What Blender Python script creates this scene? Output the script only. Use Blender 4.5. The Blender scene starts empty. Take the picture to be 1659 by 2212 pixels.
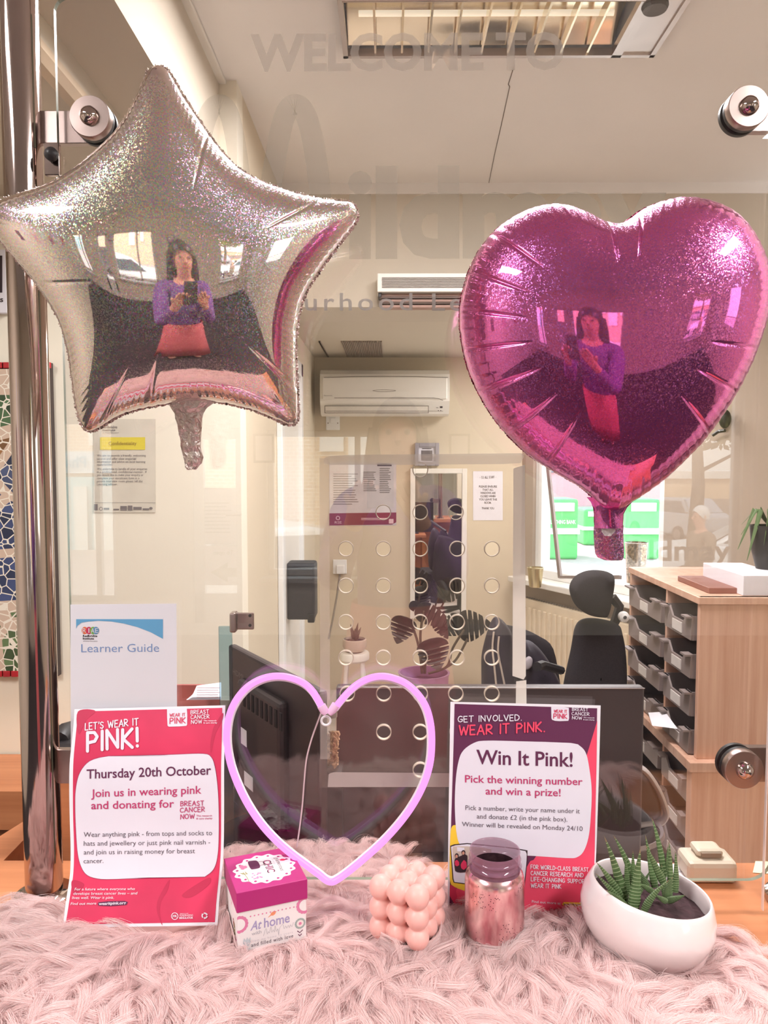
import bpy, bmesh, math, random
import numpy as np
from mathutils import Vector, Matrix, Euler
C = bpy.context.scene.collection
SC = bpy.context.scene
random.seed(7); RNG = np.random.default_rng(7)
PI = math.pi

# ------------------------------------------------------------------ camera
W, H, F = 1659.0, 2212.0, 1664.0
CZ = 1.5                                   # lens height above the lobby floor
cam_d = bpy.data.cameras.new('camera'); cam = bpy.data.objects.new('camera', cam_d); C.objects.link(cam)
cam.location = (0, 0, CZ)
cam.rotation_euler = (math.radians(90 - 3.65), 0, math.radians(0.36))
cam_d.sensor_fit = 'VERTICAL'; cam_d.sensor_height = 24.0; cam_d.lens = F / H * 24.0
cam_d.clip_start = 0.02; cam_d.clip_end = 200
SC.camera = cam
# ------------------------------------------------------------------ exposure
vs = SC.view_settings
SC.display_settings.display_device = 'sRGB'
vs.view_transform = 'Standard'; vs.look = 'None'; vs.exposure = 0.0; vs.gamma = 1.0
vs.use_curve_mapping = False
cy = SC.cycles
cy.use_denoising = True; cy.max_bounces = 9; cy.diffuse_bounces = 4; cy.glossy_bounces = 5
cy.transmission_bounces = 6; cy.transparent_max_bounces = 24; cy.caustics_reflective = False
cy.caustics_refractive = False; cy.sample_clamp_indirect = 6.0
# ------------------------------------------------------------------ sky, sun, lamps
def L1(c): c /= 255.0; return c / 12.92 if c <= .04045 else ((c + .055) / 1.055) ** 2.4
def lin(c): return (L1(c[0]), L1(c[1]), L1(c[2]), 1.0)
wd = bpy.data.worlds.new('overcast_sky'); SC.world = wd; wd.use_nodes = True
wn = wd.node_tree.nodes; wl = wd.node_tree.links
bg = wn['Background']; tc = wn.new('ShaderNodeTexCoord'); sx = wn.new('ShaderNodeSeparateXYZ')
cr = wn.new('ShaderNodeValToRGB')
cr.color_ramp.elements[0].position = .45; cr.color_ramp.elements[0].color = (.80, .80, .78, 1)
cr.color_ramp.elements[1].position = .9; cr.color_ramp.elements[1].color = (.70, .82, 1.0, 1)
mr = wn.new('ShaderNodeMapRange'); mr.inputs[1].default_value = -1; mr.inputs[2].default_value = 1
wl.new(tc.outputs['Generated'], sx.inputs[0]); wl.new(sx.outputs['Z'], mr.inputs[0])
wl.new(mr.outputs[0], cr.inputs[0]); wl.new(cr.outputs[0], bg.inputs[0]); bg.inputs[1].default_value = 4.6
def light(name, kind, loc, rot, energy, col=(1, 1, 1), size=1, size_y=None):
    d = bpy.data.lights.new(name, kind); o = bpy.data.objects.new(name, d); C.objects.link(o)
    o.location = loc; o.rotation_euler = rot; d.energy = energy; d.color = col
    if kind == 'AREA':
        d.size = size
        if size_y: d.shape = 'RECTANGLE'; d.size_y = size_y
    return o
sun = light('sun', 'SUN', (0, 0, 20), (math.radians(42), 0, math.radians(212)), 5.5, (1, .95, .88)); sun.data.angle = .02
WARM = (1.0, .972, .972)
# lamp panels: four in the lobby ceiling, an added unseen one fills the office; each builder adds the fitting
LOBBY_LAMPS = [(-1.5, -.15, 60, .3, 1.2), (1.5, -.1, 60, .3, 1.2)]
OFFICE_FILL = [(1.05, 4.15, 2.165, 22)]
HATCH_LAMP = 64

# ------------------------------------------------------------------ pixel helpers (photograph 1659 x 2212)
RM = cam.rotation_euler.to_matrix()
def ray(px, py): return RM @ Vector(((px - W / 2) / F, -(py - H / 2) / F, -1.0))
CAMP = Vector((0, 0, CZ))
def U(px, py, d):
    r = ray(px, py); return CAMP + r * (d / r.y)
def UZ(px, py, z):
    r = ray(px, py); return CAMP + r * ((z - CZ) / r.z)
def UPL(px, py, p0, n):
    r = ray(px, py); return CAMP + r * ((Vector(p0) - CAMP).dot(n) / r.dot(n))
GY = 1.08                                   # front face of the glass screen
def RF(px, py, d):                          # the real place of something seen mirrored in the screen
    p = U(px, py, d); return Vector((p.x, 2 * GY - p.y, p.z))

# ------------------------------------------------------------------ materials
MATS = {}
def mat(name, col, rough=.5, metal=0., spec=.5, var=.06, scale=12., bump=0., bscale=60., emit=None, estr=0., coat=0., alpha=None, sss=0., sheen=0.):
    if name in MATS: return MATS[name]
    m = bpy.data.materials.new(name); m.use_nodes = True; MATS[name] = m
    n = m.node_tree.nodes; l = m.node_tree.links; b = n['Principled BSDF']
    c = lin(col)
    b.inputs['Roughness'].default_value = rough; b.inputs['Metallic'].default_value = metal
    b.inputs['Specular IOR Level'].default_value = spec; b.inputs['Coat Weight'].default_value = coat
    if sss: b.inputs['Subsurface Weight'].default_value = sss; b.inputs['Subsurface Radius'].default_value = (.02, .01, .008)
    if sheen: b.inputs['Sheen Weight'].default_value = sheen
    t = n.new('ShaderNodeTexCoord'); nz = n.new('ShaderNodeTexNoise'); nz.inputs['Scale'].default_value = scale; nz.inputs['Detail'].default_value = 3
    l.new(t.outputs['Object'], nz.inputs['Vector'])
    r = n.new('ShaderNodeValToRGB')
    r.color_ramp.elements[0].position = .3; r.color_ramp.elements[1].position = .7
    r.color_ramp.elements[0].color = tuple(x * (1 - var) for x in c[:3]) + (1,)
    r.color_ramp.elements[1].color = tuple(min(1, x * (1 + var)) for x in c[:3]) + (1,)
    l.new(nz.outputs['Fac'], r.inputs['Fac']); l.new(r.outputs[0], b.inputs['Base Color'])
    if bump:
        n2 = n.new('ShaderNodeTexNoise'); n2.inputs['Scale'].default_value = bscale; n2.inputs['Detail'].default_value = 4
        l.new(t.outputs['Object'], n2.inputs['Vector'])
        bp = n.new('ShaderNodeBump'); bp.inputs['Strength'].default_value = bump; bp.inputs['Distance'].default_value = .004
        l.new(n2.outputs['Fac'], bp.inputs['Height']); l.new(bp.outputs[0], b.inputs['Normal'])
    if emit: b.inputs['Emission Color'].default_value = lin(emit); b.inputs['Emission Strength'].default_value = estr
    if alpha is not None: b.inputs['Alpha'].default_value = alpha
    return m
def nodes_of(name):
    m = bpy.data.materials.new(name); m.use_nodes = True; MATS[name] = m
    n = m.node_tree.nodes; n.clear(); o = n.new('ShaderNodeOutputMaterial')
    return m, n, m.node_tree.links, o
def glass_mat(name, tint, base, haze=0., hazecol=(220, 215, 210), rough=0.):
    m, n, l, o = nodes_of(name)
    tr = n.new('ShaderNodeBsdfTransparent'); tr.inputs[0].default_value = lin(tint)
    gl = n.new('ShaderNodeBsdfGlossy'); gl.inputs['Roughness'].default_value = rough
    lw = n.new('ShaderNodeLayerWeight'); lw.inputs['Blend'].default_value = .5
    pw = n.new('ShaderNodeMath'); pw.operation = 'POWER'; pw.inputs[1].default_value = 4
    ml = n.new('ShaderNodeMath'); ml.operation = 'MULTIPLY_ADD'; ml.inputs[1].default_value = .8; ml.inputs[2].default_value = base
    l.new(lw.outputs['Facing'], pw.inputs[0]); l.new(pw.outputs[0], ml.inputs[0])
    mx = n.new('ShaderNodeMixShader'); l.new(ml.outputs[0], mx.inputs[0]); l.new(tr.outputs[0], mx.inputs[1]); l.new(gl.outputs[0], mx.inputs[2])
    out = mx
    if haze:
        nz = n.new('ShaderNodeTexNoise'); nz.inputs['Scale'].default_value = 7; t = n.new('ShaderNodeTexCoord'); l.new(t.outputs['Object'], nz.inputs['Vector'])
        mm = n.new('ShaderNodeMath'); mm.operation = 'MULTIPLY'; mm.inputs[1].default_value = haze * 2; l.new(nz.outputs['Fac'], mm.inputs[0])
        df = n.new('ShaderNodeBsdfDiffuse'); df.inputs[0].default_value = lin(hazecol)
        m2 = n.new('ShaderNodeMixShader'); l.new(mm.outputs[0], m2.inputs[0]); l.new(mx.outputs[0], m2.inputs[1]); l.new(df.outputs[0], m2.inputs[2]); out = m2
    l.new(out.outputs[0], o.inputs[0]); return m
def wood_mat(name, ca, cb, scale=6., axis='Z', rough=.42):
    m = mat(name, ca, rough)
    n = m.node_tree.nodes; l = m.node_tree.links
    t = [x for x in n if x.type == 'TEX_COORD'][0]; mp = n.new('ShaderNodeMapping')
    s = {'X': (.12, 3, 3), 'Y': (3, .12, 3), 'Z': (3, 3, .12)}[axis]
    mp.inputs['Scale'].default_value = s
    nz = [x for x in n if x.type == 'TEX_NOISE'][0]; nz.inputs['Scale'].default_value = scale; nz.inputs['Detail'].default_value = 8; nz.inputs['Roughness'].default_value = .65
    l.new(t.outputs['Object'], mp.inputs[0]); l.new(mp.outputs[0], nz.inputs['Vector'])
    r = [x for x in n if x.type == 'VALTORGB'][0]; r.color_ramp.elements[0].color = lin(ca); r.color_ramp.elements[1].color = lin(cb)
    return m
def foil_mat(name, col, hue_sat, sparkle, rough=.03, cell=900., hue=(0., 1.)):
    m, n, l, o = nodes_of(name)
    t = n.new('ShaderNodeTexCoord'); v = n.new('ShaderNodeTexVoronoi'); v.inputs['Scale'].default_value = cell
    l.new(t.outputs['Object'], v.inputs['Vector'])
    g = n.new('ShaderNodeBsdfPrincipled'); g.inputs['Base Color'].default_value = lin(col); g.inputs['Metallic'].default_value = 1; g.inputs['Roughness'].default_value = rough
    # diffraction flakes: each cell tips its normal a little and throws its own hue
    sp = n.new('ShaderNodeBsdfPrincipled'); sp.inputs['Metallic'].default_value = 1; sp.inputs['Roughness'].default_value = .3
    sep = n.new('ShaderNodeSeparateColor'); l.new(v.outputs['Color'], sep.inputs[0])
    hs = n.new('ShaderNodeCombineColor'); hs.mode = 'HSV'; hs.inputs[1].default_value = hue_sat; hs.inputs[2].default_value = 1.0
    hm = n.new('ShaderNodeMath'); hm.operation = 'MULTIPLY_ADD'; hm.inputs[1].default_value = hue[1] - hue[0]; hm.inputs[2].default_value = hue[0]; l.new(sep.outputs[0], hm.inputs[0]); l.new(hm.outputs[0], hs.inputs[0])
    mxc = n.new('ShaderNodeMix'); mxc.data_type = 'RGBA'; mxc.blend_type = 'MULTIPLY'; mxc.inputs[0].default_value = .75
    l.new(hs.outputs[0], mxc.inputs[6]); mxc.inputs[7].default_value = lin(tuple(min(255, x + 25) for x in col)); l.new(mxc.outputs[2], sp.inputs['Base Color'])
    geo = n.new('ShaderNodeNewGeometry'); vm = n.new('ShaderNodeVectorMath'); vm.operation = 'SUBTRACT'; vm.inputs[1].default_value = (.5, .5, .5)
    l.new(v.outputs['Color'], vm.inputs[0]); vs_ = n.new('ShaderNodeVectorMath'); vs_.operation = 'SCALE'; vs_.inputs['Scale'].default_value = .38
    l.new(vm.outputs[0], vs_.inputs[0]); va = n.new('ShaderNodeVectorMath'); va.operation = 'ADD'; l.new(geo.outputs['Normal'], va.inputs[0]); l.new(vs_.outputs[0], va.inputs[1])
    vn = n.new('ShaderNodeVectorMath'); vn.operation = 'NORMALIZE'; l.new(va.outputs[0], vn.inputs[0]); l.new(vn.outputs[0], sp.inputs['Normal'])
    nz = n.new('ShaderNodeTexNoise'); nz.inputs['Scale'].default_value = 6; l.new(t.outputs['Object'], nz.inputs['Vector'])
    mm = n.new('ShaderNodeMath'); mm.operation = 'MULTIPLY'; mm.inputs[1].default_value = sparkle * 2; l.new(nz.outputs['Fac'], mm.inputs[0])
    ms = n.new('ShaderNodeMixShader'); l.new(mm.outputs[0], ms.inputs[0]); l.new(g.outputs[0], ms.inputs[1]); l.new(sp.outputs[0], ms.inputs[2]); l.new(ms.outputs[0], o.inputs[0])
    return m

# ------------------------------------------------------------------ object helpers
def tag(o, label=None, cat=None, group=None, kind=None):
    if label: o['label'] = label
    if cat: o['category'] = cat
    if group: o['group'] = group
    if kind: o['kind'] = kind
    return o
def thing(name, label, cat, loc=(0, 0, 0), rz=0, group=None):
    o = bpy.data.objects.new(name, None); C.objects.link(o); o.location = loc; o.rotation_euler = (0, 0, rz); o.empty_display_size = .05
    return tag(o, label, cat, group)
def mesh(name, V, Fc, m, parent=None, smooth=False, mats=None, mi=None, world=True):
    """verts are world coordinates; with a parent they are moved into its space"""
    me = bpy.data.meshes.new(name); V = [Vector(v) for v in V]
    if parent is not None and world:
        mi_ = mw(parent).inverted(); V = [mi_ @ v for v in V]
    me.from_pydata([tuple(v) for v in V], [], Fc); me.update()
    for x in (mats or [m]): me.materials.append(x)
    if mi: me.polygons.foreach_set('material_index', mi)
    if smooth: me.polygons.foreach_set('use_smooth', [True] * len(me.polygons))
    o = bpy.data.objects.new(name, me); C.objects.link(o)
    if parent is not None: o.parent = parent
    return o
def mw(o):
    M = Matrix.Translation(o.location) @ o.rotation_euler.to_matrix().to_4x4()
    return mw(o.parent) @ M if o.parent else M
class B:
    """collects shapes that form ONE mesh"""
    def __init__(s): s.V = []; s.F = []
    def add(s, V, Fc):
        k = len(s.V); s.V += [Vector(v) for v in V]; s.F += [tuple(i + k for i in f) for f in Fc]; return s
    def box(s, a, b, M=None, bev=0., seg=2):
        a, b = Vector(a), Vector(b); bm = bmesh.new(); bmesh.ops.create_cube(bm, size=1)
        c = (a + b) / 2; d = b - a
        for v in bm.verts: v.co = Vector((v.co.x * abs(d.x), v.co.y * abs(d.y), v.co.z * abs(d.z)))
        if bev: bmesh.ops.bevel(bm, geom=bm.edges[:], offset=bev, segments=seg, affect='EDGES', profile=.5)
        V = [v.co + c for v in bm.verts]
        if M is not None: V = [M @ v for v in V]
        bm.verts.index_update(); s.add(V, [[v.index for v in f.verts] for f in bm.faces]); bm.free(); return s
    def tube(s, P, r, n=10, closed=False, cap=True, flat=None):
        P = [Vector(p) for p in P]; N = len(P); rr = r if isinstance(r, (list, tuple)) else [r] * N
        V = []; up = None
        for i in range(N):
            t = (P[(i + 1) % N] - P[i - 1]) if closed else (P[min(i + 1, N - 1)] - P[max(i - 1, 0)])
            t = t.normalized() if t.length > 1e-9 else Vector((0, 0, 1))
            if up is None:
                up = Vector((0, 0, 1)) if abs(t.z) < .9 else Vector((0, 1, 0))
            x = t.cross(up)
            if x.length < 1e-6: x = t.orthogonal()
            x.normalize(); y = x.cross(t).normalized(); up = y
            for k in range(n):
                a = 2 * PI * k / n; V.append(P[i] + (x * math.cos(a) + y * math.sin(a) * (flat or 1)) * rr[i])
        Fc = []
        for i in range(N if closed else N - 1):
            j = (i + 1) % N
            for k in range(n): Fc.append((i * n + k, i * n + (k + 1) % n, j * n + (k + 1) % n, j * n + k))
        if cap and not closed: Fc += [tuple(range(n))[::-1], tuple((N - 1) * n + k for k in range(n))]
        return s.add(V, Fc)
    def lathe(s, prof, c=(0, 0, 0), n=32, M=None, capb=True, capt=False):
        """prof: (radius, height) pairs"""
        V = []; c = Vector(c)
        for r, z in prof:
            for k in range(n):
                a = 2 * PI * k / n; V.append(Vector((r * math.cos(a), r * math.sin(a), z)))
        Fc = []
        for i in range(len(prof) - 1):
            for k in range(n): Fc.append((i * n + k, i * n + (k + 1) % n, (i + 1) * n + (k + 1) % n, (i + 1) * n + k))
        if capb: Fc.append(tuple(range(n))[::-1])
        if capt: Fc.append(tuple((len(prof) - 1) * n + k for k in range(n)))
        V = [(M @ v if M is not None else v) + c for v in V]
        return s.add(V, Fc)
    def sphere(s, c, r, n=20, m=12, sc=(1, 1, 1)):
        c = Vector(c)
        prof = [(max(1e-5, math.sin(PI * i / m)) * r, -math.cos(PI * i / m) * r) for i in range(m + 1)]
        return s.lathe(prof, c, n, Matrix.Diagonal((*sc,)), True, True)
    def prism(s, poly, off):
        n = len(poly); P = [Vector(p) for p in poly]; off = Vector(off)
        return s.add(P + [p + off for p in P], [tuple(range(n)), tuple(range(n, 2 * n))[::-1]] + [(i, i + n, (i + 1) % n + n, (i + 1) % n) for i in range(n)])
    def build(s, name, m, parent=None, smooth=False, **k):
        o = mesh(name, s.V, s.F, m, parent, smooth, **k); 
        bm = bmesh.new(); bm.from_mesh(o.data); bmesh.ops.recalc_face_normals(bm, faces=bm.faces); bm.to_mesh(o.data); bm.free()
        if smooth:
            for e in o.data.edges: pass
            o.data.set_sharp_from_angle(angle=math.radians(40))
        return o
def struct(name, b, m, smooth=False, parent=None):
    o = b.build(name, m, parent, smooth)
    if parent is None: o['kind'] = 'structure'
    return o
def copy_tree(o, parent=None):
    c = o.copy(); C.objects.link(c)
    if parent is not None: c.parent = parent
    for ch in list(o.children): copy_tree(ch, c)
    return c
def crom(P, per=8, closed=False):
    P = [Vector((*p, 0)) if len(p) == 2 else Vector(p) for p in P]; n = len(P); out = []
    for i in range(n if closed else n - 1):
        a = P[(i - 1) % n] if closed or i > 0 else P[0]; b = P[i]; c = P[(i + 1) % n]; d = P[(i + 2) % n] if closed or i + 2 < n else P[-1]
        for k in range(per):
            t = k / per
            out.append(.5 * ((2 * b) + (c - a) * t + (2 * a - 5 * b + 4 * c - d) * t * t + (3 * b - a - 3 * c + d) * t ** 3))
    if not closed: out.append(P[-1])
    return out

# ------------------------------------------------------------------ lettering
_TX = {}
def glyphs(s, off=0., sp=1.):
    k = (s, off, sp)
    if k in _TX: return _TX[k]
    cu = bpy.data.curves.new('t', 'FONT'); cu.body = s; cu.offset = off; cu.resolution_u = 3; cu.space_character = sp
    ob = bpy.data.objects.new('t', cu); me = ob.to_mesh()
    V = [(v.co.x, v.co.y) for v in me.vertices]; Fc = [tuple(p.vertices) for p in me.polygons]
    ob.to_mesh_clear(); bpy.data.objects.remove(ob); bpy.data.curves.remove(cu)
    _TX[k] = (V, Fc); return V, Fc
_h = glyphs('H')[0]; CAPH = max(v[1] for v in _h)
def text_px(s, x0, y0, x1, y1, h, off=0., sp=1., shear=0.):
    """2-D glyph mesh in photo pixels: starts at (x0,y0), ends at (x1,y1) on the baseline, capitals h high"""
    V, Fc = glyphs(s, off, sp); a = min(v[0] for v in V); b = max(v[0] for v in V)
    ux, uy = (x1 - x0), (y1 - y0)
    out = []
    for x, y in V:
        t = (x - a) / (b - a); q = y / CAPH * h
        out.append((x0 + ux * t + q * shear, y0 + uy * t - q))
    return out, Fc
class Q2(tuple): l = 0.
def lifted(v, l):
    q = Q2(v[:2]); q.l = getattr(v, 'l', 0.) + l; return q
STR = {  # a hand-drawn capital alphabet: strokes in a unit box, y up
 'A': (.72, [[(0, 0), (.36, 1), (.72, 0)], [(.13, .36), (.6, .36)]]), 'B': (.6, [[(0, 0), (0, 1), (.4, .97), (.52, .78), (.4, .56), (.02, .53), (.45, .5), (.6, .26), (.42, .03), (0, 0)]]),
 'C': (.62, [[(.6, .86), (.4, 1), (.14, .88), (0, .5), (.12, .13), (.38, 0), (.62, .14)]]), 'D': (.64, [[(0, 0), (0, 1), (.35, .95), (.62, .68), (.62, .36), (.4, .06), (0, 0)]]),
 'E': (.5, [[(.5, 1), (0, 1), (0, 0), (.5, 0)], [(0, .52), (.42, .52)]]), 'F': (.5, [[(.5, 1), (0, 1), (0, 0)], [(0, .5), (.4, .5)]]),
 'G': (.68, [[(.62, .86), (.4, 1), (.14, .88), (0, .5), (.12, .13), (.38, 0), (.66, .14), (.66, .44), (.4, .44)]]), 'H': (.62, [[(0, 0), (0, 1)], [(.62, 0), (.62, 1)], [(0, .5), (.62, .5)]]),
 'I': (.1, [[(.05, 0), (.05, 1)]]), 'K': (.58, [[(0, 0), (0, 1)], [(.54, 1), (.04, .5), (.58, 0)]]), 'L': (.48, [[(0, 1), (0, 0), (.48, .02)]]),
 'M': (.8, [[(0, 0), (.08, 1), (.4, .35), (.72, 1), (.8, 0)]]), 'N': (.64, [[(0, 0), (.02, 1), (.62, .04), (.64, 1)]]),
 'O': (.72, [[(.36, 1), (.1, .86), (0, .5), (.1, .14), (.36, 0), (.62, .14), (.72, .5), (.62, .86), (.36, 1)]]), 'P': (.56, [[(0, 0), (0, 1), (.4, .97), (.56, .74), (.42, .5), (0, .44)]]),
 'R': (.6, [[(0, 0), (0, 1), (.4, .97), (.56, .75), (.42, .53), (.03, .48), (.6, 0)]]), 'S': (.52, [[(.5, .86), (.28, 1), (.05, .86), (.08, .62), (.4, .46), (.52, .24), (.3, .01), (0, .14)]]),
 'T': (.62, [[(0, .98), (.62, 1)], [(.31, 1), (.31, 0)]]), 'U': (.6, [[(0, 1), (.02, .25), (.28, 0), (.56, .22), (.6, 1)]]), 'V': (.64, [[(0, 1), (.32, 0), (.64, 1)]]),
 'W': (.92, [[(0, 1), (.22, 0), (.46, .8), (.7, 0), (.92, 1)]]), 'Y': (.6, [[(0, 1), (.3, .5), (.6, 1)], [(.3, .5), (.28, 0)]]),
 '!': (.12, [[(.06, 1), (.06, .3)], [(.06, .03), (.06, .05)]]), "'": (.1, [[(.07, 1), (.04, .76)]]), '.': (.12, [[(.05, .02), (.06, .03)]]), '-': (.4, [[(.03, .45), (.37, .45)]]), ' ': (.34, [])}
def hand_px(s, x0, y0, x1, y1, h, w=.13, jit=.03, seed=1):
    rnd = random.Random(seed); gap = .24; tot = sum(STR[c][0] + gap for c in s) - gap
    V, Fc = [], []; cur = 0.
    def P(x, y):
        t = x / tot; return (x0 + (x1 - x0) * t, y0 + (y1 - y0) * t - y * h)
    sxx = math.hypot(x1 - x0, y1 - y0) / tot; rr = w * h / 2
    for c in s:
        wd_, strokes = STR[c]; dy = rnd.uniform(-jit, jit); sl = rnd.uniform(-.04, .04)
        for st in strokes:
            pts = [P(cur + x + sl * y, y + dy) for x, y in st]
            for (ax, ay), (bx, by) in zip(pts, pts[1:]):
                dx, dyy = bx - ax, by - ay; q = math.hypot(dx, dyy) or 1; nx, ny = -dyy / q * rr, dx / q * rr
                k = len(V); V += [lifted(v, 2e-6 * len(Fc)) for v in ((ax + nx, ay + ny), (bx + nx, by + ny), (bx - nx, by - ny), (ax - nx, ay - ny))]; Fc.append((k, k + 1, k + 2, k + 3))
            for ax, ay in pts:
                k = len(V); V += [lifted((ax + rr * math.cos(i * PI / 5), ay + rr * math.sin(i * PI / 5)), 2e-6 * len(Fc)) for i in range(10)]; Fc.append(tuple(range(k, k + 10)))
        cur += wd_ + gap
    return V, Fc
def join2(*L):
    V, Fc = [], []
    for i_, (v, f) in enumerate(L):
        k = len(V); V += [lifted(q, 8e-6 * i_) for q in v]; Fc += [tuple(i + k for i in q) for q in f]
    return V, Fc
def disc2(cx, cy_, rx, ry=None, n=24, rot=0.):
    ry = ry or rx; out = []
    for i in range(n):
        a = 2 * PI * i / n; x, y = rx * math.cos(a), ry * math.sin(a)
        out.append((cx + x * math.cos(rot) - y * math.sin(rot), cy_ + x * math.sin(rot) + y * math.cos(rot)))
    return out, [tuple(range(n))]
def ring2(cx, cy_, r, w, n=28):
    V = []; 
    for i in range(n):
        a = 2 * PI * i / n; V += [(cx + (r - w) * math.cos(a), cy_ + (r - w) * math.sin(a)), (cx + r * math.cos(a), cy_ + r * math.sin(a))]
    return V, [(2 * i, 2 * i + 1, (2 * i + 3) % (2 * n), (2 * i + 2) % (2 * n)) for i in range(n)]
def line2(pts, w):
    V, Fc = [], []
    n = len(pts)
    for i, (x, y) in enumerate(pts):
        a = pts[max(i - 1, 0)]; b = pts[min(i + 1, n - 1)]; dx, dy = b[0] - a[0], b[1] - a[1]; q = math.hypot(dx, dy) or 1
        ww = w[i] if isinstance(w, (list, tuple)) else w
        V += [(x - dy / q * ww / 2, y + dx / q * ww / 2), (x + dy / q * ww / 2, y - dx / q * ww / 2)]
    return V, [(2 * i, 2 * i + 1, 2 * i + 3, 2 * i + 2) for i in range(n - 1)]
def fill2(outline, n=40, nx=10):
    """fills a y-monotone outline (pixels) with rows, so it can follow a curved sheet"""
    ys = [p[1] for p in outline]; a, b = min(ys), max(ys); V, Fc = [], []; m = len(outline)
    for i in range(n + 1):
        t = i / n; y = a + (b - a) * (.5 - .5 * math.cos(PI * t)); y = min(max(y, a + 1e-4), b - 1e-4); xs = []
        for k in range(m):
            (xa, ya), (xb, yb) = outline[k][:2], outline[(k + 1) % m][:2]
            if (ya <= y < yb) or (yb <= y < ya): xs.append(xa + (xb - xa) * (y - ya) / (yb - ya))
        xl, xr = min(xs), max(xs)
        for j in range(nx + 1): V.append((xl + (xr - xl) * j / nx, y))
    for i in range(n):
        for j in range(nx): k = i * (nx + 1) + j; Fc.append((k, k + 1, k + nx + 2, k + nx + 1))
    return V, Fc
class Sheet:
    """a sheet of paper whose face lies at distance dfun(px,py); artwork is printed on it in thin layers"""
    def __init__(s, dfun): s.d = dfun
    def put(s, name, V2Fc, m, parent, lift=0., thick=0.):
        V2, Fc = V2Fc
        o = mesh(name, [U(v[0], v[1], s.d(v[0], v[1]) - lift - getattr(v, 'l', 0.)) for v in V2], Fc, m, parent)
        if thick:
            md = o.modifiers.new('paper', 'SOLIDIFY'); md.thickness = thick; md.offset = -1 if Fc and facing(o) else 1
        return o
def facing(o):
    p = o.data.polygons[0]; return p.normal.y < 0
def sc2(pts, ox, oy, k): return [(ox + x / k, oy + y / k) for x, y in pts]
# ================================================================== THE SETTING
CT = CZ - .64                                # counter top height
M_ceil = mat('ceiling_paint', (244, 240, 237), .9, var=.025, scale=3, bump=.12, bscale=40)
M_wall = mat('cream_paint', (216, 202, 178), .85, var=.02, scale=3, bump=.08)
M_wallL = mat('lobby_cream_paint', (238, 230, 212), .85, var=.02, scale=3, bump=.08)
M_bulk = mat('beige_paint', (206, 195, 178), .85, var=.02, scale=3)
M_white = mat('white_gloss_paint', (238, 234, 226), .4, var=.02)
M_upvc = mat('white_plastic', (240, 240, 238), .35, var=.02)
M_carpet = mat('charcoal_carpet', (62, 56, 60), .95, var=.25, scale=300, bump=.4, bscale=300)
M_steel = mat('brushed_steel', (172, 154, 148), .3, 1., var=.06, scale=40)
M_chrome = mat('polished_steel', (186, 168, 162), .08, 1., var=.03, scale=8)
M_black = mat('black_plastic', (38, 34, 36), .45, var=.1)
M_dark = mat('charcoal_plastic', (52, 48, 50), .55, var=.08, bump=.1, bscale=200)
M_paper = mat('white_paper', (236, 233, 240), .75, var=.01)
M_clear = glass_mat('window_glass', (250, 252, 250), .035)
M_oak = wood_mat('light_wood', (202, 154, 130), (234, 194, 170), 9., 'Z')
M_counter = wood_mat('orange_wood', (176, 108, 70), (204, 136, 94), 7., 'X', .38)

struct('floor', B().box((-3.1, -4.6, -.06), (3.6, 5.2, 0)), M_carpet)
struct('trim_8', B().box((-.48, 1.21, 0), (2.6, 5.2, .004)), mat('bounce_floor', (214, 206, 200), .6))  # unseen pale floor sheet added to bounce light up to the office ceiling
M_taupe = mat('taupe_paint', (176, 160, 144), .85, var=.02, scale=3)
# lobby ceiling and office ceiling (one slab height)
ZC = 2.70; fl = UZ(742, 110, ZC); fr = UZ(1412, 108, ZC); fm = UZ(1330, 108, ZC); y1 = (fl.y + fr.y) / 2; y0 = y1 - .62
struct('ceiling', B().box((-3.1, -4.7, 2.7), (3.7, y0, 2.86)).box((-3.1, y1, 2.7), (3.7, 5.4, 2.86)).box((-3.1, y0, 2.7), (fl.x, y1, 2.86)).box((fm.x, y0, 2.7), (3.7, y1, 2.86)).box((fl.x, y0, 2.82), (fm.x, y1, 2.86)), M_ceil)
# thin crack across the plaster ceiling
crk = [UZ(x, y, 2.6995) for x, y in [(1109, 147), (1102, 170), (1098, 182), (1101, 187), (1085, 260), (1068, 335), (1055, 400)]]
b = B().tube(crk, .0016, 5); struct('trim_7', b, mat('crack_shadow', (120, 108, 98), .9))
# left bulkhead: face, underside, moulding
bo = B().prism([(-.535, 1.25, 2.7), (-.535, 1.25, 2.40), (-.70, 1.25, 2.40), (-.70, 1.25, 2.345), (-2.99, 1.25, 2.345), (-2.99, 1.25, 2.7)], (0, 1.248, 0)); bo.box((-.60, 2.4985, 2.40), (-.535, 3.4, 2.699)); struct('trim_1', bo, M_bulk)
struct('trim_2', B().prism([(-.6995, 1.25, 2.352), (-.6995, 1.25, 2.335), (-.715, 1.25, 2.322), (-.735, 1.25, 2.318), (-.74, 1.25, 2.3445), (-.7005, 1.25, 2.3445)], (0, 1.245, 0)), mat('moulding_paint', (205, 184, 158), .6))
struct('trim_3', B().box((-.54, 1.25, 2.688), (-.512, 3.22, 2.70), bev=.003), M_white)
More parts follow.
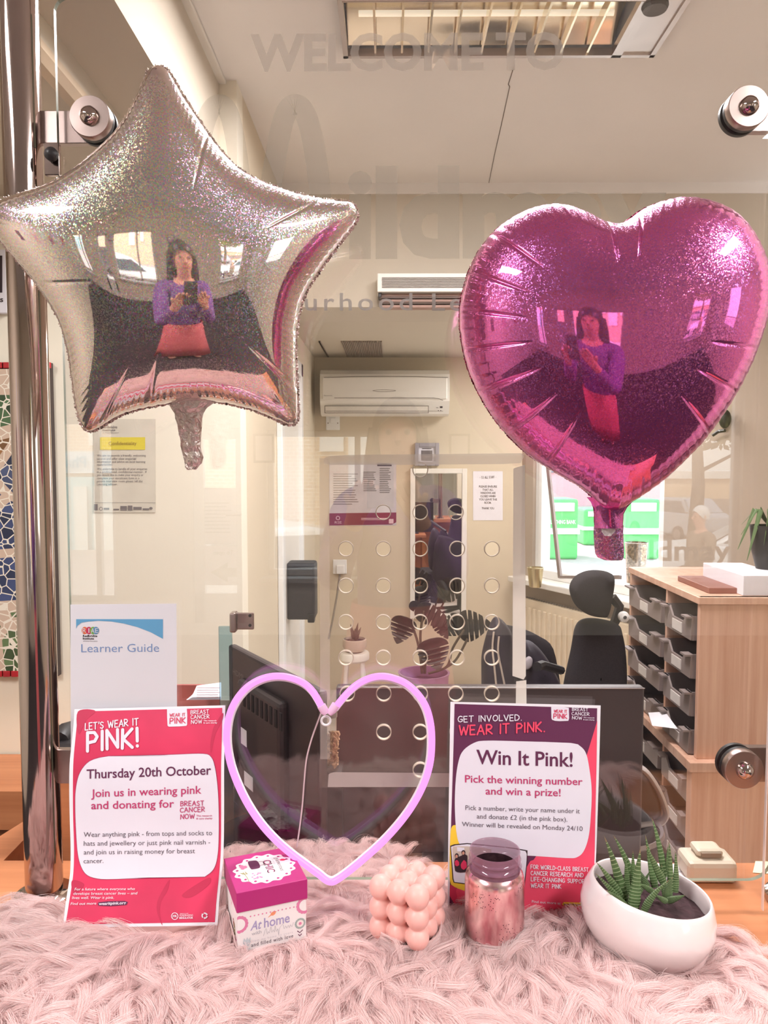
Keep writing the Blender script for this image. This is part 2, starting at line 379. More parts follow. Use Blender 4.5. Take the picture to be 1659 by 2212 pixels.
# far bulkhead and its underside
struct('trim_4', B().box((-.54, 3.4, 2.176), (2.6, 5.2, 2.7)), M_bulk)
struct('trim_10', B().box((-.54, 3.392, 2.655), (2.6, 3.4, 2.70)), M_ceil)
def wall(name, p0, ud, length, z0, z1, th, holes, m):
    """p0 start, ud unit direction along the wall; thickness goes to the left of ud"""
    ud = Vector(ud).normalized(); nd = Vector((-ud.y, ud.x, 0)); us = sorted({0, length, *[h[0] for h in holes], *[h[1] for h in holes]}); zs = sorted({z0, z1, *[h[2] for h in holes], *[h[3] for h in holes]})
    b = B(); M = Matrix((( ud.x, nd.x, 0, p0[0]), (ud.y, nd.y, 0, p0[1]), (0, 0, 1, 0), (0, 0, 0, 1)))
    for a, c in zip(us, us[1:]):
        for e, f in zip(zs, zs[1:]):
            if any(h[0] <= a and c <= h[1] and h[2] <= e and f <= h[3] for h in holes): continue
            b.box((a, 0, e), (c, th, f), M)
    return struct(name, b, m), M
wall('wall_left', (-.48, 2.5), (-1, 0), 2.6, 0, 2.7, -.1, [], M_wallL)
wall('wall_left_inner', (-.48, 2.6), (0, 1), 2.5, 0, 2.7, .1, [], M_wall)
XB = U(1128, 1000, 5.0).x
wall('wall_back', (-.5, 5.0), (1, 0), XB + .55, 0, 2.4, .1, [], M_wall)
# window wall at the right runs towards the lens
A0 = Vector((XB, 5.0, 0)); B0 = Vector((U(1700, 1000, 3.35).x, 3.35, 0)); RU = (B0 - A0).normalized(); RN = Vector((RU.y, -RU.x, 0))   # RN points into the room
def onwall(px, py, off=0.): return UPL(px, py, A0 + RN * off, RN)
def s_of(p): return (p - A0).dot(RU)
ws0 = s_of(onwall(1150, 1200)); ws1 = s_of(onwall(1432, 1200)); wz0 = onwall(1180, 1252).z; wz1 = onwall(1400, 760).z
wall('wall_right', A0, RU, (B0 - A0).length + 1.6, 0, 2.4, .14, [(ws0, ws1, wz0, wz1)], M_taupe)
MW = Matrix(((RU.x, -RN.x, 0, A0.x), (RU.y, -RN.y, 0, A0.y), (0, 0, 1, 0), (0, 0, 0, 1)))   # local: s along, t outwards, z
win = struct('window_1', B().box((ws0 + .04, .055, wz0 + .05), (ws1 - .04, .06, wz1 - .04), MW), M_clear)
b = B()
for s0, s1, z0, z1 in [(ws0, ws0 + .055, wz0, wz1), (ws1 - .05, ws1, wz0, wz1), (ws0, ws1, wz0, wz0 + .055), (ws0, ws1, wz1 - .05, wz1)]: b.box((s0, .02, z0), (s1, .1, z1), MW, .006)
b.box((ws0 + .055, .0, wz0 + .05), (ws0 + .085, .05, wz1 - .05), MW, .004)
struct('window_frame', b, M_upvc, parent=win)
struct('window_sill', B().box((ws0 - .1, -.12, wz0 - .035), (ws1 + .05, .06, wz0), MW, .006), M_white, parent=win)
# tilted opening light of the window
p = [onwall(*q, .02 if k in (0, 3) else .12) for k, q in enumerate([(1183, 1000), (1210, 1247), (1340, 1247), (1340, 1000)])]
struct('opening_light', B().tube([p[0], p[1], p[2]], .014, 4, cap=True), mat('grey_aluminium', (150, 135, 130), .4, .6), parent=win)
# lobby walls
LY = -4.5
def lx(px): return RF(px, 1000, 2 * GY - LY).x
def lz(py): return RF(840, py, 2 * GY - LY).z
WA = (lx(112), lx(246), lz(1302), lz(902)); WC = (lx(575), lx(882), lz(1245), lz(930)); WD = (lx(1325), lx(1606), lz(1242), lz(835)); DB = (lx(412), lx(528), 0.0, lz(925))
hol = [WA, DB, WC, WD]
_, ML = wall('wall_front', (-3.0, LY), (1, 0), 6.5, 0, 2.7, -.2, [(h[0] + 3.0, h[1] + 3.0, h[2], h[3]) for h in hol], M_wallL)
for k, h in enumerate([WA, WC, WD]):
    w_ = struct('window_%d' % (k + 2), B().box((h[0], LY - .11, h[2]), (h[1], LY - .10, h[3])), M_clear); b = B(); f = .05
    for a, c, e, g in [(h[0], h[0] + f, h[2], h[3]), (h[1] - f, h[1], h[2], h[3]), (h[0], h[1], h[2], h[2] + f), (h[0], h[1], h[3] - f, h[3])] + ([(h[0] + (h[1] - h[0]) * .62, h[0] + (h[1] - h[0]) * .62 + f, h[2], h[3])] if k != 2 else []): b.box((a, LY - .14, e), (c, LY - .07, g), bev=.005)
    struct('window_frame', b, M_upvc, parent=w_)
    struct('window_sill', B().box((h[0] - .05, LY - .05, h[2] - .04), (h[1] + .05, LY + .14, h[2]), bev=.006), M_white, parent=w_)
dr = struct('door_1', B().box((DB[0] + .09, LY - .11, .35), (DB[1] - .09, LY - .10, DB[3] - .09)), M_clear); b = B(); f = .09
for a, c, e, g in [(DB[0], DB[0] + f, 0, DB[3]), (DB[1] - f, DB[1], 0, DB[3]), (DB[0], DB[1], 0, .35), (DB[0], DB[1], DB[3] - f, DB[3])]: b.box((a, LY - .14, e), (c, LY - .06, g), bev=.005)
struct('door_frame', b, M_upvc, parent=dr)
struct('door_handle', B().tube([(DB[1] - .05, LY - .06, 1.05), (DB[1] - .05, LY - .01, 1.05), (DB[1] - .17, LY - .01, 1.05)], .012, 8), M_steel, parent=dr)
wall('wall_west', (-3.0, 2.6), (0, -1), 7.2, 0, 2.7, -.1, [], M_wallL)
EW = (1.9, 3.3, .9, 2.2)
wall('wall_east', (3.5, -4.6), (0, 1), 5.9, 0, 2.7, -.14, [EW], M_wallL)
w_ = struct('window_5', B().box((3.56, -4.6 + EW[0], EW[2]), (3.57, -4.6 + EW[1], EW[3])), M_clear); b = B()
for y0, y1, z0, z1 in [(EW[0], EW[0] + .06, EW[2], EW[3]), (EW[1] - .06, EW[1], EW[2], EW[3]), (EW[0], EW[1], EW[2], EW[2] + .06), (EW[0], EW[1], EW[3] - .06, EW[3])]: b.box((3.52, -4.6 + y0, z0), (3.62, -4.6 + y1, z1))
struct('window_frame', b, M_upvc, parent=w_)
wall('wall_hatch', (.78, 1.12), (1, 0), 2.8, 0, 2.7, .1, [], M_wallL)
struct('baseboard_front', B().box((-3, LY, 0), (3.4, LY + .02, .1)), M_white)
wall('wall_far_right', (2.55, 1.2), (0, 1), 1.2, 0, 2.7, -.1, [], M_wall)
# counter under the hatch: public shelf, front panel; lower desk inside
cl = [UZ(-260, 2075, CT), UZ(0, 1806, CT), UZ(45, 1776, CT), UZ(150, 1712, CT)]
yb = 1.2
ctop = B().prism([(-1.3 if False else cl[0].x, .6, CT), (.77, .6, CT), (.77, yb, CT), (cl[3].x, yb, CT), (cl[3].x, cl[3].y, CT), (cl[1].x, cl[1].y, CT)], (0, 0, -.036))
co = thing('reception_counter', 'orange wood reception counter running under the glass screen and the pink fur', 'counter', (0, 1, 0))
ctop.build('counter_top', M_counter, co)
B().box((-.55, .9, 0), (.76, .93, CT - .036)).build('front_panel', M_counter, co)
di = thing('office_desk', 'orange wood desk inside the office, behind the glass screen', 'desk', (.03, 1.5, 0))
B().box((-.44, 1.22, .70), (.40, 1.76, .73), bev=.004).build('desk_top', M_counter, di)
for x in (-.42, .36): B().box((x, 1.25, 0), (x + .03, 1.72, .70)).build('leg', M_counter, di)
# wood desk beyond the post at the far left
ld = thing('lobby_desk', 'orange wood panelled desk against the cream wall left of the steel post', 'desk', (-1.2, 2.3, 0))
zt = U(0, 1629, 2.49).z
B().box((-2.2, 2.2, 0.42), (-.62, 2.49, zt)).build('desk_panel', M_counter, ld)
B().box((-2.2, 2.23, 0.0), (-.62, 2.49, .42)).build('plinth', mat('brown_wood', (140, 88, 60), .5), ld)

# ------------------------------------------------------------------ lamps
M_lamp = mat('lamp_diffuser', (255, 250, 240), .5, emit=(255, 247, 236), estr=3.0)
def lamp_panel(x, y, z, e, sx, sy, label):
    t = thing('ceiling_light', label, 'ceiling light', (x, y, z))
    B().box((x - sx / 2, y - sy / 2, z - .008), (x + sx / 2, y + sy / 2, z - .004)).build('diffuser', M_lamp, t)
    b = B()
    for a in (-1, 1): b.box((x - sx / 2 - .02, y + a * (sy / 2 + .01) - .012, z - .02), (x + sx / 2 + .02, y + a * (sy / 2 + .01) + .012, z - .001)); b.box((x + a * (sx / 2 + .01) - .012, y - sy / 2, z - .02), (x + a * (sx / 2 + .01) + .012, y + sy / 2, z - .001))
    b.build('frame', M_white, t)
    light('lamp_glow', 'AREA', (x, y, z - .03), (0, 0, 0), e, WARM, sx, sy)
wh = ['to the left of the person', 'to the right of the person']
for k, (x, y, e, sx_, sy_) in enumerate(LOBBY_LAMPS): lamp_panel(x, y, 2.70, e, sx_, sy_, 'lit white ceiling light panel in the lobby, ' + wh[k])
for x, y, z, e in OFFICE_FILL: lamp_panel(x, y, z, e, .6, .6, 'added square fill light panel above the office window, hidden by the heart')  # panel added out of sight behind the heart to brighten the back area
# louvred fitting above the hatch
ZC = 2.70
fl = UZ(742, 110, ZC); fr = UZ(1412, 108, ZC); fm = UZ(1330, 108, ZC); y1 = (fl.y + fr.y) / 2; y0 = y1 - .62
t = thing('louvre_light', 'silver louvred fluorescent ceiling fitting with end plate above the glass', 'ceiling light', ((fl.x + fr.x) / 2, (y0 + y1) / 2, ZC))
M_gold = mat('pale_gold_reflector', (232, 216, 188), .16, 1., var=.05)
M_alu = mat('satin_aluminium', (196, 186, 182), .3, 1.)
b = B(); f = .014
for a, c, e, g in [(fl.x, fr.x, y0, y0 + f), (fl.x, fr.x, y1 - f, y1), (fl.x, fl.x + f, y0, y1), (fm.x - f, fm.x + f, y0, y1), (fr.x - f, fr.x, y0, y1)]: b.box((a, e, ZC - .022), (c, g, ZC))
b.build('frame', M_alu, t)
B().box((fm.x + f, y0 + f, ZC - .016), (fr.x - f, y1 - f, ZC - .006)).build('end_plate', M_alu, t)
c_ = UZ(1415, 12, ZC - .02); B().lathe([(.03, -.012), (.034, -.004), (.034, 0)], c_, 20).build('sensor', mat('sensor_grey', (90, 84, 80), .5), t)
ym = (y0 + y1) / 2; rows = [(y0 + f, ym - .02), (ym + .02, y1 - f)]
for ya, yc in rows:
    V = []; n = 10
    for i in range(n + 1):
        q = i / n; z = ZC - .012 + .045 * (4 * q * (1 - q)); V += [(fl.x + f, ya + (yc - ya) * q, z - .01 + .03), (fm.x - f, ya + (yc - ya) * q, z + .02)]
    mesh('reflector', V, [(2 * i, 2 * i + 1, 2 * i + 3, 2 * i + 2) for i in range(n)], M_gold, t, True)
    for k in range(9):
        x = fl.x + f + (fm.x - f - fl.x - f) * (k + 1) / 10; P = []
        for i in range(9):
            q = i / 8; P.append((x, ya + (yc - ya) * q, ZC - .012 + .03 * (4 * q * (1 - q)) ** .7))
        bb = B(); n_ = len(P)
        bb.prism([(x, q[1], ZC - .018) for q in P] + [(x, q[1], q[2]) for q in P[::-1]], (.006, 0, 0)); bb.build('louvre', M_gold, t)
B().tube([(fl.x + f, ym, ZC - .022), (fm.x - f, ym, ZC - .022)], .018, 14).build('divider_bar', M_chrome, t, True)
tubel = mat('lit_tube', (255, 244, 225), .4, emit=(255, 236, 205), estr=.9)
for ya, yc in rows: B().tube([(fl.x + .05, (ya + yc) / 2, ZC + .02), (fm.x - .05, (ya + yc) / 2, ZC + .02)], .008, 10).build('lamp_tube', tubel, t, True)
light('louvre_glow', 'AREA', ((fl.x + fm.x) / 2, ym, ZC - .05), (0, 0, 0), HATCH_LAMP, WARM, .8, .5)
# vent heater on the far bulkhead
t = thing('wall_heater', 'white slatted wall heater on the bulkhead above the window wall, beside the pink heart', 'heater', U(1000, 620, 3.36))
def bp(x0, y0_, x1, y1_, d0, d1, bev=.003):
    p, q = U(x0, y0_, d0), U(x1, y1_, d0); return B().box((min(p.x, q.x), min(d0, d1), min(p.z, q.z)), (max(p.x, q.x), max(d0, d1), max(p.z, q.z)), bev=bev)
bp(815, 590, 1180, 630, 3.30, 3.39).build('casing', M_white, t)
mg = mat('slot_grey', (150, 140, 132), .6)
for k in range(7): bp(825, 599 + k * 3.4, 1170, 600.3 + k * 3.4, 3.296, 3.30, 0).build('slot', mg, t)
mb = mat('pink_brick_slat', (176, 142, 130), .7)
for k in range(3): bp(824, 634 + k * 12, 1170, 640 + k * 12, 3.33, 3.385, .002).build('grille_slat', mb, t); bp(820, 629 + k * 12, 1174, 632 + k * 12, 3.32, 3.34, .001).build('grille_bar', M_chrome, t)
bp(817, 628, 824, 642, 3.315, 3.385).build('grille_end', M_black, t)
t = thing('vent_grille', 'grey pinholed vent grille on the soffit above the air conditioner', 'vent', U(770, 755, 4.6))
mv = mat('vent_grey', (150, 132, 120), .7)
for (xa, xb) in ((688, 709), (735, 828)):
    p, q = UZ(xa, 737, 2.174), UZ(xb, 770, 2.174); b = B()
    for i in range(int((xb - xa) / 4)):
        x = p.x + (q.x - p.x) * (i + .3) / ((xb - xa) / 4); b.box((x, min(p.y, q.y), 2.168), (x + .006, max(p.y, q.y), 2.176))
    b.build('vent_slats', mv, t)
# ================================================================== THE GLASS SCREEN
M_glass = glass_mat('screen_glass', (250, 249, 249), .07)
M_edge = mat('glass_edge_green', (132, 138, 120), .25, spec=.6, var=.1)
M_rim = mat('frosted_hole_rim', (208, 196, 182), .35, var=.05)
gt = thing('glass_screen', 'tall clear glass screen with round speech holes over the counter', 'glass screen', (0, GY, CT + .06))
gl_out = []
tlc, blc = U(123, -8, GY), U(158, 1898, GY); brc = U(1668, 1899, GY); trc = U(1676, -8, GY)
def arc(cx, cz, r, a0, a1, n=8): return [(cx + r * math.cos(math.radians(a0 + (a1 - a0) * i / n)), cz + r * math.sin(math.radians(a0 + (a1 - a0) * i / n))) for i in range(n + 1)]
xl = (tlc.x + blc.x) / 2; xr = brc.x
gl_out = arc(xr - .035, blc.z + .035, .035, -90, 0) + arc(xr - .035, tlc.z - .035, .035, 0, 90) + arc(xl + .02, tlc.z - .02, .02, 90, 180) + arc(xl + .02, blc.z + .02, .02, 180, 270)
HOLES = [(908, 1015)] + [(x, 1107) for x in (828, 908, 985)] + [(x, y) for y in (1186, 1266, 1345, 1422) for x in (747, 828, 908, 988, 1063)] + [(x, 1500) for x in (750, 829, 908, 985, 1063)] + [(829, 1583), (908, 1583), (988, 1583), (908, 1665)]
hr = 16.5 * GY / F
cu = bpy.data.curves.new('c', 'CURVE'); cu.dimensions = '2D'; cu.fill_mode = 'BOTH'; cu.extrude = .0035
def spl(P):
    s = cu.splines.new('POLY'); s.points.add(len(P) - 1); s.use_cyclic_u = True
    for k, (x, z) in enumerate(P): s.points[k].co = (x, z, 0, 1)
spl(gl_out); hc = []
for x, y in HOLES:
    p = U(x, y, GY); hc.append(p); spl(arc(p.x, p.z, hr, 0, 360, 24)[:-1])
ob = bpy.data.objects.new('t', cu); me = ob.to_mesh()
V = [(v.co.x, GY + .0035 - v.co.z, v.co.y) for v in me.vertices]; Fc = [tuple(p.vertices) for p in me.polygons]; ob.to_mesh_clear(); bpy.data.objects.remove(ob)
mi = []
for f in Fc:
    ys = [V[i][1] for i in f]; mi.append(0 if max(ys) - min(ys) < .003 else 1)
mesh('pane', V, Fc, None, gt, mats=[M_glass, M_edge], mi=mi)
for p in hc:
    b = B(); n = 28; b.lathe([(hr - .0008, -.0036), (hr, -.0038), (hr + .0003, -.0036), (hr + .0003, .0036), (hr - .0007, .0037), (hr - .0010, .0), (hr - .0008, -.0036)], (p.x, GY + .0035, p.z), n, Matrix.Rotation(-PI / 2, 3, 'X'), False); b.build('hole_rim', M_rim, gt, True)
# vinyl lettering on the pane
def vinyl(name, col, op):
    m, n, l, o = nodes_of(name); tr = n.new('ShaderNodeBsdfTransparent'); df = n.new('ShaderNodeBsdfDiffuse'); df.inputs[0].default_value = lin(col)
    mx = n.new('ShaderNodeMixShader'); nz = n.new('ShaderNodeTexNoise'); nz.inputs['Scale'].default_value = 30; ml = n.new('ShaderNodeMath'); ml.operation = 'MULTIPLY_ADD'; ml.inputs[1].default_value = .04; ml.inputs[2].default_value = op
    l.new(nz.outputs[0], ml.inputs[0]); l.new(ml.outputs[0], mx.inputs[0]); l.new(tr.outputs[0], mx.inputs[1]); l.new(df.outputs[0], mx.inputs[2]); l.new(mx.outputs[0], o.inputs[0]); return m
MV1 = vinyl('frosted_vinyl', (214, 200, 186), .5); MV2 = vinyl('frosted_vinyl_faint', (196, 188, 172), .3); MV3 = vinyl('white_vinyl', (255, 250, 244), .8)
GS = Sheet(lambda x, y: GY + .0075)
def spline2(P, w): return line2([(p.x, p.y) for p in crom(P, 8)], w)
GS.put('welcome_lettering', text_px('WELCOME TO', 541, 151, 1218, 147, 74, .034), MV1, gt)
GS.put('logo_arch', join2(spline2([(392, 560), (420, 380), (447, 255), (476, 225), (500, 262), (520, 390), (532, 560)], 42), spline2([(560, 560), (585, 400), (612, 260), (640, 226), (668, 270), (690, 400), (704, 560)], 46)), MV2, gt)
GS.put('name_lettering', text_px('ildmay', 752, 548, 1440, 545, 178, .045), MV2, gt)
_g = lambda q: glyphs(q, .01, 1.25)[0]; _x = lambda q: max(v[0] for v in _g(q)); _a = min(v[0] for v in _g('N')); _k = (1478 - 374) / (_x('Neighbourhood Learning Centre') - _a)
for pre, w_ in (('', 'Neighbourhood'), ('Neighbourhood ', 'Learning'), ('Neighbourhood Learning ', 'Centre')):
    xe = 374 + (_x(pre + w_) - _a) * _k; xs_ = xe - (_x(w_) - min(v[0] for v in _g(w_))) * _k
    GS.put('strapline_word', text_px(w_, xs_, 671, xe, 670, 37, .01, 1.25), MV3, gt)
# side sheet of acrylic at the right edge
MA = glass_mat('acrylic', (250, 250, 248), .03)
M_edgeL = mat('acrylic_edge', (232, 214, 208), .2, emit=None)
at_ = thing('acrylic_side_screen', 'clear acrylic sheet standing at the right edge of the glass screen', 'screen', (.55, 1.05, CT))
p, q = U(1648, 1966, 1.05), U(1652, 362, 1.05)
B().box((p.x, 1.048, p.z), (.75, 1.053, q.z)).build('sheet', MA, at_)
B().box((p.x - .0012, 1.0475, p.z), (p.x, 1.0535, q.z), bev=.0004).build('polished_edge', M_edgeL, at_)
# steel posts, brackets, clamps
def post(px, d, label, x=None):
    c = U(px, 1955, d); 
    if x is not None: c.x = x
    t = thing('steel_post', label, 'post', (c.x, d, CT))
    B().lathe([(0.026, 0.0), (0.026, 2.7 - CT - .002)], (c.x, d, CT), 36, capt=True).build('tube', M_chrome, t, True)
    B().lathe([(.041, 0), (.042, .004), (.041, .010), (.034, .0135), (0.026, .0145)], (c.x, d, CT), 36).build('base_flange', M_chrome, t, True)
    B().lathe([(.041, 0), (.042, .004), (.041, .010), (.034, .0135), (0.026, .0145)], (c.x, d, 2.699), 36, Matrix.Rotation(PI, 3, 'X')).build('ceiling_flange', M_chrome, t, True)
    return t, c
tl, pl = post(97, 1.092, 'polished steel post holding the left edge of the glass screen')
tr_, pr = post(97, 1.092, 'polished steel post beyond the right edge of the glass screen', U(1752, 1000, 1.09).x)
def clamp(t, c, side, cpx, cpy, zb, zt_):
    """flat arm from the post to the pane, discs each side of the glass and a domed bolt"""
    q = U(cpx, cpy, GY - .012); x = q.x; za, zb_ = U(cpx, zb, GY).z, U(cpx, zt_, GY).z
    a = B().box((min(c.x + side * .02, x - side * .004), GY + .014, za), (max(c.x + side * .02, x - side * .004), GY + .026, zb_), bev=.001)
    arm = a.build('clamp_arm', M_steel, t)
    R = Matrix.Rotation(PI / 2, 3, 'X'); r = 42.5 * GY / F
    B().lathe([(r, -.006), (r, .006), (r - .001, .0075), (.002, .0078)], (x, GY - .008, q.z), 40, R).build('clamp_disc', M_steel, arm, True)
    B().lathe([(r, -.004), (r, .003)], (x, GY - .0005, q.z), 40, R, capt=True).build('rubber_washer', M_black, arm, True)
    B().lathe([(r, -.004), (r, .003)], (x, GY + .0145, q.z), 40, R, capt=True).build('rubber_washer', M_black, arm, True)
    B().lathe([(.0125, 0), (.012, .004), (.009, .008), (.004, .0105), (.0005, .011)], (x, GY - .0158, q.z), 24, R).build('dome_bolt', M_chrome, arm, True)
clamp(tl, pl, 1, 195, 253, 300, 228); clamp(tl, pl, 1, 205, 1668, 1702, 1628)
clamp(tr_, pr, -1, 1616, 231, 275, 196); clamp(tr_, pr, -1, 1606, 1662, 1698, 1622)
a = bp(94, 308, 128, 378, 1.075, 1.083, .001); a.build('lower_bracket', M_chrome, tl)
p = U(113, 335, 1.07); B().lathe([(.009, 0), (.009, .006), (.004, .011), (.0005, .0115)], p, 16, Matrix.Rotation(PI / 2, 3, 'X')).build('bracket_bolt', M_black, tl, True)
# clear film taped over the speech holes
MF = glass_mat('clear_film', (248, 244, 240), .035, .035, (232, 222, 212), .02)
ft = thing('plastic_film', 'clear plastic film taped over the speech holes in the glass', 'plastic sheet', U(900, 1340, 1.078))
FS = Sheet(lambda x, y: 1.0775)
FS.put('film', ([(690, 985), (1136, 983), (1136, 1700), (690, 1702)], [(0, 1, 2, 3)]), MF, ft)
MT = mat('masking_tape', (232, 224, 214), .7, alpha=.82); MT2 = mat('clear_tape', (220, 206, 196), .5, alpha=.28)
TS = Sheet(lambda x, y: 1.077)
TP = lambda pts: fill2(pts, 12, 2)
TS.put('tape', TP([(700, 989), (718, 983), (1126, 979), (1133, 984), (1124, 1002), (880, 1004), (700, 1004)]), mat('masking_tape_thin', (232, 224, 214), .7, alpha=.5), ft)
TS.put('tape', TP([(1109, 1006), (1134, 1004), (1136, 1464), (1131, 1468), (1107, 1467)]), MT, ft)
TS.put('tape', TP([(1115, 1471), (1137, 1469), (1138, 1640), (1112, 1640)]), MT, ft)
TS.put('tape', TP([(690, 990), (712, 990), (713, 1640), (692, 1640)]), MT2, ft)
TS.put('tape', TP([(710, 1671), (722, 1668), (980, 1670), (980, 1700), (708, 1700)]), mat('masking_tape_faint', (222, 206, 200), .7, alpha=.42), ft)

# ================================================================== BALLOONS
def tilted(cpx, D, yaw, pitch):
    c = U(cpx[0], cpx[1], D); v = (CAMP - c).normalized(); n = Vector((v.x * yaw, v.y, v.z * pitch)).normalized()
    return c, n
def inflate(name, outline_px, centre, PL, hmax, m, parent, puckers, flange, mflange, NR=56, back=.8, pw=.5, creases=(), scal=None):
    O = [(p.x, p.y) for p in crom(outline_px, 10, True)]
    # resample evenly along the seam
    L = [0.]
    for k in range(len(O)): a, c = O[k], O[(k + 1) % len(O)]; L.append(L[-1] + math.hypot(c[0] - a[0], c[1] - a[1]))
    NT = 720; S = []
    for i in range(NT):
        t = L[-1] * i / NT; k = int(np.searchsorted(L, t, 'right')) - 1; a, c = O[k], O[(k + 1) % len(O)]; q = (t - L[k]) / max(1e-9, L[k + 1] - L[k]); S.append((a[0] + (c[0] - a[0]) * q, a[1] + (c[1] - a[1]) * q))
    S = np.array(S)
    if scal:
        tt = np.arange(NT) / NT; w_ = np.clip((tt - scal[0]) / .03, 0, 1) * np.clip((scal[1] - tt) / .03, 0, 1); S = np.array(centre) + (S - np.array(centre)) * (1 - scal[3] * w_ * (1 - np.abs(np.sin(PI * scal[2] * tt + 1.3 * np.sin(2 * PI * 5 * tt)))) ** 2)[:, None]
    mn = S.min(0) - 6; mx = S.max(0) + 6; g = 4.0
    nx, ny = int((mx[0] - mn[0]) / g) + 1, int((mx[1] - mn[1]) / g) + 1
    gx = mn[0] + np.arange(nx) * g; gy = mn[1] + np.arange(ny) * g; X, Y = np.meshgrid(gx, gy)
    ins = np.zeros(X.shape, bool)
    for k in range(NT):
        (xa, ya), (xb, yb_) = S[k], S[(k + 1) % NT]; c = ((ya <= Y) & (Y < yb_)) | ((yb_ <= Y) & (Y < ya))
        if abs(yb_ - ya) > 1e-9: ins ^= c & (X < xa + (xb - xa) * (Y - ya) / (yb_ - ya))
    u = np.zeros(X.shape)
    for _ in range(2600):
        n = np.zeros_like(u); n[1:-1, 1:-1] = (u[:-2, 1:-1] + u[2:, 1:-1] + u[1:-1, :-2] + u[1:-1, 2:] + g * g) / 4; u = np.where(ins, n, 0)
    u /= u.max()
    def samp(x, y):
        fx, fy = (x - mn[0]) / g, (y - mn[1]) / g; ix, iy = np.clip(fx.astype(int), 0, nx - 2), np.clip(fy.astype(int), 0, ny - 2); ax, ay = fx - ix, fy - iy
        return u[iy, ix] * (1 - ax) * (1 - ay) + u[iy, ix + 1] * ax * (1 - ay) + u[iy + 1, ix] * (1 - ax) * ay + u[iy + 1, ix + 1] * ax * ay
    c0 = np.array(centre, float); rs = 1 - (1 - np.arange(NR + 1) / NR) ** 1.7   # denser towards the seam
    ph = np.arange(NT) / NT; rng = np.random.default_rng(3)
    wr = np.zeros(NT)
    for f_, a_ in puckers:
        amp = .5 + .5 * np.interp(ph, np.linspace(0, 1, 23), np.r_[rng.random(22), .5]); 
        wr += a_ * amp * np.abs(np.sin(PI * f_ * ph + 1.3 * np.sin(2 * PI * 5 * ph)))
    big = np.zeros(NT); reach = np.zeros(NT)
    for (t, a_, w_, rc) in creases:
        d_ = np.abs(((ph - t + .5) % 1) - .5); gsn = np.exp(-(d_ / w_) ** 2); big += a_ * gsn; reach = np.maximum(reach, rc * gsn)
    V = []; Fc = []
    for side, hs in ((-1, hmax), (1, hmax * back)):
        k0 = len(V)
        for i in range(NR + 1):
            r = rs[i]; q = c0 + (S - c0) * min(r, .9995); h = np.maximum(samp(q[:, 0], q[:, 1]), 0) ** pw
            ed = np.clip((r - .8) / .2, 0, 1) ** 1.3; edc = np.clip((r - .55) / .4, 0, 1)
            h = h * (1 - wr * ed * .9) * (1 - big * edc); h = h * (1 if i < NR else 0)
            for k in range(NT):
                P = UPL(q[k, 0], q[k, 1], *PL) - PL[1] * (side * h[k] * hs); V.append(tuple(P))
        for i in range(NR):
            for k in range(NT):
                k2 = (k + 1) % NT; f_ = (k0 + i * NT + k, k0 + i * NT + k2, k0 + (i + 1) * NT + k2, k0 + (i + 1) * NT + k); Fc.append(f_ if side < 0 else f_[::-1])
    o = mesh(name, V, Fc, m, parent, True)
    bm = bmesh.new(); bm.from_mesh(o.data); bmesh.ops.remove_doubles(bm, verts=bm.verts, dist=1e-6); bmesh.ops.recalc_face_normals(bm, faces=bm.faces); bm.to_mesh(o.data); bm.free()
    # crinkled seam flange
    V = []; Fc = []; R2 = np.random.default_rng(5)
    M_ = NT * 2
    for i in range(M_):
        k = i // 2; p0 = S[k] if i % 2 == 0 else (S[k] + S[(k + 1) % NT]) / 2; t = S[(k + 1) % NT] - S[k - 1]; nrm = np.array((t[1], -t[0])) / np.hypot(*t)
        if np.dot(nrm, p0 - c0) < 0: nrm = -nrm
        w_ = flange * (.75 + .5 * R2.random())
        for j, (a, dz) in enumerate(((-1.5, 0), (w_ * .5, R2.uniform(-1, 1) * .0022), (w_, R2.uniform(-1, 1) * .003))):
            q = p0 + nrm * a; P = UPL(q[0], q[1], *PL); V.append((P.x, P.y + dz, P.z))
    for i in range(M_):
        j = (i + 1) % M_
        for a in (0, 1): Fc.append((i * 3 + a, i * 3 + a + 1, j * 3 + a + 1, j * 3 + a))
    mesh('seam', V, Fc, mflange, parent)
    return o
M_foil = foil_mat('silver_holographic_foil', (236, 216, 210), .5, .30)
M_foilp = foil_mat('pink_holographic_foil', (216, 104, 172), .45, .36, hue=(.70, 1.02))
M_foilR = mat('crinkled_silver_foil', (230, 216, 210), .32, 1., bump=1.0, bscale=160)
M_foilPR = foil_mat('crinkled_pink_foil', (214, 110, 176), .3, .7, .1, 800.)
M_seamP = mat('pink_foil_seam', (196, 84, 134), .22, 1., bump=.8, bscale=160)
star = thing('star_balloon', 'silver holographic star shaped foil balloon fixed on the glass', 'balloon', U(385, 560, .985))
PS = tilted((392, 580), .962, .75, .8)
SO = [(316, 172), (326, 152), (342, 146), (358, 152), (372, 172), (395, 212), (430, 266), (470, 322), (512, 366), (560, 394), (640, 422), (720, 436), (756, 440), (768, 456), (767, 476), (742, 512), (700, 566), (662, 624), (644, 672), (636, 740), (637, 800), (641, 870), (640, 905), (626, 915), (590, 900), (540, 880), (480, 866), (430, 862), (380, 866), (320, 876), (262, 893), (214, 922), (192, 928), (176, 908), (164, 850), (152, 760), (132, 690), (90, 622), (40, 560), (0, 512), (-14, 478), (-10, 446), (20, 430), (90, 408), (150, 380), (205, 338), (258, 284), (292, 226)]
inflate('foil_body', SO, (392, 610), PS, .098, M_foil, star, [(170, .05), (37, .04)], 7, M_foilR, creases=[(.205, .06, .0022, 1), (.40, .05, .0022, 1), (.555, .06, .0025, 1), (.60, .06, .0025, 1), (.745, .03, .002, 1), (.09, .045, .002, 1)], pw=.42, back=.6)
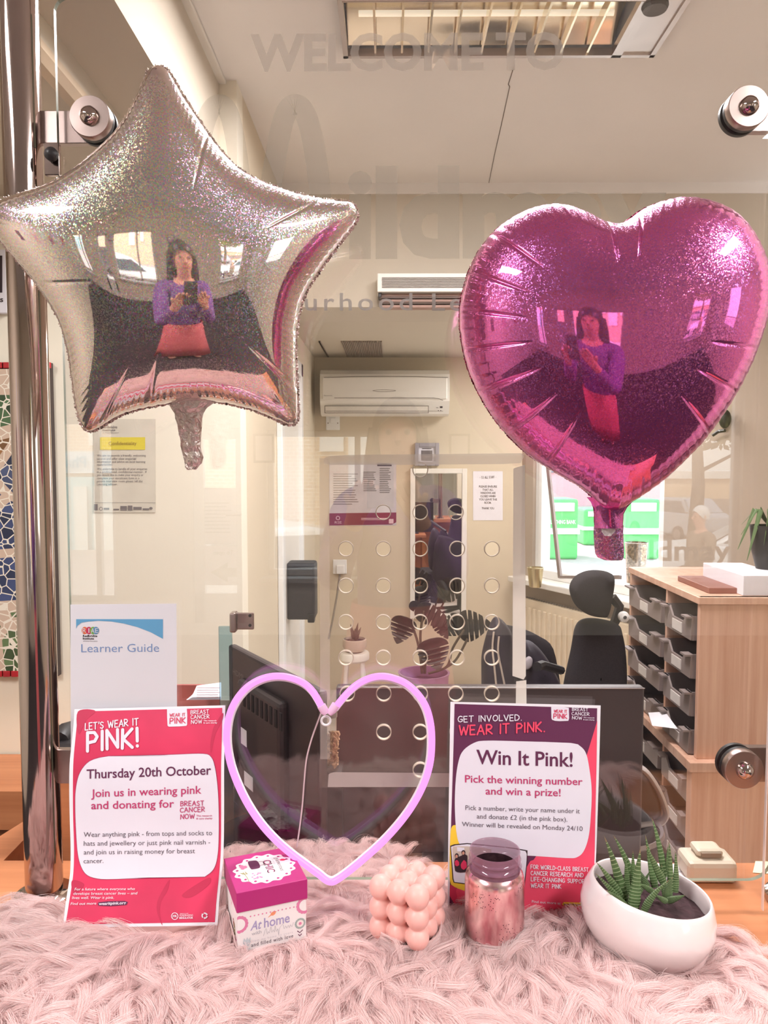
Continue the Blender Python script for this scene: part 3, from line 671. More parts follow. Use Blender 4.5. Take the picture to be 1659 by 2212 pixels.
def crinkle_tail(name, rows, D, m, parent, flat=.35, amp=.0022, n=18, tilt=0.):
    V = []; R2 = random.Random(2)
    for i, (x, y, w) in enumerate(rows):
        c = UPL(x, y, *D); r = w / 2 * c.y / F
        for k in range(n):
            a = 2 * PI * k / n; V.append((c.x + r * math.cos(a) + R2.uniform(-amp, amp) * .5, c.y + r * flat * math.sin(a) + R2.uniform(-amp, amp), c.z + R2.uniform(-amp, amp) * .4))
    Fc = [(i * n + k, i * n + (k + 1) % n, (i + 1) * n + (k + 1) % n, (i + 1) * n + k) for i in range(len(rows) - 1) for k in range(n)] + [tuple(range(n)), tuple(range((len(rows) - 1) * n, len(rows) * n))]
    return mesh(name, V, Fc, m, parent)
crinkle_tail('tail', [(418, 852, 120), (414, 870, 100), (410, 882, 78), (408, 892, 62), (408, 904, 58), (410, 916, 54), (410, 928, 50), (411, 940, 47), (412, 952, 44), (413, 964, 42), (415, 976, 42), (417, 988, 42), (417, 1000, 38), (415, 1008, 30), (414, 1014, 16)], PS, M_foilR, star, .4)
heart = thing('heart_balloon', 'pink holographic heart shaped foil balloon fixed on the glass', 'balloon', U(1320, 720, .985))
PH = tilted((1322, 720), .955, .55, .9)
HO = [(1328, 490), (1300, 482), (1262, 462), (1216, 447), (1170, 449), (1118, 468), (1070, 502), (1032, 550), (1008, 606), (995, 668), (998, 732), (1014, 800), (1046, 868), (1090, 930), (1142, 980), (1198, 1016), (1252, 1048), (1284, 1076), (1302, 1092), (1318, 1096), (1338, 1094), (1360, 1078), (1400, 1052), (1456, 1006), (1514, 944), (1560, 880), (1602, 806), (1634, 724), (1652, 644), (1648, 580), (1624, 520), (1586, 470), (1530, 440), (1470, 432), (1420, 442), (1380, 460), (1350, 482)]
inflate('foil_body', HO, (1322, 720), PH, .112, M_foilp, heart, [(92, .07), (170, .03)], 4, M_seamP, creases=[(.012, .08, .002, 1), (.14, .06, .0018, 1), (.185, .06, .0018, 1), (.225, .07, .0018, 1), (.265, .07, .0018, 1), (.31, .07, .0018, 1), (.36, .07, .0018, 1), (.41, .06, .0018, 1), (.62, .06, .0018, 1), (.67, .07, .0018, 1), (.72, .06, .0018, 1), (.975, .08, .002, 1)], pw=.42, back=.7)
def tail_sheet(rows, D, th, m, parent, name):
    V = []; n = 9; R2 = random.Random(4)
    for s in (-1, 1):
        for (y, xl_, xr_) in rows:
            for j in range(n):
                t = j / (n - 1); c = UPL(xl_ + (xr_ - xl_) * t, y, *D); V.append((c.x, c.y + s * th * math.sin(PI * t) ** .6 + R2.uniform(-1, 1) * th * .12, c.z))
    R_ = len(rows); Fc = []
    for s in (0, 1):
        for i in range(R_ - 1):
            for j in range(n - 1): k = s * R_ * n + i * n + j; Fc.append((k, k + 1, k + n + 1, k + n))
    return mesh(name, V, Fc, m, parent, True)
tail_sheet([(1074, 1268, 1384), (1084, 1276, 1366), (1096, 1281, 1354), (1110, 1283, 1347), (1126, 1283, 1346), (1140, 1284, 1345)], PH, .012, M_foilp, heart, 'neck')
tail_sheet([(1134, 1283, 1347), (1150, 1282, 1346), (1166, 1283, 1347), (1182, 1284, 1348), (1196, 1286, 1348), (1204, 1291, 1347), (1210, 1306, 1344)], PH, .004, M_foilPR, heart, 'tail')
mesh('tape_dot', [UPL(x, y, *PH) + PH[1] * .0062 for x, y in [(1299, 1134), (1326, 1133), (1328, 1145), (1318, 1156), (1305, 1155), (1298, 1146)]], [(0, 1, 2, 3, 4, 5)], mat('silver_glitter', (214, 205, 206), .5, .3, var=.3, scale=300), heart)

# ================================================================== POSTERS
K_red = (214, 50, 92); K_plum = (96, 38, 76); K_grey = (96, 84, 96); K_mag = (190, 58, 110)
def ink(name, c, r=.6): return mat('ink_' + name, c, r, var=.02)
i_red = ink('raspberry', K_red); i_plum = ink('plum', K_plum); i_grey = ink('grey', K_grey); i_mag = ink('magenta', K_mag); i_white = ink('white', (228, 223, 235)); i_dkred = ink('dark_raspberry', (192, 40, 80)); i_coral = ink('coral', (238, 74, 106)); i_yel = ink('yellow', (246, 204, 60)); i_black = ink('black', (52, 36, 44)); i_lred = ink('pale_raspberry', (226, 74, 112))
# --- Learner Guide
lg = thing('learner_guide_sheet', 'white sheet headed Learner Guide in a clear sleeve, stuck behind the red poster', 'sheet of paper', U(265, 1420, 1.073))
S = Sheet(lambda x, y: 1.074)
S.put('sheet', ([(152, 1306), (381, 1304), (383, 1634), (153, 1634)], [(0, 1, 2, 3)]), M_paper, lg, 0, .0003)
S.put('sleeve', ([(150, 1303), (386, 1302), (388, 1640), (150, 1640)], [(0, 1, 2, 3)]), glass_mat('sleeve_film', (250, 250, 250), .02), lg, .0012)
arcp = [(164.5, 1358), (167, 1352), (176, 1345), (192, 1342.5), (212, 1341), (240, 1342.5), (268, 1347), (298, 1355), (326, 1366), (352, 1380)]
V = []; 
for x, y in arcp: V += [(x, y), (x, 1337.5)]
S.put('blue_banner', (V, [(2 * i, 2 * i + 1, 2 * i + 3, 2 * i + 2) for i in range(len(arcp) - 1)]), ink('sky_blue', (104, 170, 214)), lg, .0003)
lgo = S.put('logo', disc2(183, 1362, 6.5, 8), ink('logo_orange', (236, 120, 70)), lg, .0003)
for x, c, nm in [(192, (208, 52, 92), 'logo_crimson'), (201, (126, 178, 84), 'logo_green'), (207, (96, 150, 190), 'logo_blue')]: S.put('logo_spot', disc2(x, 1362, 6.5, 8), ink(nm, c), lgo, .0003 + .0001 * (x - 183) / 8)
S.put('logo_letters', join2(text_px('R', 178.5, 1367, 186, 1367, 10), text_px('I', 191, 1367, 193, 1367, 10), text_px('A', 196.5, 1367, 204, 1367, 10), text_px('E', 205.5, 1367, 212, 1367, 10)), i_white, lgo, .0009)
S.put('institute_name', join2(text_px('Redbridge', 179, 1376, 210, 1376, 4.6, .02), text_px('Institute', 179, 1381.5, 203, 1381.5, 4.4, .02), text_px('of Adult Education', 179.5, 1386, 210.5, 1386, 2.3)), i_black, lg, .0003)
S.put('title', text_px('Learner Guide', 175.5, 1409, 343.5, 1408, 17.5, -.004), ink('slate_blue', (132, 158, 204)), lg, .0003)
# --- left poster, buckled sheet leaning on the glass
def dl(x, y):
    t = (y - 1528) / 476.0; return 1.066 - .072 * t - .007 * math.sin(2.2 * PI * t) - .002 * math.cos((x - 150) / 336 * 2 * PI)
lp = thing('pink_poster', "curling red poster reading LET'S WEAR IT PINK! leaning on the glass by the steel post", 'poster', (U(315, 1765, 1.03)))
S = Sheet(dl)
oL = [(161, 1532), (158.5, 1570), (155, 1604), (150.5, 1648), (149.5, 1700), (150.5, 1764), (152.5, 1830), (152, 1878), (149, 1905), (144, 1937), (139.5, 1970), (136.5, 2004)]
oR = [(486.5, 1523.5), (485, 1600), (484, 1660), (484, 1764), (483, 1830), (480, 1880), (474, 1940), (470, 1999)]
iL = [(168, 1537), (165.5, 1570), (162, 1604), (158.5, 1648), (157.5, 1700), (158, 1764), (160, 1830), (159, 1878), (156, 1907), (151, 1938), (146, 1970), (141.5, 1997)]
iR = [(480, 1529), (479, 1600), (477.5, 1660), (477.5, 1764), (477, 1830), (474, 1880), (468, 1940), (464, 1992)]
cr2 = lambda P: [(p.x, p.y) for p in crom(P, 6)]
def strip(L_, R_, nx=14, n=44):
    def at(P, t):
        P = cr2(P); k = t * (len(P) - 1); i = min(int(k), len(P) - 2); f_ = k - i; return (P[i][0] + (P[i + 1][0] - P[i][0]) * f_, P[i][1] + (P[i + 1][1] - P[i][1]) * f_)
    # rows share the same parameter by height fraction
    def byh(P):
        P = cr2(P); ys = np.array([p[1] for p in P]); xs = np.array([p[0] for p in P]); h = (ys - ys[0]) / (ys[-1] - ys[0]); tt = np.linspace(0, 1, n + 1); return np.interp(tt, h, xs), ys[0] + (ys[-1] - ys[0]) * tt
    (xa, ya), (xb, yb_) = byh(L_), byh(R_); V = []; Fc = []
    for i in range(n + 1):
        for j in range(nx + 1): q = j / nx; V.append((xa[i] + (xb[i] - xa[i]) * q, ya[i] + (yb_[i] - ya[i]) * q))
    for i in range(n):
        for j in range(nx): k = i * (nx + 1) + j; Fc.append((k, k + 1, k + nx + 2, k + nx + 1))
    return V, Fc
S.put('sheet', strip(oL, oR), M_paper, lp, 0, .0003)
# printed fabric folds: a wavy two-tone ink
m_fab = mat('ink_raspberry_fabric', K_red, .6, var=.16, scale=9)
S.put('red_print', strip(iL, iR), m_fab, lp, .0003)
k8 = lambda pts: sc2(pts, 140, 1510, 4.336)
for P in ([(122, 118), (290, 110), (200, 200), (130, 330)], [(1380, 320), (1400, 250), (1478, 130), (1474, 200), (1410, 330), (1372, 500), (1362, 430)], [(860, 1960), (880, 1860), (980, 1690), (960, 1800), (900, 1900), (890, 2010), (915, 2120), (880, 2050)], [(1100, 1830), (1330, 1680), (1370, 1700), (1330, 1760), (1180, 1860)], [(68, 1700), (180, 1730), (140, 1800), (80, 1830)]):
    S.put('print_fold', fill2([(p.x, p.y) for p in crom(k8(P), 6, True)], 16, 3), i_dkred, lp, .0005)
pan = [(p.x, p.y) for p in crom(k8([(270, 566), (430, 534), (700, 530), (1000, 522), (1290, 513), (1370, 545), (1405, 640), (1428, 800), (1440, 1000), (1442, 1250), (1432, 1450), (1400, 1580), (1330, 1650), (1240, 1672), (800, 1674), (430, 1687), (300, 1680), (205, 1645), (150, 1560), (120, 1430), (104, 1200), (98, 1000), (102, 860), (130, 720), (190, 620)]), 6, True)]
S.put('panel_outline', fill2([(315 + (x - 315) * 1.005, 1763 + (y - 1763) * 1.006) for x, y in pan], 44, 14), ink('outline', (150, 60, 100)), lp, .0007)
S.put('white_panel', fill2(pan, 44, 14), i_white, lp, .0009)
lf = .0013
def tab(S, px, sx, P0, P1, P2, P3, par, lift): pass
S.put('headline', join2(hand_px("LET'S WEAR IT", 184, 1577, 298.5, 1566, 14.5, .16), hand_px('PINK!', 189, 1622, 299, 1612, 40, .17, seed=3)), i_white, lp, lf)
S.put('white_tab', fill2(k8([(957, 92), (1143, 86), (1147, 150), (1146, 240), (1138, 252), (1060, 258), (975, 259), (962, 250), (958, 170)]), 14, 4), i_white, lp, .0009)
S.put('tab_lettering', join2(hand_px('WEAR IT', 366.5, 1548, 400, 1547, 6.5, .17), hand_px('PINK', 367, 1563, 400, 1562, 12, .17)), i_red, lp, lf)
S.put('charity_name', join2(hand_px('BREAST', 412, 1542.5, 451, 1541, 8, .16), hand_px('CANCER', 412, 1553, 452, 1551.5, 8, .16), hand_px('NOW', 413, 1563.5, 436, 1562.5, 8, .16), text_px('The research', 439.5, 1558, 467.5, 1558, 2.8, .02), text_px('& care charity', 439.5, 1563, 469, 1562.5, 2.8, .02)), i_white, lp, lf)
S.put('date_line', text_px('Thursday 20th October', 187, 1682, 456, 1673, 19.5, .012), i_plum, lp, lf)
S.put('invitation', join2(text_px('Join us in wearing pink', 197, 1722, 435, 1714, 16.5, .01), text_px('and donating for', 197, 1748, 376, 1744, 16.5, .01)), i_mag, lp, lf)
S.put('charity_logo', join2(hand_px('BREAST', 390, 1741, 440, 1740, 10, .16), hand_px('CANCER', 389, 1755, 442, 1753, 10, .16), hand_px('NOW', 390, 1769.5, 420, 1768, 10, .16), text_px('The research', 424, 1764, 458, 1763.5, 3.5, .01), text_px('& care charity', 424, 1770, 459, 1769.5, 3.5, .01)), i_mag, lp, lf)
S.put('body_text', join2(text_px('Wear anything pink - from tops and socks to', 181, 1808, 458, 1804, 10.2, -.004), text_px('hats and jewellery or just pink nail varnish -', 181, 1827, 454, 1824, 10.2, -.004), text_px('and join us in raising money for breast', 181, 1846, 421, 1843, 10.2, -.004), text_px('cancer.', 180.5, 1865, 223.5, 1864, 10.2, -.004)), i_grey, lp, lf)
S.put('small_print', join2(text_px('For a future where everyone who', 161, 1923.5, 291, 1922.5, 5.6, .004, 1, .2), text_px('develops breast cancer lives – and', 158, 1933, 296, 1932, 5.6, .004, 1, .2), text_px('lives well. Wear it pink.', 155.5, 1942, 246, 1941.5, 5.6, .004, 1, .2), text_px('Find out more', 152.5, 1955, 207.5, 1954, 5.6, .004, 1, .2)), i_white, lp, lf)
S.put('web_patch', fill2(k8([(305, 1920), (320, 1900), (420, 1893), (560, 1891), (594, 1900), (575, 1930), (430, 1940), (320, 1938)]), 6, 4), i_plum, lp, .0009)
S.put('web_address', text_px('wearitpink.org', 213, 1955, 271.5, 1953, 5.8, .02, 1, .15), i_white, lp, lf)
S.put('regulator_mark', join2(ring2(377.5, 1979, 7.8, 1.4), text_px('FR', 373, 1982, 382.5, 1981.5, 5, .02), text_px('Registered with', 389, 1974.5, 407, 1974, 2), text_px('FUNDRAISING', 388, 1979.5, 417, 1979, 4), text_px('REGULATOR', 387.5, 1985, 417, 1984.5, 4, .03)), i_white, lp, lf)
rc = []
for k in range(3):
    a = 2 * PI * k / 3 - PI / 2; cx, cy2 = 442, 1978; q = [(cx + 5.4 * math.cos(a + .35 * j), cy2 + 5.4 * math.sin(a + .35 * j)) for j in range(-1, 4)]
    rc.append(line2(q, 3.0)); e = (cx + 5.4 * math.cos(a + 1.5), cy2 + 5.4 * math.sin(a + 1.5)); rc.append(([(cx + 2.6 * math.cos(a + 1.05), cy2 + 2.6 * math.sin(a + 1.05)), (cx + 8.2 * math.cos(a + 1.05), cy2 + 8.2 * math.sin(a + 1.05)), e], [(0, 1, 2)]))
S.put('recycling_mark', join2(*rc), i_white, lp, lf)
# --- right poster
def dr_(x, y): return 1.066 - .03 * (y - 1518) / 465
rp = thing('raffle_poster', 'plum and pink poster reading Win It Pink! standing behind the silver pink jar', 'poster', U(1130, 1750, 1.05))
S = Sheet(dr_)
S.put('sheet', strip([(973, 1516), (971, 1640), (968.5, 1800), (967, 1976)], [(1297.5, 1524), (1294, 1660), (1288, 1840), (1280, 1986)]), M_paper, rp, 0, .0003)
k3 = lambda pts: sc2(pts, 940, 1500, 3.456)
S.put('plum_print', strip([(982, 1520.5), (979, 1640), (974, 1800), (970.5, 1970)], [(1290, 1530), (1287, 1660), (1281, 1840), (1273, 1983)]), i_plum, rp, .0003)
S.put('pink_band', fill2(k3([(1209, 200), (1211, 110), (1205, 500), (1188, 1300), (1150, 1670), (560, 1665), (690, 1260), (760, 1205), (1060, 1160), (1100, 560)]), 40, 6), i_coral, rp, .0005)
S.put('pink_corner', fill2(k3([(107, 1500), (112, 1420), (160, 1440), (210, 1640), (180, 1632)]), 12, 4), i_red, rp, .0005)
S.put('pink_floor', fill2(k3([(190, 1636), (150, 1440), (250, 1400), (600, 1420), (760, 1200), (1150, 1230), (1140, 1668), (600, 1666)]), 20, 6), i_coral, rp, .00055)
S.put('yellow_curve', fill2([(p.x, p.y) for p in crom(k3([(148, 975), (120, 1000), (112, 1100), (108, 1250), (112, 1400), (150, 1440), (260, 1440), (260, 1100), (200, 1000)]), 5, True)], 20, 4), i_yel, rp, .0007)
S.put('white_panel', fill2([(p.x, p.y) for p in crom(k3([(290, 362), (390, 345), (700, 352), (1010, 362), (1085, 388), (1128, 445), (1152, 560), (1168, 700), (1165, 860), (1148, 1050), (1112, 1165), (1062, 1214), (985, 1222), (700, 1204), (400, 1196), (260, 1180), (190, 1130), (160, 1040), (147, 850), (152, 660), (170, 520), (205, 425)]), 6, True)], 44, 10), i_white, rp, .0009)
S.put('headline', hand_px('GET INVOLVED.', 989, 1560, 1127, 1556, 12.5, .16, seed=2), i_white, rp, lf)
S.put('pink_headline', hand_px('WEAR IT PINK.', 992, 1588, 1177, 1580, 20, .17, seed=6), i_coral, rp, lf)
S.put('white_tab', fill2(k3([(866, 90), (998, 95), (1000, 180), (994, 198), (930, 200), (876, 196), (868, 180)]), 10, 4), i_white, rp, .0009)
S.put('tab_lettering', join2(hand_px('WEAR IT', 1197, 1539, 1225, 1540, 6, .17), hand_px('PINK', 1196, 1551.5, 1224.5, 1552.5, 10, .17)), i_red, rp, lf)
S.put('charity_name', join2(hand_px('BREAST', 1236, 1535, 1270, 1536.5, 6.6, .17), hand_px('CANCER', 1235, 1544.5, 1273, 1546, 6.6, .17), hand_px('NOW', 1236, 1553.5, 1257, 1554.5, 6.6, .17), text_px('The research', 1260, 1551, 1284, 1552, 2.4, .02), text_px('& care charity', 1260, 1555.5, 1284.5, 1556.5, 2.4, .02)), i_white, rp, lf)
S.put('title', text_px('Win It Pink!', 1029, 1650, 1237, 1656, 30, .014), i_plum, rp, lf)
S.put('invitation', join2(text_px('Pick the winning number', 1004.5, 1690, 1258.5, 1696, 15.5, .01), text_px('and win a prize!', 1049, 1716, 1211, 1720, 15.5, .01)), i_mag, rp, lf)
S.put('body_text', join2(text_px('Pick a number, write your name under it', 1005.5, 1749.5, 1252.5, 1757, 10, -.004), text_px('and donate £2 (in the pink box).', 1030, 1768, 1225.5, 1775, 10, -.004), text_px('Winner will be revealed on Monday 24/10', 998, 1785, 1258.5, 1795, 10, -.004)), i_grey, rp, lf)
S.put('appeal_text', join2(hand_px('FOR WORLD-CLASS BREAST', 1146.5, 1876.5, 1271, 1883, 8.6, .16), hand_px('CANCER RESEARCH AND', 1146.5, 1890, 1260, 1895, 8.6, .16), hand_px('LIFE-CHANGING SUPPORT', 1147, 1903, 1269, 1909, 8.6, .16), hand_px('WEAR IT PINK', 1147, 1917, 1212, 1919.5, 8.6, .16)), i_white, rp, lf)
S.put('web_line', text_px('Find out more at', 1149, 1950, 1211, 1954, 5.4, .004), i_white, rp, lf)
S.put('web_patch', fill2([(1214, 1953), (1218, 1948.5), (1264, 1950), (1276, 1953), (1272, 1958), (1218, 1957)], 6, 3), i_yel, rp, .0009)
S.put('web_address', text_px('wearitpink.org', 1217, 1955.5, 1275, 1958, 5.2, .02), i_plum, rp, lf)
S.put('regulator_mark', join2(ring2(1208, 1976, 6.2, 1.1), text_px('FR', 1204.6, 1978.4, 1211.5, 1978.6, 3.8, .02), text_px('FUNDRAISING', 1217, 1975, 1240, 1976, 2.6), text_px('REGULATOR', 1217, 1980, 1240, 1981, 2.6)), i_white, rp, lf)
# printed snapshot on the poster: white frame, photo of two people in pink
S.put('snapshot_outline', fill2(k3([(112, 1122), (240, 1110), (560, 1140), (690, 1164), (688, 1250), (664, 1480), (640, 1482), (500, 1440), (145, 1418), (130, 1390)]), 20, 4), i_black, rp, .0011)
S.put('snapshot_frame', fill2(k3([(118, 1130), (240, 1118), (560, 1148), (684, 1172), (682, 1250), (658, 1472), (640, 1474), (500, 1434), (148, 1410), (138, 1385)]), 20, 4), i_white, rp, .0013)
pic = S.put('snapshot', fill2(k3([(127, 1150), (136, 1134), (240, 1134), (420, 1150), (420, 1345), (240, 1332), (160, 1334), (146, 1320)]), 14, 4), ink('photo_buff', (206, 188, 176)), rp, .0015)
S.put('photo_window', fill2(k3([(163, 1140), (218, 1142), (218, 1172), (165, 1172)]), 4, 2), i_white, pic, .0017)
for nm, mm_, P in [('photo_coat', i_black, [(140, 1250), (155, 1215), (175, 1225), (190, 1262), (198, 1200), (215, 1190), (240, 1200), (240, 1325), (190, 1330), (150, 1325)]), ('photo_top', i_red, [(146, 1245), (162, 1235), (178, 1250), (180, 1275), (162, 1284), (148, 1275)]), ('photo_balloon', i_red, [(190, 1270), (202, 1250), (215, 1236), (232, 1250), (238, 1290), (215, 1310), (195, 1300)])]:
    S.put(nm, fill2(k3(P), 10, 3), mm_, pic, .0019 if nm == 'photo_coat' else .0021)
for x, y in ((161, 1204), (211, 1180)): S.put('photo_hair', disc2(*k3([(x, y)])[0], 4.2, 5.2), i_black, pic, .0019); S.put('photo_face', disc2(*k3([(x - 1, y + 5)])[0], 2.7, 3.6), ink('photo_skin', (206, 150, 130)), pic, .0023)
# ================================================================== NEON HEART
NP = [(752, 500), (722, 440), (680, 374), (625, 322), (555, 288), (470, 268), (380, 270), (290, 297), (205, 352), (135, 435), (88, 535), (66, 650), (68, 770), (94, 905), (145, 1045), (215, 1185), (305, 1320), (410, 1438), (525, 1540), (640, 1626), (730, 1692), (775, 1728), (815, 1742), (855, 1728), (930, 1676), (1040, 1586), (1175, 1465), (1295, 1335), (1395, 1200), (1475, 1050), (1522, 900), (1536, 750), (1528, 610), (1495, 490), (1435, 395), (1355, 322), (1265, 282), (1180, 267), (1095, 280), (1010, 320), (940, 378), (885, 440), (842, 495)]
NP = [(p.x, p.y) for p in crom(sc2(NP, 470, 1380, 3.318), 5)]
def dn(y): return 1.064 - .03 * (y - 1455) / 455
nt = thing('neon_heart', 'glowing pink neon heart outline leaning on the glass between the two posters', 'neon sign', U(712, 1905, 1.03))
M_neon = mat('neon_pink', (120, 40, 120), .4, emit=(255, 164, 246), estr=1.08)
M_sil = mat('white_silicone', (236, 232, 236), .45)
B().tube([U(x, y, dn(y) - .006) for x, y in NP], .0047, 10).build('light_tube', M_neon, nt, True)
cxn = 712; cyn = 1680
B().tube([U(cxn + (x - cxn) * .985, cyn + (y - cyn) * .985, dn(y) + .004) for x, y in NP], .0053, 8).build('silicone_backing', M_sil, nt, True)
mcap = mat('clear_pink_cap', (240, 196, 232), .3)
B().tube([U(x, y, dn(y) - .006) for x, y in [(694, 1524), (701, 1536), (705, 1542)]], [.0062, .006, .004], 12).build('end_cap', mcap, nt, True)
B().tube([U(x, y, dn(y) - .006) for x, y in [(726, 1522), (718, 1534), (711, 1542)]], [.0062, .006, .004], 12).build('end_cap', mcap, nt, True)
c = U(704, 1557, 1.058); B().tube([(c.x + .0062 * math.cos(a * PI / 12), c.y, c.z + .0062 * math.sin(a * PI / 12)) for a in range(24)], .0017, 8, True).build('hanging_ring', M_sil, nt, True)
cab = [U(p.x, p.y, 1.066) for p in crom([(694, 1540), (684, 1566), (672, 1600), (662, 1640), (657, 1690), (653, 1740), (647, 1790), (641, 1830)], 6)]
B().tube(cab, .0011, 6).build('power_cable', mat('translucent_cable', (206, 182, 186), .35), nt, True)

# ================================================================== GIFT BOX
FCx = Vector((-.1937, .9455, CT + .012)); ay = math.radians(21.7)
bu = Vector((math.cos(ay), math.sin(ay), 0)); bv = Vector((-math.sin(ay), math.cos(ay), 0)); SA = .0935; BH = .0815; LH = .0265
gx = thing('gift_box', 'small square white patterned gift box with a magenta lid on the pink fur', 'gift box', FCx + (bu + bv) * SA / 2, ay)
Mb = Matrix(((bu.x, bv.x, 0, FCx.x), (bu.y, bv.y, 0, FCx.y), (0, 0, 1, FCx.z), (0, 0, 0, 1)))
M_card = mat('white_card', (240, 236, 236), .5, var=.01); M_lid = mat('magenta_card', (178, 34, 116), .38, var=.02)
B().box((.0016, .0016, 0), (SA - .0016, SA - .0016, BH - .002), Mb, .0008).build('body', M_card, gx)
lid = B().box((0, 0, BH - LH), (SA, SA, BH), Mb, .0009).build('lid', M_lid, gx)
def onface(f):
    return {'top': lambda u, v: Mb @ Vector((u, v, BH)), 'front': lambda u, v: Mb @ Vector((u, .0016, v)), 'left': lambda u, v: Mb @ Vector((.0016, SA - u, v))}[f]
FN = {'top': Vector((0, 0, 1)), 'front': -bv, 'left': -bu}
def deco(name, V2Fc, f, m, parent, lift=.0002):
    g = onface(f); return mesh(name, [g(v[0], v[1]) + FN[f] * (lift + getattr(v, 'l', 0.)) for v in V2Fc[0]], V2Fc[1], m, parent)
def tfit(s, x, y, w, h, off=0., rot=0., sp=1., shear=0.):
    V, Fc = text_px(s, 0, 0, w, 0, h, off, sp, shear); c, s_ = math.cos(rot), math.sin(rot)
    return [(x + a * c + b_ * s_, y + a * s_ - b_ * c) for a, b_ in V], Fc
M_cream = ink('label_cream', (238, 226, 224)); i_lil = ink('lilac', (168, 158, 200)); i_gry2 = ink('soft_grey', (176, 176, 184)); i_pk = ink('rose', (222, 130, 170)); i_or = ink('robin_orange', (238, 150, 110)); i_ol = ink('olive', (150, 140, 90))
LC = (SA * .5, SA * .5)
sc_ = []
for k in range(160):
    a = 2 * PI * k / 160; r = 1 + .05 * math.cos(15 * a); sc_.append((LC[0] + .0405 * r * math.cos(a), LC[1] + .036 * r * math.sin(a)))
lab = deco('scalloped_label', (sc_, [tuple(range(160))]), 'top', M_cream, lid)
for k in range(15):
    a = 2 * PI * k / 15; deco('dot', disc2(LC[0] + .0365 * math.cos(a), LC[1] + .0322 * math.sin(a), .0019, None, 14), 'top', M_lid, lab, .0004)
deco('chic_lettering', tfit('CHIC', .0485, .067, .034, .0098, .03, -PI / 2), 'top', i_black, lab, .0004)
deco('chic_inlay', tfit('CHIC', .0492, .0665, .033, .0084, -.012, -PI / 2), 'top', i_pk, lab, .0006)
deco('glamorous_lettering', tfit('glamorous', .0655, .069, .0365, .0058, -.004, -PI / 2, 1, .15), 'top', i_black, lab, .0004)
deco('dotted_line', join2(*[disc2(.0618, .067 - .0028 * k, .0006, None, 8) for k in range(12)]), 'top', i_gry2, lab, .0004)
def bird(x, y, k, rot=0.):
    P = [(p.x, p.y) for p in crom([(-5, 1), (-2, 3.2), (1, 4), (3, 3.2), (4.4, 2.4), (3, 1.6), (2, -1), (-1, -2.6), (-4, -2)], 4, True)] ; c, s = math.cos(rot), math.sin(rot)
    V, Fc = join2((P, [tuple(range(len(P)))]), line2([(-4, -1), (-9, -4)], [2, .6]))
    return [(x + (a * c - b_ * s) * k, y + (a * s + b_ * c) * k) for a, b_ in V], Fc
deco('bird', bird(.0745, .061, .0009, 2.4), 'top', i_red, lab, .0004)
deco('handbag', join2(([(p.x, p.y) for p in crom([(.029, .071), (.029, .052), (.033, .0495), (.041, .0505), (.0425, .060), (.041, .070), (.035, .0725)], 5, True)], [tuple(range(35))])), 'top', i_plum, lab, .0004)
deco('handbag_strap', line2([(p.x, p.y) for p in crom([(.0425, .066), (.047, .0655), (.049, .061), (.047, .0565), (.0425, .056)], 6)], .0007), 'top', i_plum, lab, .0004)
fl = []
R4 = random.Random(4)
for k in range(16): fl.append(disc2(.026 + R4.uniform(-.006, .008) + .006, .037 + R4.uniform(-.009, .007) - .004, .0015, None, 8))
deco('blossom', join2(*fl), 'top', i_pk, lab, .0004)
deco('rosebud', join2(disc2(.0185, .062, .003, .004), disc2(.0225, .059, .003, .0035), disc2(.019, .0565, .0025, .003)), 'top', i_pk, lab, .0005)
deco('leaf', join2(line2([(.013, .047), (.017, .043), (.022, .0405), (.020, .048)], [.0004, .0028, .003, .0006]), line2([(.0175, .047), (.020, .033), (.0205, .022)], .0009)), 'top', i_ol, lab, .0004)
# front print
fp = deco('front_dots', join2(*[disc2(.018 + .0052 * k, .0465, .0010, None, 10) for k in range(12)]), 'front', i_pk, gx)
deco('at_home_lettering', join2(tfit('At', .0175, .0275, .0135, .0115, .012, 0, 1, .25), tfit('home', .0355, .0275, .034, .0125, .012)), 'front', i_lil, gx)
deco('with_lettering', tfit('with', .0195, .0205, .0125, .0046, 0, .05), 'front', i_gry2, gx)
deco('signature', line2([(p.x, p.y) for p in crom([(.0345, .0165), (.038, .026), (.0395, .018), (.041, .021), (.0425, .019), (.0445, .027), (.0455, .019), (.0475, .022), (.049, .0185), (.050, .027), (.0515, .019), (.0535, .022), (.0545, .0135), (.056, .022), (.060, .0265), (.062, .020), (.064, .0235), (.0655, .02), (.0675, .0235), (.069, .020), (.0705, .0235), (.0725, .0205), (.0745, .026)], 4)], .0004), 'front', i_gry2, gx)
deco('faint_lettering', tfit('from my home to yours', .0185, .0115, .055, .003, -.004, 0, 1.3), 'front', ink('pale_grey', (206, 204, 210)), gx)
deco('motto_lettering', tfit('and filled with love', .0185, .0055, .0555, .0048, .006, 0, 1.15), 'front', i_grey, gx)
deco('robin', bird(.0485, .0435, .00085, 0), 'front', i_or, gx)
def flower(x, y, r, petals, colr, colc, f, half=None):
    q = []
    for k in range(petals):
        a = 2 * PI * k / petals; px_, py_ = x + r * math.cos(a), y + r * math.sin(a)
        if half is None or (half > 0 and px_ >= .0018) or (half < 0 and px_ <= SA - .0035): q.append(disc2(px_, py_, r * .34, None, 10))
    if q: deco('flower_petals', join2(*q), f, colr, gx)
    pts = [(min(max(x + r * .86 * math.cos(2 * PI * k / 24), .0016), SA - .0018), y + r * .86 * math.sin(2 * PI * k / 24)) for k in range(24)]
    deco('flower_eye', (pts, [tuple(range(24))]), f, colc, gx, .0004)
flower(.0035, .0385, .0088, 16, i_pk, M_card, 'front', 1); flower(SA - .0035, .046, .0088, 16, i_pk, M_card, 'front', -1)
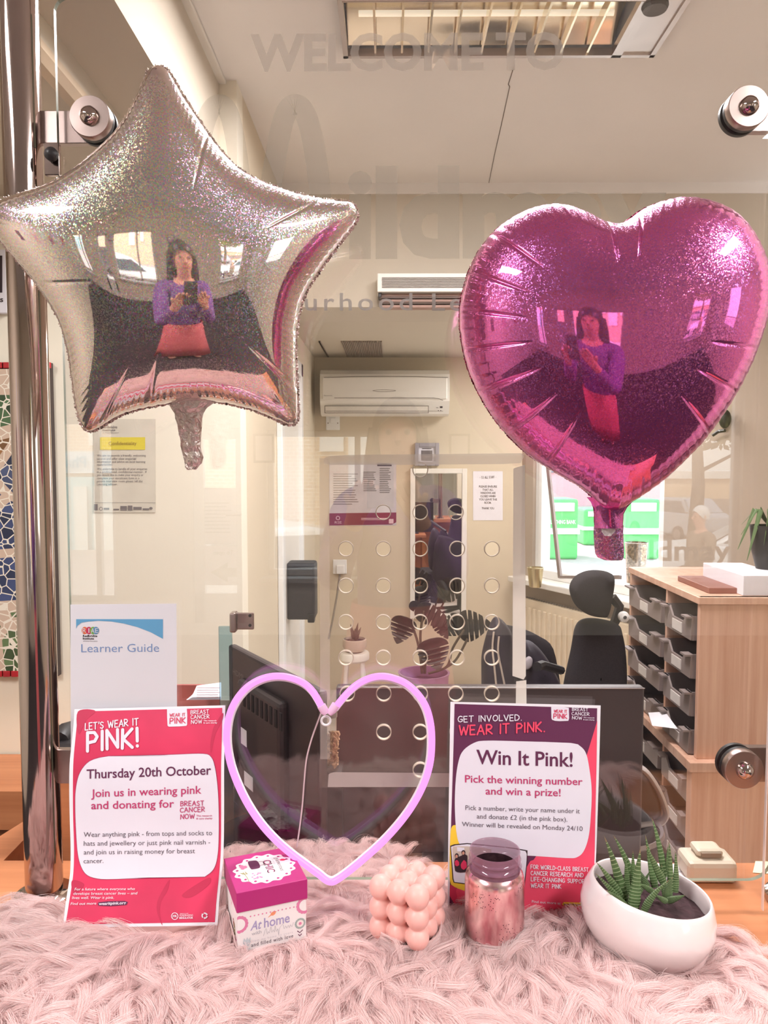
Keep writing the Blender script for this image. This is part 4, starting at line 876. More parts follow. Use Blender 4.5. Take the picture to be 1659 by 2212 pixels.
flower(SA - .010, .0225, .0055, 16, ink('sage', (160, 176, 172)), M_cream, 'front', -1); deco('flower_heart', disc2(SA - .010, .0225, .002), 'front', i_pk, gx, .0006)
deco('sprig', join2(line2([(SA - .014, .013), (SA - .0105, .010), (SA - .0065, .013)], .0012), line2([(SA - .0125, .008), (SA - .0105, .0055), (SA - .008, .008)], .0012)), 'front', i_plum, gx)
deco('tulip', join2(([(p.x, p.y) for p in crom([(.008, .012), (.0095, .019), (.0115, .016), (.0135, .0195), (.0155, .016), (.0172, .019), (.0175, .0115), (.0128, .007)], 4, True)], [tuple(range(32))]), line2([(.0085, .004), (.0125, .001), (.0168, .0045)], .0008)), 'front', ink('mist', (196, 206, 212)), gx)
R5 = random.Random(9)
mot = [ink('motif_rust', (176, 96, 96)), ink('motif_taupe', (160, 120, 110)), i_pk, i_ol]
for k in range(16):
    u_, v_ = R5.uniform(.008, SA - .008), R5.uniform(.006, BH - LH - .006); r = R5.uniform(.003, .0062)
    deco('side_motif', join2(ring2(u_, v_, r, r * .35, 18), disc2(u_, v_, r * .35, None, 10)) if k % 3 else line2([(u_, v_ - r), (u_ + r * .5, v_), (u_, v_ + r)], [.0004, .002, .0004]), 'left', mot[k % 4], gx)

# ================================================================== BUBBLE CANDLE
M_wax = mat('pink_wax', (246, 188, 180), .38, spec=.4, var=.02, sss=.25)
yc = math.radians(27); cu_ = Vector((-math.cos(yc), math.sin(yc), 0)); cv_ = Vector((math.sin(yc), math.cos(yc), 0)); sp = .0262
c0 = U(902, 1938, .938); cn = thing('bubble_candle', 'pink cube candle of stacked round bubbles on the fur', 'candle', (c0.x, c0.y + .04, CT + .01))
b = B()
for i in range(3):
    for j in range(3):
        for k in range(3):
            p = c0 + cu_ * sp * i + cv_ * sp * j - Vector((0, 0, sp * k))
            if k == 0 and i == 1 and j == 1: p.z -= .001
            b.sphere(p, .0151, 26, 16, (1, 1, 1.04))
wc = b.build('wax', M_wax, cn, True)
md = wc.modifiers.new('merge', 'REMESH'); md.mode = 'VOXEL'; md.voxel_size = .0011; md.use_smooth_shade = True
md = wc.modifiers.new('soften', 'SMOOTH'); md.factor = .5; md.iterations = 3
cw = c0 + cu_ * sp + cv_ * sp + Vector((0, 0, .0145))
B().tube([cw, cw + Vector((0, 0, .005)), cw + Vector((.001, 0, .008)), cw + Vector((.004, 0, .0102)), cw + Vector((.0065, -.001, .0108))], .0009, 8).build('wick', mat('cotton_wick', (240, 228, 220), .9, bump=.5, bscale=900), cn, True)

# ================================================================== MERCURY GLASS JAR
jc = U(1069, 1835, .985); jx = thing('mason_jar', 'pink mirrored glass jar with a threaded open neck on the fur', 'jar', (jc.x, jc.y, CT + .012))
m, n, l, o = nodes_of('mercury_pink')
t = n.new('ShaderNodeTexCoord'); pr_ = n.new('ShaderNodeBsdfPrincipled'); pr_.inputs['Metallic'].default_value = .92; pr_.inputs['Roughness'].default_value = .22
nz = n.new('ShaderNodeTexNoise'); nz.inputs['Scale'].default_value = 55; nz.inputs['Detail'].default_value = 6; mp = n.new('ShaderNodeMapping'); mp.inputs['Scale'].default_value = (1, 1, .35)
l.new(t.outputs['Object'], mp.inputs[0]); l.new(mp.outputs[0], nz.inputs['Vector'])
r = n.new('ShaderNodeValToRGB'); r.color_ramp.elements[0].position = .36; r.color_ramp.elements[0].color = lin((214, 140, 150)); r.color_ramp.elements[1].position = .7; r.color_ramp.elements[1].color = lin((255, 222, 220)); l.new(nz.outputs[0], r.inputs[0])
vo = n.new('ShaderNodeTexVoronoi'); vo.inputs['Scale'].default_value = 330; l.new(t.outputs['Object'], vo.inputs['Vector']); cm = n.new('ShaderNodeMath'); cm.operation = 'LESS_THAN'; cm.inputs[1].default_value = .22; l.new(vo.outputs['Distance'], cm.inputs[0])
n3 = n.new('ShaderNodeTexNoise'); n3.inputs['Scale'].default_value = 28; l.new(t.outputs['Object'], n3.inputs['Vector']); c3 = n.new('ShaderNodeMath'); c3.operation = 'GREATER_THAN'; c3.inputs[1].default_value = .56; l.new(n3.outputs[0], c3.inputs[0]); mu = n.new('ShaderNodeMath'); mu.operation = 'MULTIPLY'; l.new(cm.outputs[0], mu.inputs[0]); l.new(c3.outputs[0], mu.inputs[1])
mx = n.new('ShaderNodeMix'); mx.data_type = 'RGBA'; l.new(mu.outputs[0], mx.inputs[0]); l.new(r.outputs[0], mx.inputs[6]); mx.inputs[7].default_value = lin((86, 44, 56)); l.new(mx.outputs[2], pr_.inputs['Base Color'])
bp_ = n.new('ShaderNodeBump'); bp_.inputs['Strength'].default_value = .12; bp_.inputs['Distance'].default_value = .002; l.new(nz.outputs[0], bp_.inputs['Height']); l.new(bp_.outputs[0], pr_.inputs['Normal']); l.new(pr_.outputs[0], o.inputs[0]); M_merc = m
zb = CT + .012; hz = jc.z - zb; rb, rn = .0392, .0338
B().lathe([(.0005, .002), (rb * .72, .0), (rb * .9, .004), (rb * .985, .013), (rb, .024), (rb, hz - .042), (rb * .985, hz - .036), (rb * .94, hz - .030), (rn * .985, hz - .0265)], (jc.x, jc.y, zb), 56).build('body', M_merc, jx, True)
M_pg = mat('pink_glass', (168, 116, 140), .05, 0., .9, alpha=.5); 
pf = [(rn * .985, hz - .0265), (rn * .97, hz - .0235), (rn * 1.01, hz - .021), (rn * 1.045, hz - .0195), (rn * 1.01, hz - .017), (rn * .965, hz - .0155), (rn * .965, hz - .0125), (rn * 1.0, hz - .0115), (rn * 1.015, hz - .010), (rn * 1.0, hz - .0085), (rn * .97, hz - .0075), (rn * .965, hz - .004), (rn * .985, hz - .001), (rn * .97, hz + .0005), (rn * .935, hz), (rn * .91, hz - .002), (rn * .89, hz - .02)]
B().lathe(pf, (jc.x, jc.y, zb), 56, capb=False).build('threaded_neck', M_pg, jx, True)
B().lathe([(rn * .89, hz - .02), (rn * .9, hz - .032), (rb * .92, hz - .045), (rb * .93, .02), (.001, .01)], (jc.x, jc.y, zb), 40, capb=False).build('inner_lining', mat('silvered_inside', (130, 96, 104), .35, .8, var=.4, scale=120), jx, True)

# ================================================================== POTTED SUCCULENT
pc = U(1406, 1915, .972); roll = math.radians(8.5); RP = Matrix.Rotation(roll, 3, 'Y') @ Matrix.Rotation(math.radians(-1.5), 3, 'X')
pt = thing('potted_succulent', 'striped succulent in a tilted white glossy bowl pot sunk in the fur', 'potted plant', (pc.x, pc.y, CT + .01))
pd = pc.z - CT; rr = .0745
prof = [(rr * .62, -.083), (rr * .74, -.0815), (rr * .88, -.074), (rr * 1.04, -.058), (rr * 1.125, -.042), (rr * 1.14, -.032), (rr * 1.11, -.018), (rr * 1.05, -.006), (rr * 1.02, -.0015), (rr * 1.0, 0), (rr * .975, -.0005), (rr * .955, -.004), (rr * .98, -.016), (rr * 1.0, -.028)]
M_pot = mat('white_glaze', (240, 226, 226), .12, spec=.55, var=.01, coat=.5)
B().lathe(prof, pc, 64, RP).build('pot', M_pot, pt, True)
M_soil = mat('dark_compost', (62, 40, 44), .95, var=.4, scale=60, bump=1.0, bscale=120)
V = []; Fc = []; R6 = random.Random(6)
for i in range(9):
    for k in range(40):
        r_ = rr * .985 * i / 8; a = 2 * PI * k / 40; V.append(pc + RP @ Vector((r_ * math.cos(a), r_ * math.sin(a), -.024 + R6.uniform(-.002, .002))))
for i in range(8):
    for k in range(40): Fc.append((i * 40 + k, i * 40 + (k + 1) % 40, (i + 1) * 40 + (k + 1) % 40, (i + 1) * 40 + k))
mesh('soil', V, Fc, M_soil, pt, True)
M_leaf = mat('deep_green_leaf', (84, 108, 66), .4, var=.25, scale=90, spec=.45); M_band = mat('pale_leaf_band', (150, 166, 126), .5); M_tip = mat('brown_leaf_tip', (140, 120, 90), .6)
LV = [((530, 740), (505, 500), (378, 200), 84, .965, .955), ((640, 640), (560, 370), (450, 195), 58, .985, .99), ((605, 775), (625, 580), (664, 290), 92, .95, .955), ((560, 660), (556, 500), (545, 360), 48, .975, .975), ((600, 600), (606, 450), (604, 312), 44, .98, .975), ((520, 700), (440, 540), (315, 402), 62, .96, .945), ((530, 735), (430, 610), (305, 487), 48, .955, .935), ((545, 745), (480, 680), (392, 622), 52, .95, .93), ((690, 785), (735, 660), (890, 545), 62, .945, .94), ((775, 600), (745, 420), (700, 190), 58, .99, 1.0), ((850, 580), (775, 430), (703, 272), 60, .98, .975), ((850, 520), (822, 280), (748, 48), 52, 1.0, 1.01), ((890, 660), (905, 470), (884, 225), 50, .985, .985), ((935, 640), (946, 480), (935, 310), 48, .985, .985), ((868, 520), (872, 380), (878, 265), 26, 1.0, 1.0), ((760, 640), (700, 592), (634, 572), 46, .965, .95), ((870, 705), (940, 690), (1014, 664), 58, .965, .955), ((868, 715), (820, 690), (772, 658), 46, .955, .945), ((720, 590), (660, 500), (600, 400), 48, .985, .99), ((880, 680), (860, 620), (915, 520), 70, .97, .965), ((860, 680), (850, 560), (826, 420), 56, .985, .99), ((640, 660), (690, 560), (740, 470), 44, .985, .995)]
for P0, P1, P2, w_, d0, d1 in LV:
    V, Fc, MI = [], [], []; N = 90; n_ = 9; prev = None
    for i in range(N + 1):
        t = i / N; x = (1 - t) ** 2 * P0[0] + 2 * t * (1 - t) * P1[0] + t * t * P2[0]; y = (1 - t) ** 2 * P0[1] + 2 * t * (1 - t) * P1[1] + t * t * P2[1]
        dx = 2 * (1 - t) * (P1[0] - P0[0]) + 2 * t * (P2[0] - P1[0]); dy = 2 * (1 - t) * (P1[1] - P0[1]) + 2 * t * (P2[1] - P1[1]); q = math.hypot(dx, dy)
        d = d0 + (d1 - d0) * t; c = U(1200 + x / 3.614, 1750 + y / 3.614, d); T = Vector((dx / q, 0, -dy / q)); Nn = Vector((-T.z, 0, T.x)); Nn = Vector((dy / q, 0, dx / q))
        hw = w_ * 1.15 / 2 / 3.614 * d / F * (1.0 if i % 5 in (0, 3, 4) else 1.04) * max(.02, (1 - t ** 1.7)) * (.8 + .2 * min(1, t * 5)); th = hw * .55
        for k in range(n_):
            a = 2 * PI * k / n_; V.append(c + Nn * hw * math.cos(a) + Vector((0, -1, 0)) * th * (math.sin(a) + .25 * math.cos(a) ** 2))
    for i in range(N):
        for k in range(n_): Fc.append((i * n_ + k, i * n_ + (k + 1) % n_, (i + 1) * n_ + (k + 1) % n_, (i + 1) * n_ + k)); MI.append(2 if i > N - 8 else (1 if i % 5 == 1 and k < 6 else 0))
    mesh('leaf', V, Fc, None, pt, False, mats=[M_leaf, M_band, M_tip], mi=MI)

# ================================================================== PINK FUR THROW
PILE = .034
back = [(-330, 2085), (0, 2018), (60, 1992), (150, 1966)]
bl = [UZ(x, y, CT + .004) for x, y in back]
right = [UZ(x, y, CT + .004) for x, y in [(1290, 1940), (1562, 2026), (1600, 2075), (1660, 2190), (1740, 2330)]]
poly = [(-.56, .60), *[(p.x, p.y) for p in bl], (-.375, 1.06), (-.255, 1.175), (-.14, 1.2), (.01, 1.195), (.07, 1.10), (.2, 1.085), (.30, 1.06)] + [(p.x, p.y) for p in right[1:]] + [(right[-1].x, .60)]
fu = thing('fur_throw', 'long-haired pale pink fur throw spread over the counter under the gifts', 'throw', (0, .9, CT))
bm = bmesh.new(); vs_ = [bm.verts.new((x, y, CT + .0015)) for x, y in poly]; f = bm.faces.new(vs_); r_ = bmesh.ops.extrude_face_region(bm, geom=[f])
for v in r_['geom']:
    if isinstance(v, bmesh.types.BMVert): v.co.z += .005
bmesh.ops.recalc_face_normals(bm, faces=bm.faces); bmesh.ops.triangulate(bm, faces=bm.faces)
bm.verts.index_update(); mesh('backing', [v.co.copy() for v in bm.verts], [[v.index for v in f.verts] for f in bm.faces], mat('pink_backing', (206, 160, 156), .9), fu); bm.free()
PX = np.array(poly)
def inpoly(x, y):
    ins = np.zeros(x.shape, bool); n = len(PX)
    for k in range(n):
        (xa, ya), (xb, yb_) = PX[k], PX[(k + 1) % n]; c = ((ya <= y) & (y < yb_)) | ((yb_ <= y) & (y < ya))
        if abs(yb_ - ya) > 1e-12: ins ^= c & (x < xa + (xb - xa) * (y - ya) / (yb_ - ya))
    return ins
rng = np.random.default_rng(11)
NL, NS, NPt = 5600, 60, 10
lx_ = rng.uniform(PX[:, 0].min(), PX[:, 0].max(), NL * 3); ly_ = rng.uniform(.66, PX[:, 1].max(), NL * 3); ok = inpoly(lx_, ly_)
bc = FCx + (bu + bv) * SA / 2
OBS = [(bc.x, bc.y, .040), (jc.x, jc.y, .0385), (pc.x + .004, pc.y, .066), (pl.x, 1.092, .044), (0, 0, 0)]
cc = c0 + (cu_ + cv_) * sp; OBS[4] = (cc.x, cc.y, .044)
for ox, oy, r_ in OBS: ok &= np.hypot(lx_ - ox, ly_ - oy) > r_ * .96
# keep the pile from growing through the two leaning posters and the pane
xp0, xp1 = U(140, 2000, .99).x, U(478, 2000, .99).x; ok &= ~((lx_ > xp0) & (lx_ < xp1) & (ly_ > .992) & (ly_ < 1.06))
lx_, ly_ = lx_[ok][:NL], ly_[ok][:NL]; NL = len(lx_)
def fld(x, y, s, k): return np.sin(x * s + 3.1 * k) * np.cos(y * s * 1.3 + 1.7 * k) + .6 * np.sin(x * s * 2.1 + y * s * 1.7 + k)
ang = -PI / 2 + .8 * fld(lx_, ly_, 13, 1) + .45 * fld(lx_, ly_, 34, 2) + rng.normal(0, .16, NL)
behind = ly_ > 1.06; ang = np.where(behind, PI / 2 + rng.normal(0, .6, NL), ang)
leftback = (lx_ < -.33) & (ly_ > .9); ang = np.where(leftback, PI * .95 + rng.normal(0, .35, NL) + .3, ang)
rightside = lx_ > .44; ang = np.where(rightside, -PI * .33 + rng.normal(0, .35, NL), ang)
ln = rng.uniform(.065, .12, NL); lift = rng.uniform(.5, 1.0, NL); lift = np.where(behind, 1.35, lift); ln = np.where(behind, rng.uniform(.04, .075, NL), ln)
curl = rng.normal(0, .6, NL); wob = rng.uniform(0, 2 * PI, NL); wf = rng.uniform(.7, 1.5, NL); wa = rng.uniform(.1, .45, NL)
T = np.linspace(0, 1, NPt)
G = np.zeros((NL, NPt, 3)); G[:, 0, 0] = lx_; G[:, 0, 1] = ly_; G[:, 0, 2] = CT + .006
for i in range(1, NPt):
    t = T[i]; a = ang + curl * t * t * 1.6 + wa * np.sin(wf * 2 * PI * t + wob); el = lift * (1 - 1.75 * t) + .25 * np.sin(wf * 5 * t + wob * 2); st = ln / (NPt - 1)
    ce = np.cos(el); G[:, i, 0] = G[:, i - 1, 0] + st * ce * np.cos(a); G[:, i, 1] = G[:, i - 1, 1] + st * ce * np.sin(a); G[:, i, 2] = G[:, i - 1, 2] + st * np.sin(el)
    G[:, i, 2] = np.maximum(G[:, i, 2], CT + .010 + .006 * t)
NH = NL * NS
spr = rng.normal(0, .0062, (NL, NS, 1, 2)); shrink = (1 - .62 * T ** .9)[None, None, :, None] + rng.normal(0, .10, (NL, NS, 1, 1)) * T[None, None, :, None]
Pn = np.repeat(G[:, None], NS, 1).copy(); Pn[..., :2] += spr * shrink
Pn[..., 2] += (rng.normal(0, .0022, (NL, NS, 1)) * T[None, None, :]); ph = rng.uniform(0, 2 * PI, (NL, NS, 1)); am = rng.uniform(.0, .0022, (NL, NS, 1))
Pn[..., 0] += am * np.sin(9 * T[None, None] + ph) * T; Pn[..., 1] += am * np.cos(8 * T[None, None] + ph) * T
Pn[..., 2] = np.maximum(Pn[..., 2], CT + .007)
# stray flyaways
Pn = Pn.reshape(NH, NPt, 3)
for ox, oy, r_ in OBS:
    dx, dy = Pn[..., 0] - ox, Pn[..., 1] - oy; d = np.hypot(dx, dy) + 1e-9; k = np.where(d < r_, r_ / d, 1.0); Pn[..., 0] = ox + dx * k; Pn[..., 1] = oy + dy * k
du, dv = (Pn[..., 0] - bc.x) * bu.x + (Pn[..., 1] - bc.y) * bu.y, (Pn[..., 0] - bc.x) * bv.x + (Pn[..., 1] - bc.y) * bv.y; hb_ = SA / 2 + .0008
ins_ = (np.abs(du) < hb_) & (np.abs(dv) < hb_); um = ins_ & (np.abs(du) >= np.abs(dv)); vm_ = ins_ & ~um
du = np.where(um, np.where(du < 0, -hb_, hb_), du); dv = np.where(vm_, np.where(dv < 0, -hb_, hb_), dv); Pn[..., 0] = bc.x + du * bu.x + dv * bv.x; Pn[..., 1] = bc.y + du * bu.y + dv * bv.y
# strands end where they would cross the pane
front = Pn[:, :1, 1] < GY; Pn[..., 1] = np.where(front, np.minimum(Pn[..., 1], GY - .002), np.maximum(Pn[..., 1], GY + .012))
hc_ = bpy.data.hair_curves.new('fur_pile'); hc_.add_curves([NPt] * NH)
hc_.attributes['position'].data.foreach_set('vector', (Pn - np.array((0, .9, CT))).astype(np.float32).ravel())
ra = hc_.attributes.get('radius') or hc_.attributes.new('radius', 'FLOAT', 'POINT')
rad = (.00013 * (1 - .75 * T ** 2))[None, :] * rng.uniform(.7, 1.25, (NH, 1)); ra.data.foreach_set('value', rad.astype(np.float32).ravel())
fo = bpy.data.objects.new('fur_pile', hc_); C.objects.link(fo); fo.parent = fu; fo['kind'] = 'stuff'
m, n, l, o = nodes_of('pink_fur')
hi = n.new('ShaderNodeHairInfo'); r = n.new('ShaderNodeValToRGB'); r.color_ramp.elements[0].color = lin((246, 216, 213)); r.color_ramp.elements[1].color = lin((254, 238, 237)); l.new(hi.outputs['Random'], r.inputs[0])
pr_ = n.new('ShaderNodeBsdfPrincipled'); pr_.inputs['Roughness'].default_value = .5; pr_.inputs['Specular IOR Level'].default_value = .3; l.new(r.outputs[0], pr_.inputs['Base Color'])
tl_ = n.new('ShaderNodeBsdfTranslucent'); l.new(r.outputs[0], tl_.inputs[0]); mx = n.new('ShaderNodeMixShader'); mx.inputs[0].default_value = .3; l.new(pr_.outputs[0], mx.inputs[1]); l.new(tl_.outputs[0], mx.inputs[2]); l.new(mx.outputs[0], o.inputs[0])
hc_.materials.append(m)
# ================================================================== OFFICE
def rect(x0, y0, x1, y1): return [(x0, y0), (x1, y0), (x1, y1), (x0, y1)], [(0, 1, 2, 3)]
def lines(x0, x1, ys, w, rnd, rag=.3): return join2(*[rect(x0, y - w / 2, x1 - (x1 - x0) * rnd.uniform(0, rag), y + w / 2) for y in ys])
RL = random.Random(21)
i_txt = ink('text_grey', (120, 112, 112)); i_mar = ink('maroon', (130, 40, 62))
# air conditioner
ac = thing('air_conditioner', 'white wall air conditioner high on the back wall between the balloons', 'air conditioner', U(830, 900, 4.9))
a, q = U(691, 796, 4.78), U(971, 897, 4.78)
def acprof(sc=1.): 
    z0, z1 = q.z, a.z; h = z1 - z0
    return [(4.995, z0 + .02), (4.9, z0), (4.83, z0 + .01), (4.80, z0 + h * .18), (4.775, z0 + h * .3), (4.77, z0 + h * .6), (4.785, z0 + h * .88), (4.82, z1 - .008), (4.86, z1), (4.995, z1)]
B().prism([(a.x, y, z) for y, z in acprof()], (q.x - a.x, 0, 0)).build('casing', M_white, ac)
A4 = Sheet(lambda x, y: 4.772 if y < 880 else 4.797)
fp_ = B(); p0, p1 = U(696, 814, 4.766), U(966, 862, 4.766); fp_.box((p0.x, 4.762, p1.z), (p1.x, 4.776, p0.z), None, .006).build('front_panel', M_white, ac)
A5 = Sheet(lambda x, y: 4.760); mgr = mat('panel_gap_grey', (120, 108, 100), .7)
A5.put('panel_seam', join2(line2([(700, 815.5), (760, 813.5), (830, 812.8), (900, 813.5), (968, 815.5)], 1.3), line2([(722, 859.5), (938, 859.5), (950, 862), (957, 865)], 1.2)), mgr, ac)
A5.put('badge', line2([(p.x, p.y) for p in crom([(805, 844), (815, 842.3), (830, 841.8), (845, 842.4), (855, 844), (845, 845.6), (830, 846), (815, 845.6), (805, 844)], 4)], .8), mgr, ac)
A5.put('brand_lettering', text_px('Panasonic', 700, 855.5, 718, 855.5, 2.6), i_txt, ac)
p0, p1 = U(702, 877, 4.79), U(925, 892, 4.79); B().box((p0.x, 4.778, p1.z), (p1.x, 4.80, p0.z), None, .004).build('outlet_flap', mat('flap_white', (226, 220, 210), .4), ac)
A6 = Sheet(lambda x, y: 4.777)
A6.put('flap_outline', join2(rect(701, 876.2, 926, 877.4), rect(701, 891.4, 926, 892.6), rect(701, 876.2, 702.2, 892.6), rect(924.8, 876.2, 926, 892.6), rect(704, 887.6, 957, 888.6)), mgr, ac)
A6.put('display', join2(rect(950, 877.5, 956, 881.5), disc2(947, 887, 1.2, None, 8), disc2(952, 887, 1.2, None, 8), rect(942, 880, 947, 881)), i_black, ac)
# light switch, socket
def plate(name, label, cat, x0, y0, x1, y1, d):
    t = thing(name, label, cat, U((x0 + x1) / 2, (y0 + y1) / 2, d)); p, q_ = U(x0, y0, d - .012), U(x1, y1, d - .012); B().box((p.x, d - .012, q_.z), (q_.x, d - .0005, p.z), None, .004).build('faceplate', M_upvc, t); return t
sw = plate('light_switch', 'white light switch just under the air conditioner', 'switch', 704, 899, 734, 929, 5.0)
S5 = Sheet(lambda x, y: 4.986); p, q_ = U(713, 903, 4.985), U(725, 914, 4.985); B().box((p.x, 4.98, q_.z), (q_.x, 4.988, p.z), None, .002).build('rocker', M_upvc, sw)
for x in (708.5, 729.5): S5.put('screw', disc2(x, 914, 1.3, None, 10), mgr, sw)
so = plate('wall_socket', 'white wall socket with a plug and dangling cable left of the mirror', 'socket', 719, 1209, 749, 1240, 5.0)
p = U(735, 1230, 4.96); B().box((p.x - .028, 4.95, p.z - .03), (p.x + .028, 4.988, p.z + .03), None, .008).build('plug', M_upvc, so)
B().tube([U(v.x, v.y, 4.97) for v in crom([(735, 1234), (733, 1248), (728, 1285), (720, 1330), (710, 1380)], 6)], .006, 6).build('cable', mat('grey_cable', (150, 140, 130), .6), so)
# framed picture, wall poster, notices
def frame_px(name, label, cat, x0, y0, x1, y1, d, w, mf, mp, group=None):
    t = thing(name, label, cat, U((x0 + x1) / 2, (y0 + y1) / 2, d)); b = B(); p, q_ = U(x0, y0, d), U(x1, y1, d)
    for a_, b_, c_, e_ in [(p.x, p.x + w, q_.z, p.z), (q_.x - w, q_.x, q_.z, p.z), (p.x + w, q_.x - w, q_.z, q_.z + w), (p.x + w, q_.x - w, p.z - w, p.z)]: b.box((a_, d - .03, c_), (b_, d - .002, e_), None, .003)
    b.build('frame', mf, t); B().box((p.x + w, d - .014, q_.z + w), (q_.x - w, d - .008, p.z - w)).build('picture' if cat == 'picture' else 'mirror_glass', mp, t); return t
pf_ = frame_px('picture_frame', 'small grey framed picture on the back wall above the tape', 'picture', 896, 957, 948, 1006, 5.0, .025, mat('grey_frame', (168, 162, 168), .5), M_paper)
Sheet(lambda x, y: 4.984).put('print', join2(rect(912, 968, 932, 970), rect(910, 973, 934, 995)), i_txt, pf_)
mm, n, l, o = nodes_of('mirror'); g = n.new('ShaderNodeBsdfGlossy'); g.inputs['Roughness'].default_value = .01; g.inputs[0].default_value = (.86, .85, .83, 1); nz = n.new('ShaderNodeTexNoise'); l.new(g.outputs[0], o.inputs[0])
frame_px('wall_mirror', 'tall white framed mirror on the back wall behind the monstera', 'mirror', 886, 1012, 1006, 1335, 5.0, .032, M_white, mm)
def notice(name, label, x0, y0, x1, y1, d, m=None):
    t = thing(name, label, 'notice', U((x0 + x1) / 2, (y0 + y1) / 2, d)); S_ = Sheet(lambda x, y: d - .002); S_.put('sheet', rect(x0, y0, x1, y1), m or M_paper, t, 0, .0006); return t, S_
wp, S_ = notice('wall_poster', 'grey text poster with a maroon footer on the back wall left of the mirror', 711, 1000, 856, 1135, 5.0, mat('pale_poster_paper', (206, 200, 204), .7))
S_.put('footer_band', fill2([(711, 1108), (856, 1107), (856, 1133), (711, 1135)], 6, 4), i_mar, wp, .001)
S_.put('text_block', join2(lines(785, 813, range(1020, 1064, 4), 1.6, RL), lines(820, 845, range(1012, 1066, 4), 1.6, RL), lines(720, 775, range(1024, 1090, 5), 1.4, RL)), i_txt, wp, .001)
S_.put('heading', rect(815, 1001, 846, 1007), i_grey, wp, .001)
S_.put('footer_lettering', join2(ring2(730, 1119, 4.5, 1.5), text_px('RSE', 723, 1131, 738, 1131, 5), rect(780, 1119, 836, 1120.4), rect(780, 1122, 826, 1123.2), rect(840, 1121, 850, 1131)), ink('footer_pink', (226, 190, 196)), wp, .002)
nc, S_ = notice('closing_notice', 'white paper notice asking for windows to be closed, right of the mirror', 1022, 1018, 1086, 1124, 5.0)
S_.put('notice_text', join2(hand_px('- TO ALL STAFF -', 1036, 1034, 1072, 1033, 5, .14), *[text_px(s_, 1054 - len(s_) * 1.5, y, 1054 + len(s_) * 1.5, y, 4.2, .03) for s_, y in [('PLEASE ENSURE', 1053), ('THAT ALL', 1060), ('WINDOWS ARE', 1067), ('CLOSED WHEN', 1074), ('YOU LEAVE THE', 1081), ('ROOM.', 1088), ('THANK YOU', 1100)]]), i_txt, nc, .001)
cf, S_ = notice('confidentiality_notice', 'white notice headed Confidentiality on a yellow bar on the cream wall below the star', 202, 905, 336, 1107, 2.5, mat('notice_paper', (214, 206, 190), .75))
S_.put('yellow_bar', rect(216, 944.5, 313.5, 971.5), ink('yellow_bar', (222, 204, 60)), cf, .001)
S_.put('bar_title', text_px('Confidentiality', 234.5, 961.5, 295, 961, 7.4), ink('brown', (150, 120, 50)), cf, .002)
S_.put('institute_name', join2(text_px('Redbridge', 221, 925, 253.5, 925, 5.4, .02), text_px('Institute', 222, 931, 249, 931, 4.6, .02), text_px('of Adult Education', 222, 935.5, 257, 935.5, 2.4)), i_txt, cf, .001)
para = [('We aim to provide a friendly, welcoming', 986, 315), ('service and offer clear impartial', 993, 294), ('information and advice on local learning', 999.5, 314), ('opportunities.', 1005.5, 243), ('We undertake to handle all your enquiries', 1015, 318), ('in a professional, confidential manner.  If', 1021.5, 317), ('you would like to make your enquiry or', 1028, 310), ('complete your enrolment form in a', 1035, 301), ('private interview room please tell the', 1041.5, 308), ('Learning adviser.', 1048, 254)]
S_.put('notice_text', join2(*[text_px(s_, 209.5, y, x, y, 4.5, .005) for s_, y, x in para]), i_txt, cf, .001)
S_.put('logo_row', join2(rect(203, 1089, 211, 1102), ring2(218, 1099, 4, 1.2, 14), rect(224, 1097, 236, 1101), rect(245, 1099, 257, 1102), rect(260, 1093, 274, 1103), rect(276, 1092, 286, 1103), rect(288, 1095, 306, 1101), rect(308, 1098, 322, 1102), disc2(326, 1098, 4, 3, 8), rect(203, 1085.5, 336, 1086.1)), i_txt, cf, .001)
# mosaic and framed sign left of the post
ms = thing('mosaic_panel', 'mosaic panel of blue, green and brown tile shards left of the steel post', 'mosaic', U(50, 1120, 2.48))
m, n, l, o = nodes_of('mosaic_tiles'); t = n.new('ShaderNodeTexCoord'); pb = n.new('ShaderNodeBsdfPrincipled'); pb.inputs['Roughness'].default_value = .25
mp = n.new('ShaderNodeMapping'); mp.inputs['Scale'].default_value = (1, 0, 1); l.new(t.outputs['Object'], mp.inputs[0])
big = n.new('ShaderNodeTexVoronoi'); big.inputs['Scale'].default_value = 6.3; l.new(mp.outputs[0], big.inputs['Vector'])
bigd = n.new('ShaderNodeTexVoronoi'); bigd.feature = 'DISTANCE_TO_EDGE'; bigd.inputs['Scale'].default_value = 6.3; l.new(mp.outputs[0], bigd.inputs['Vector'])
sm = n.new('ShaderNodeTexVoronoi'); sm.inputs['Scale'].default_value = 34; l.new(mp.outputs[0], sm.inputs['Vector'])
smd = n.new('ShaderNodeTexVoronoi'); smd.feature = 'DISTANCE_TO_EDGE'; smd.inputs['Scale'].default_value = 34; l.new(mp.outputs[0], smd.inputs['Vector'])
sp_ = n.new('ShaderNodeSeparateColor'); l.new(big.outputs['Color'], sp_.inputs[0]); cr_ = n.new('ShaderNodeValToRGB'); cr_.color_ramp.interpolation = 'CONSTANT'
els = cr_.color_ramp.elements; els[0].color = lin((58, 66, 92)); els[1].position = .3; els[1].color = lin((64, 88, 58))
for pz, c_ in ((.52, (120, 84, 52)), (.66, (52, 62, 96)), (.84, (86, 104, 70))): e = els.new(pz); e.color = lin(c_)
l.new(sp_.outputs[0], cr_.inputs[0])
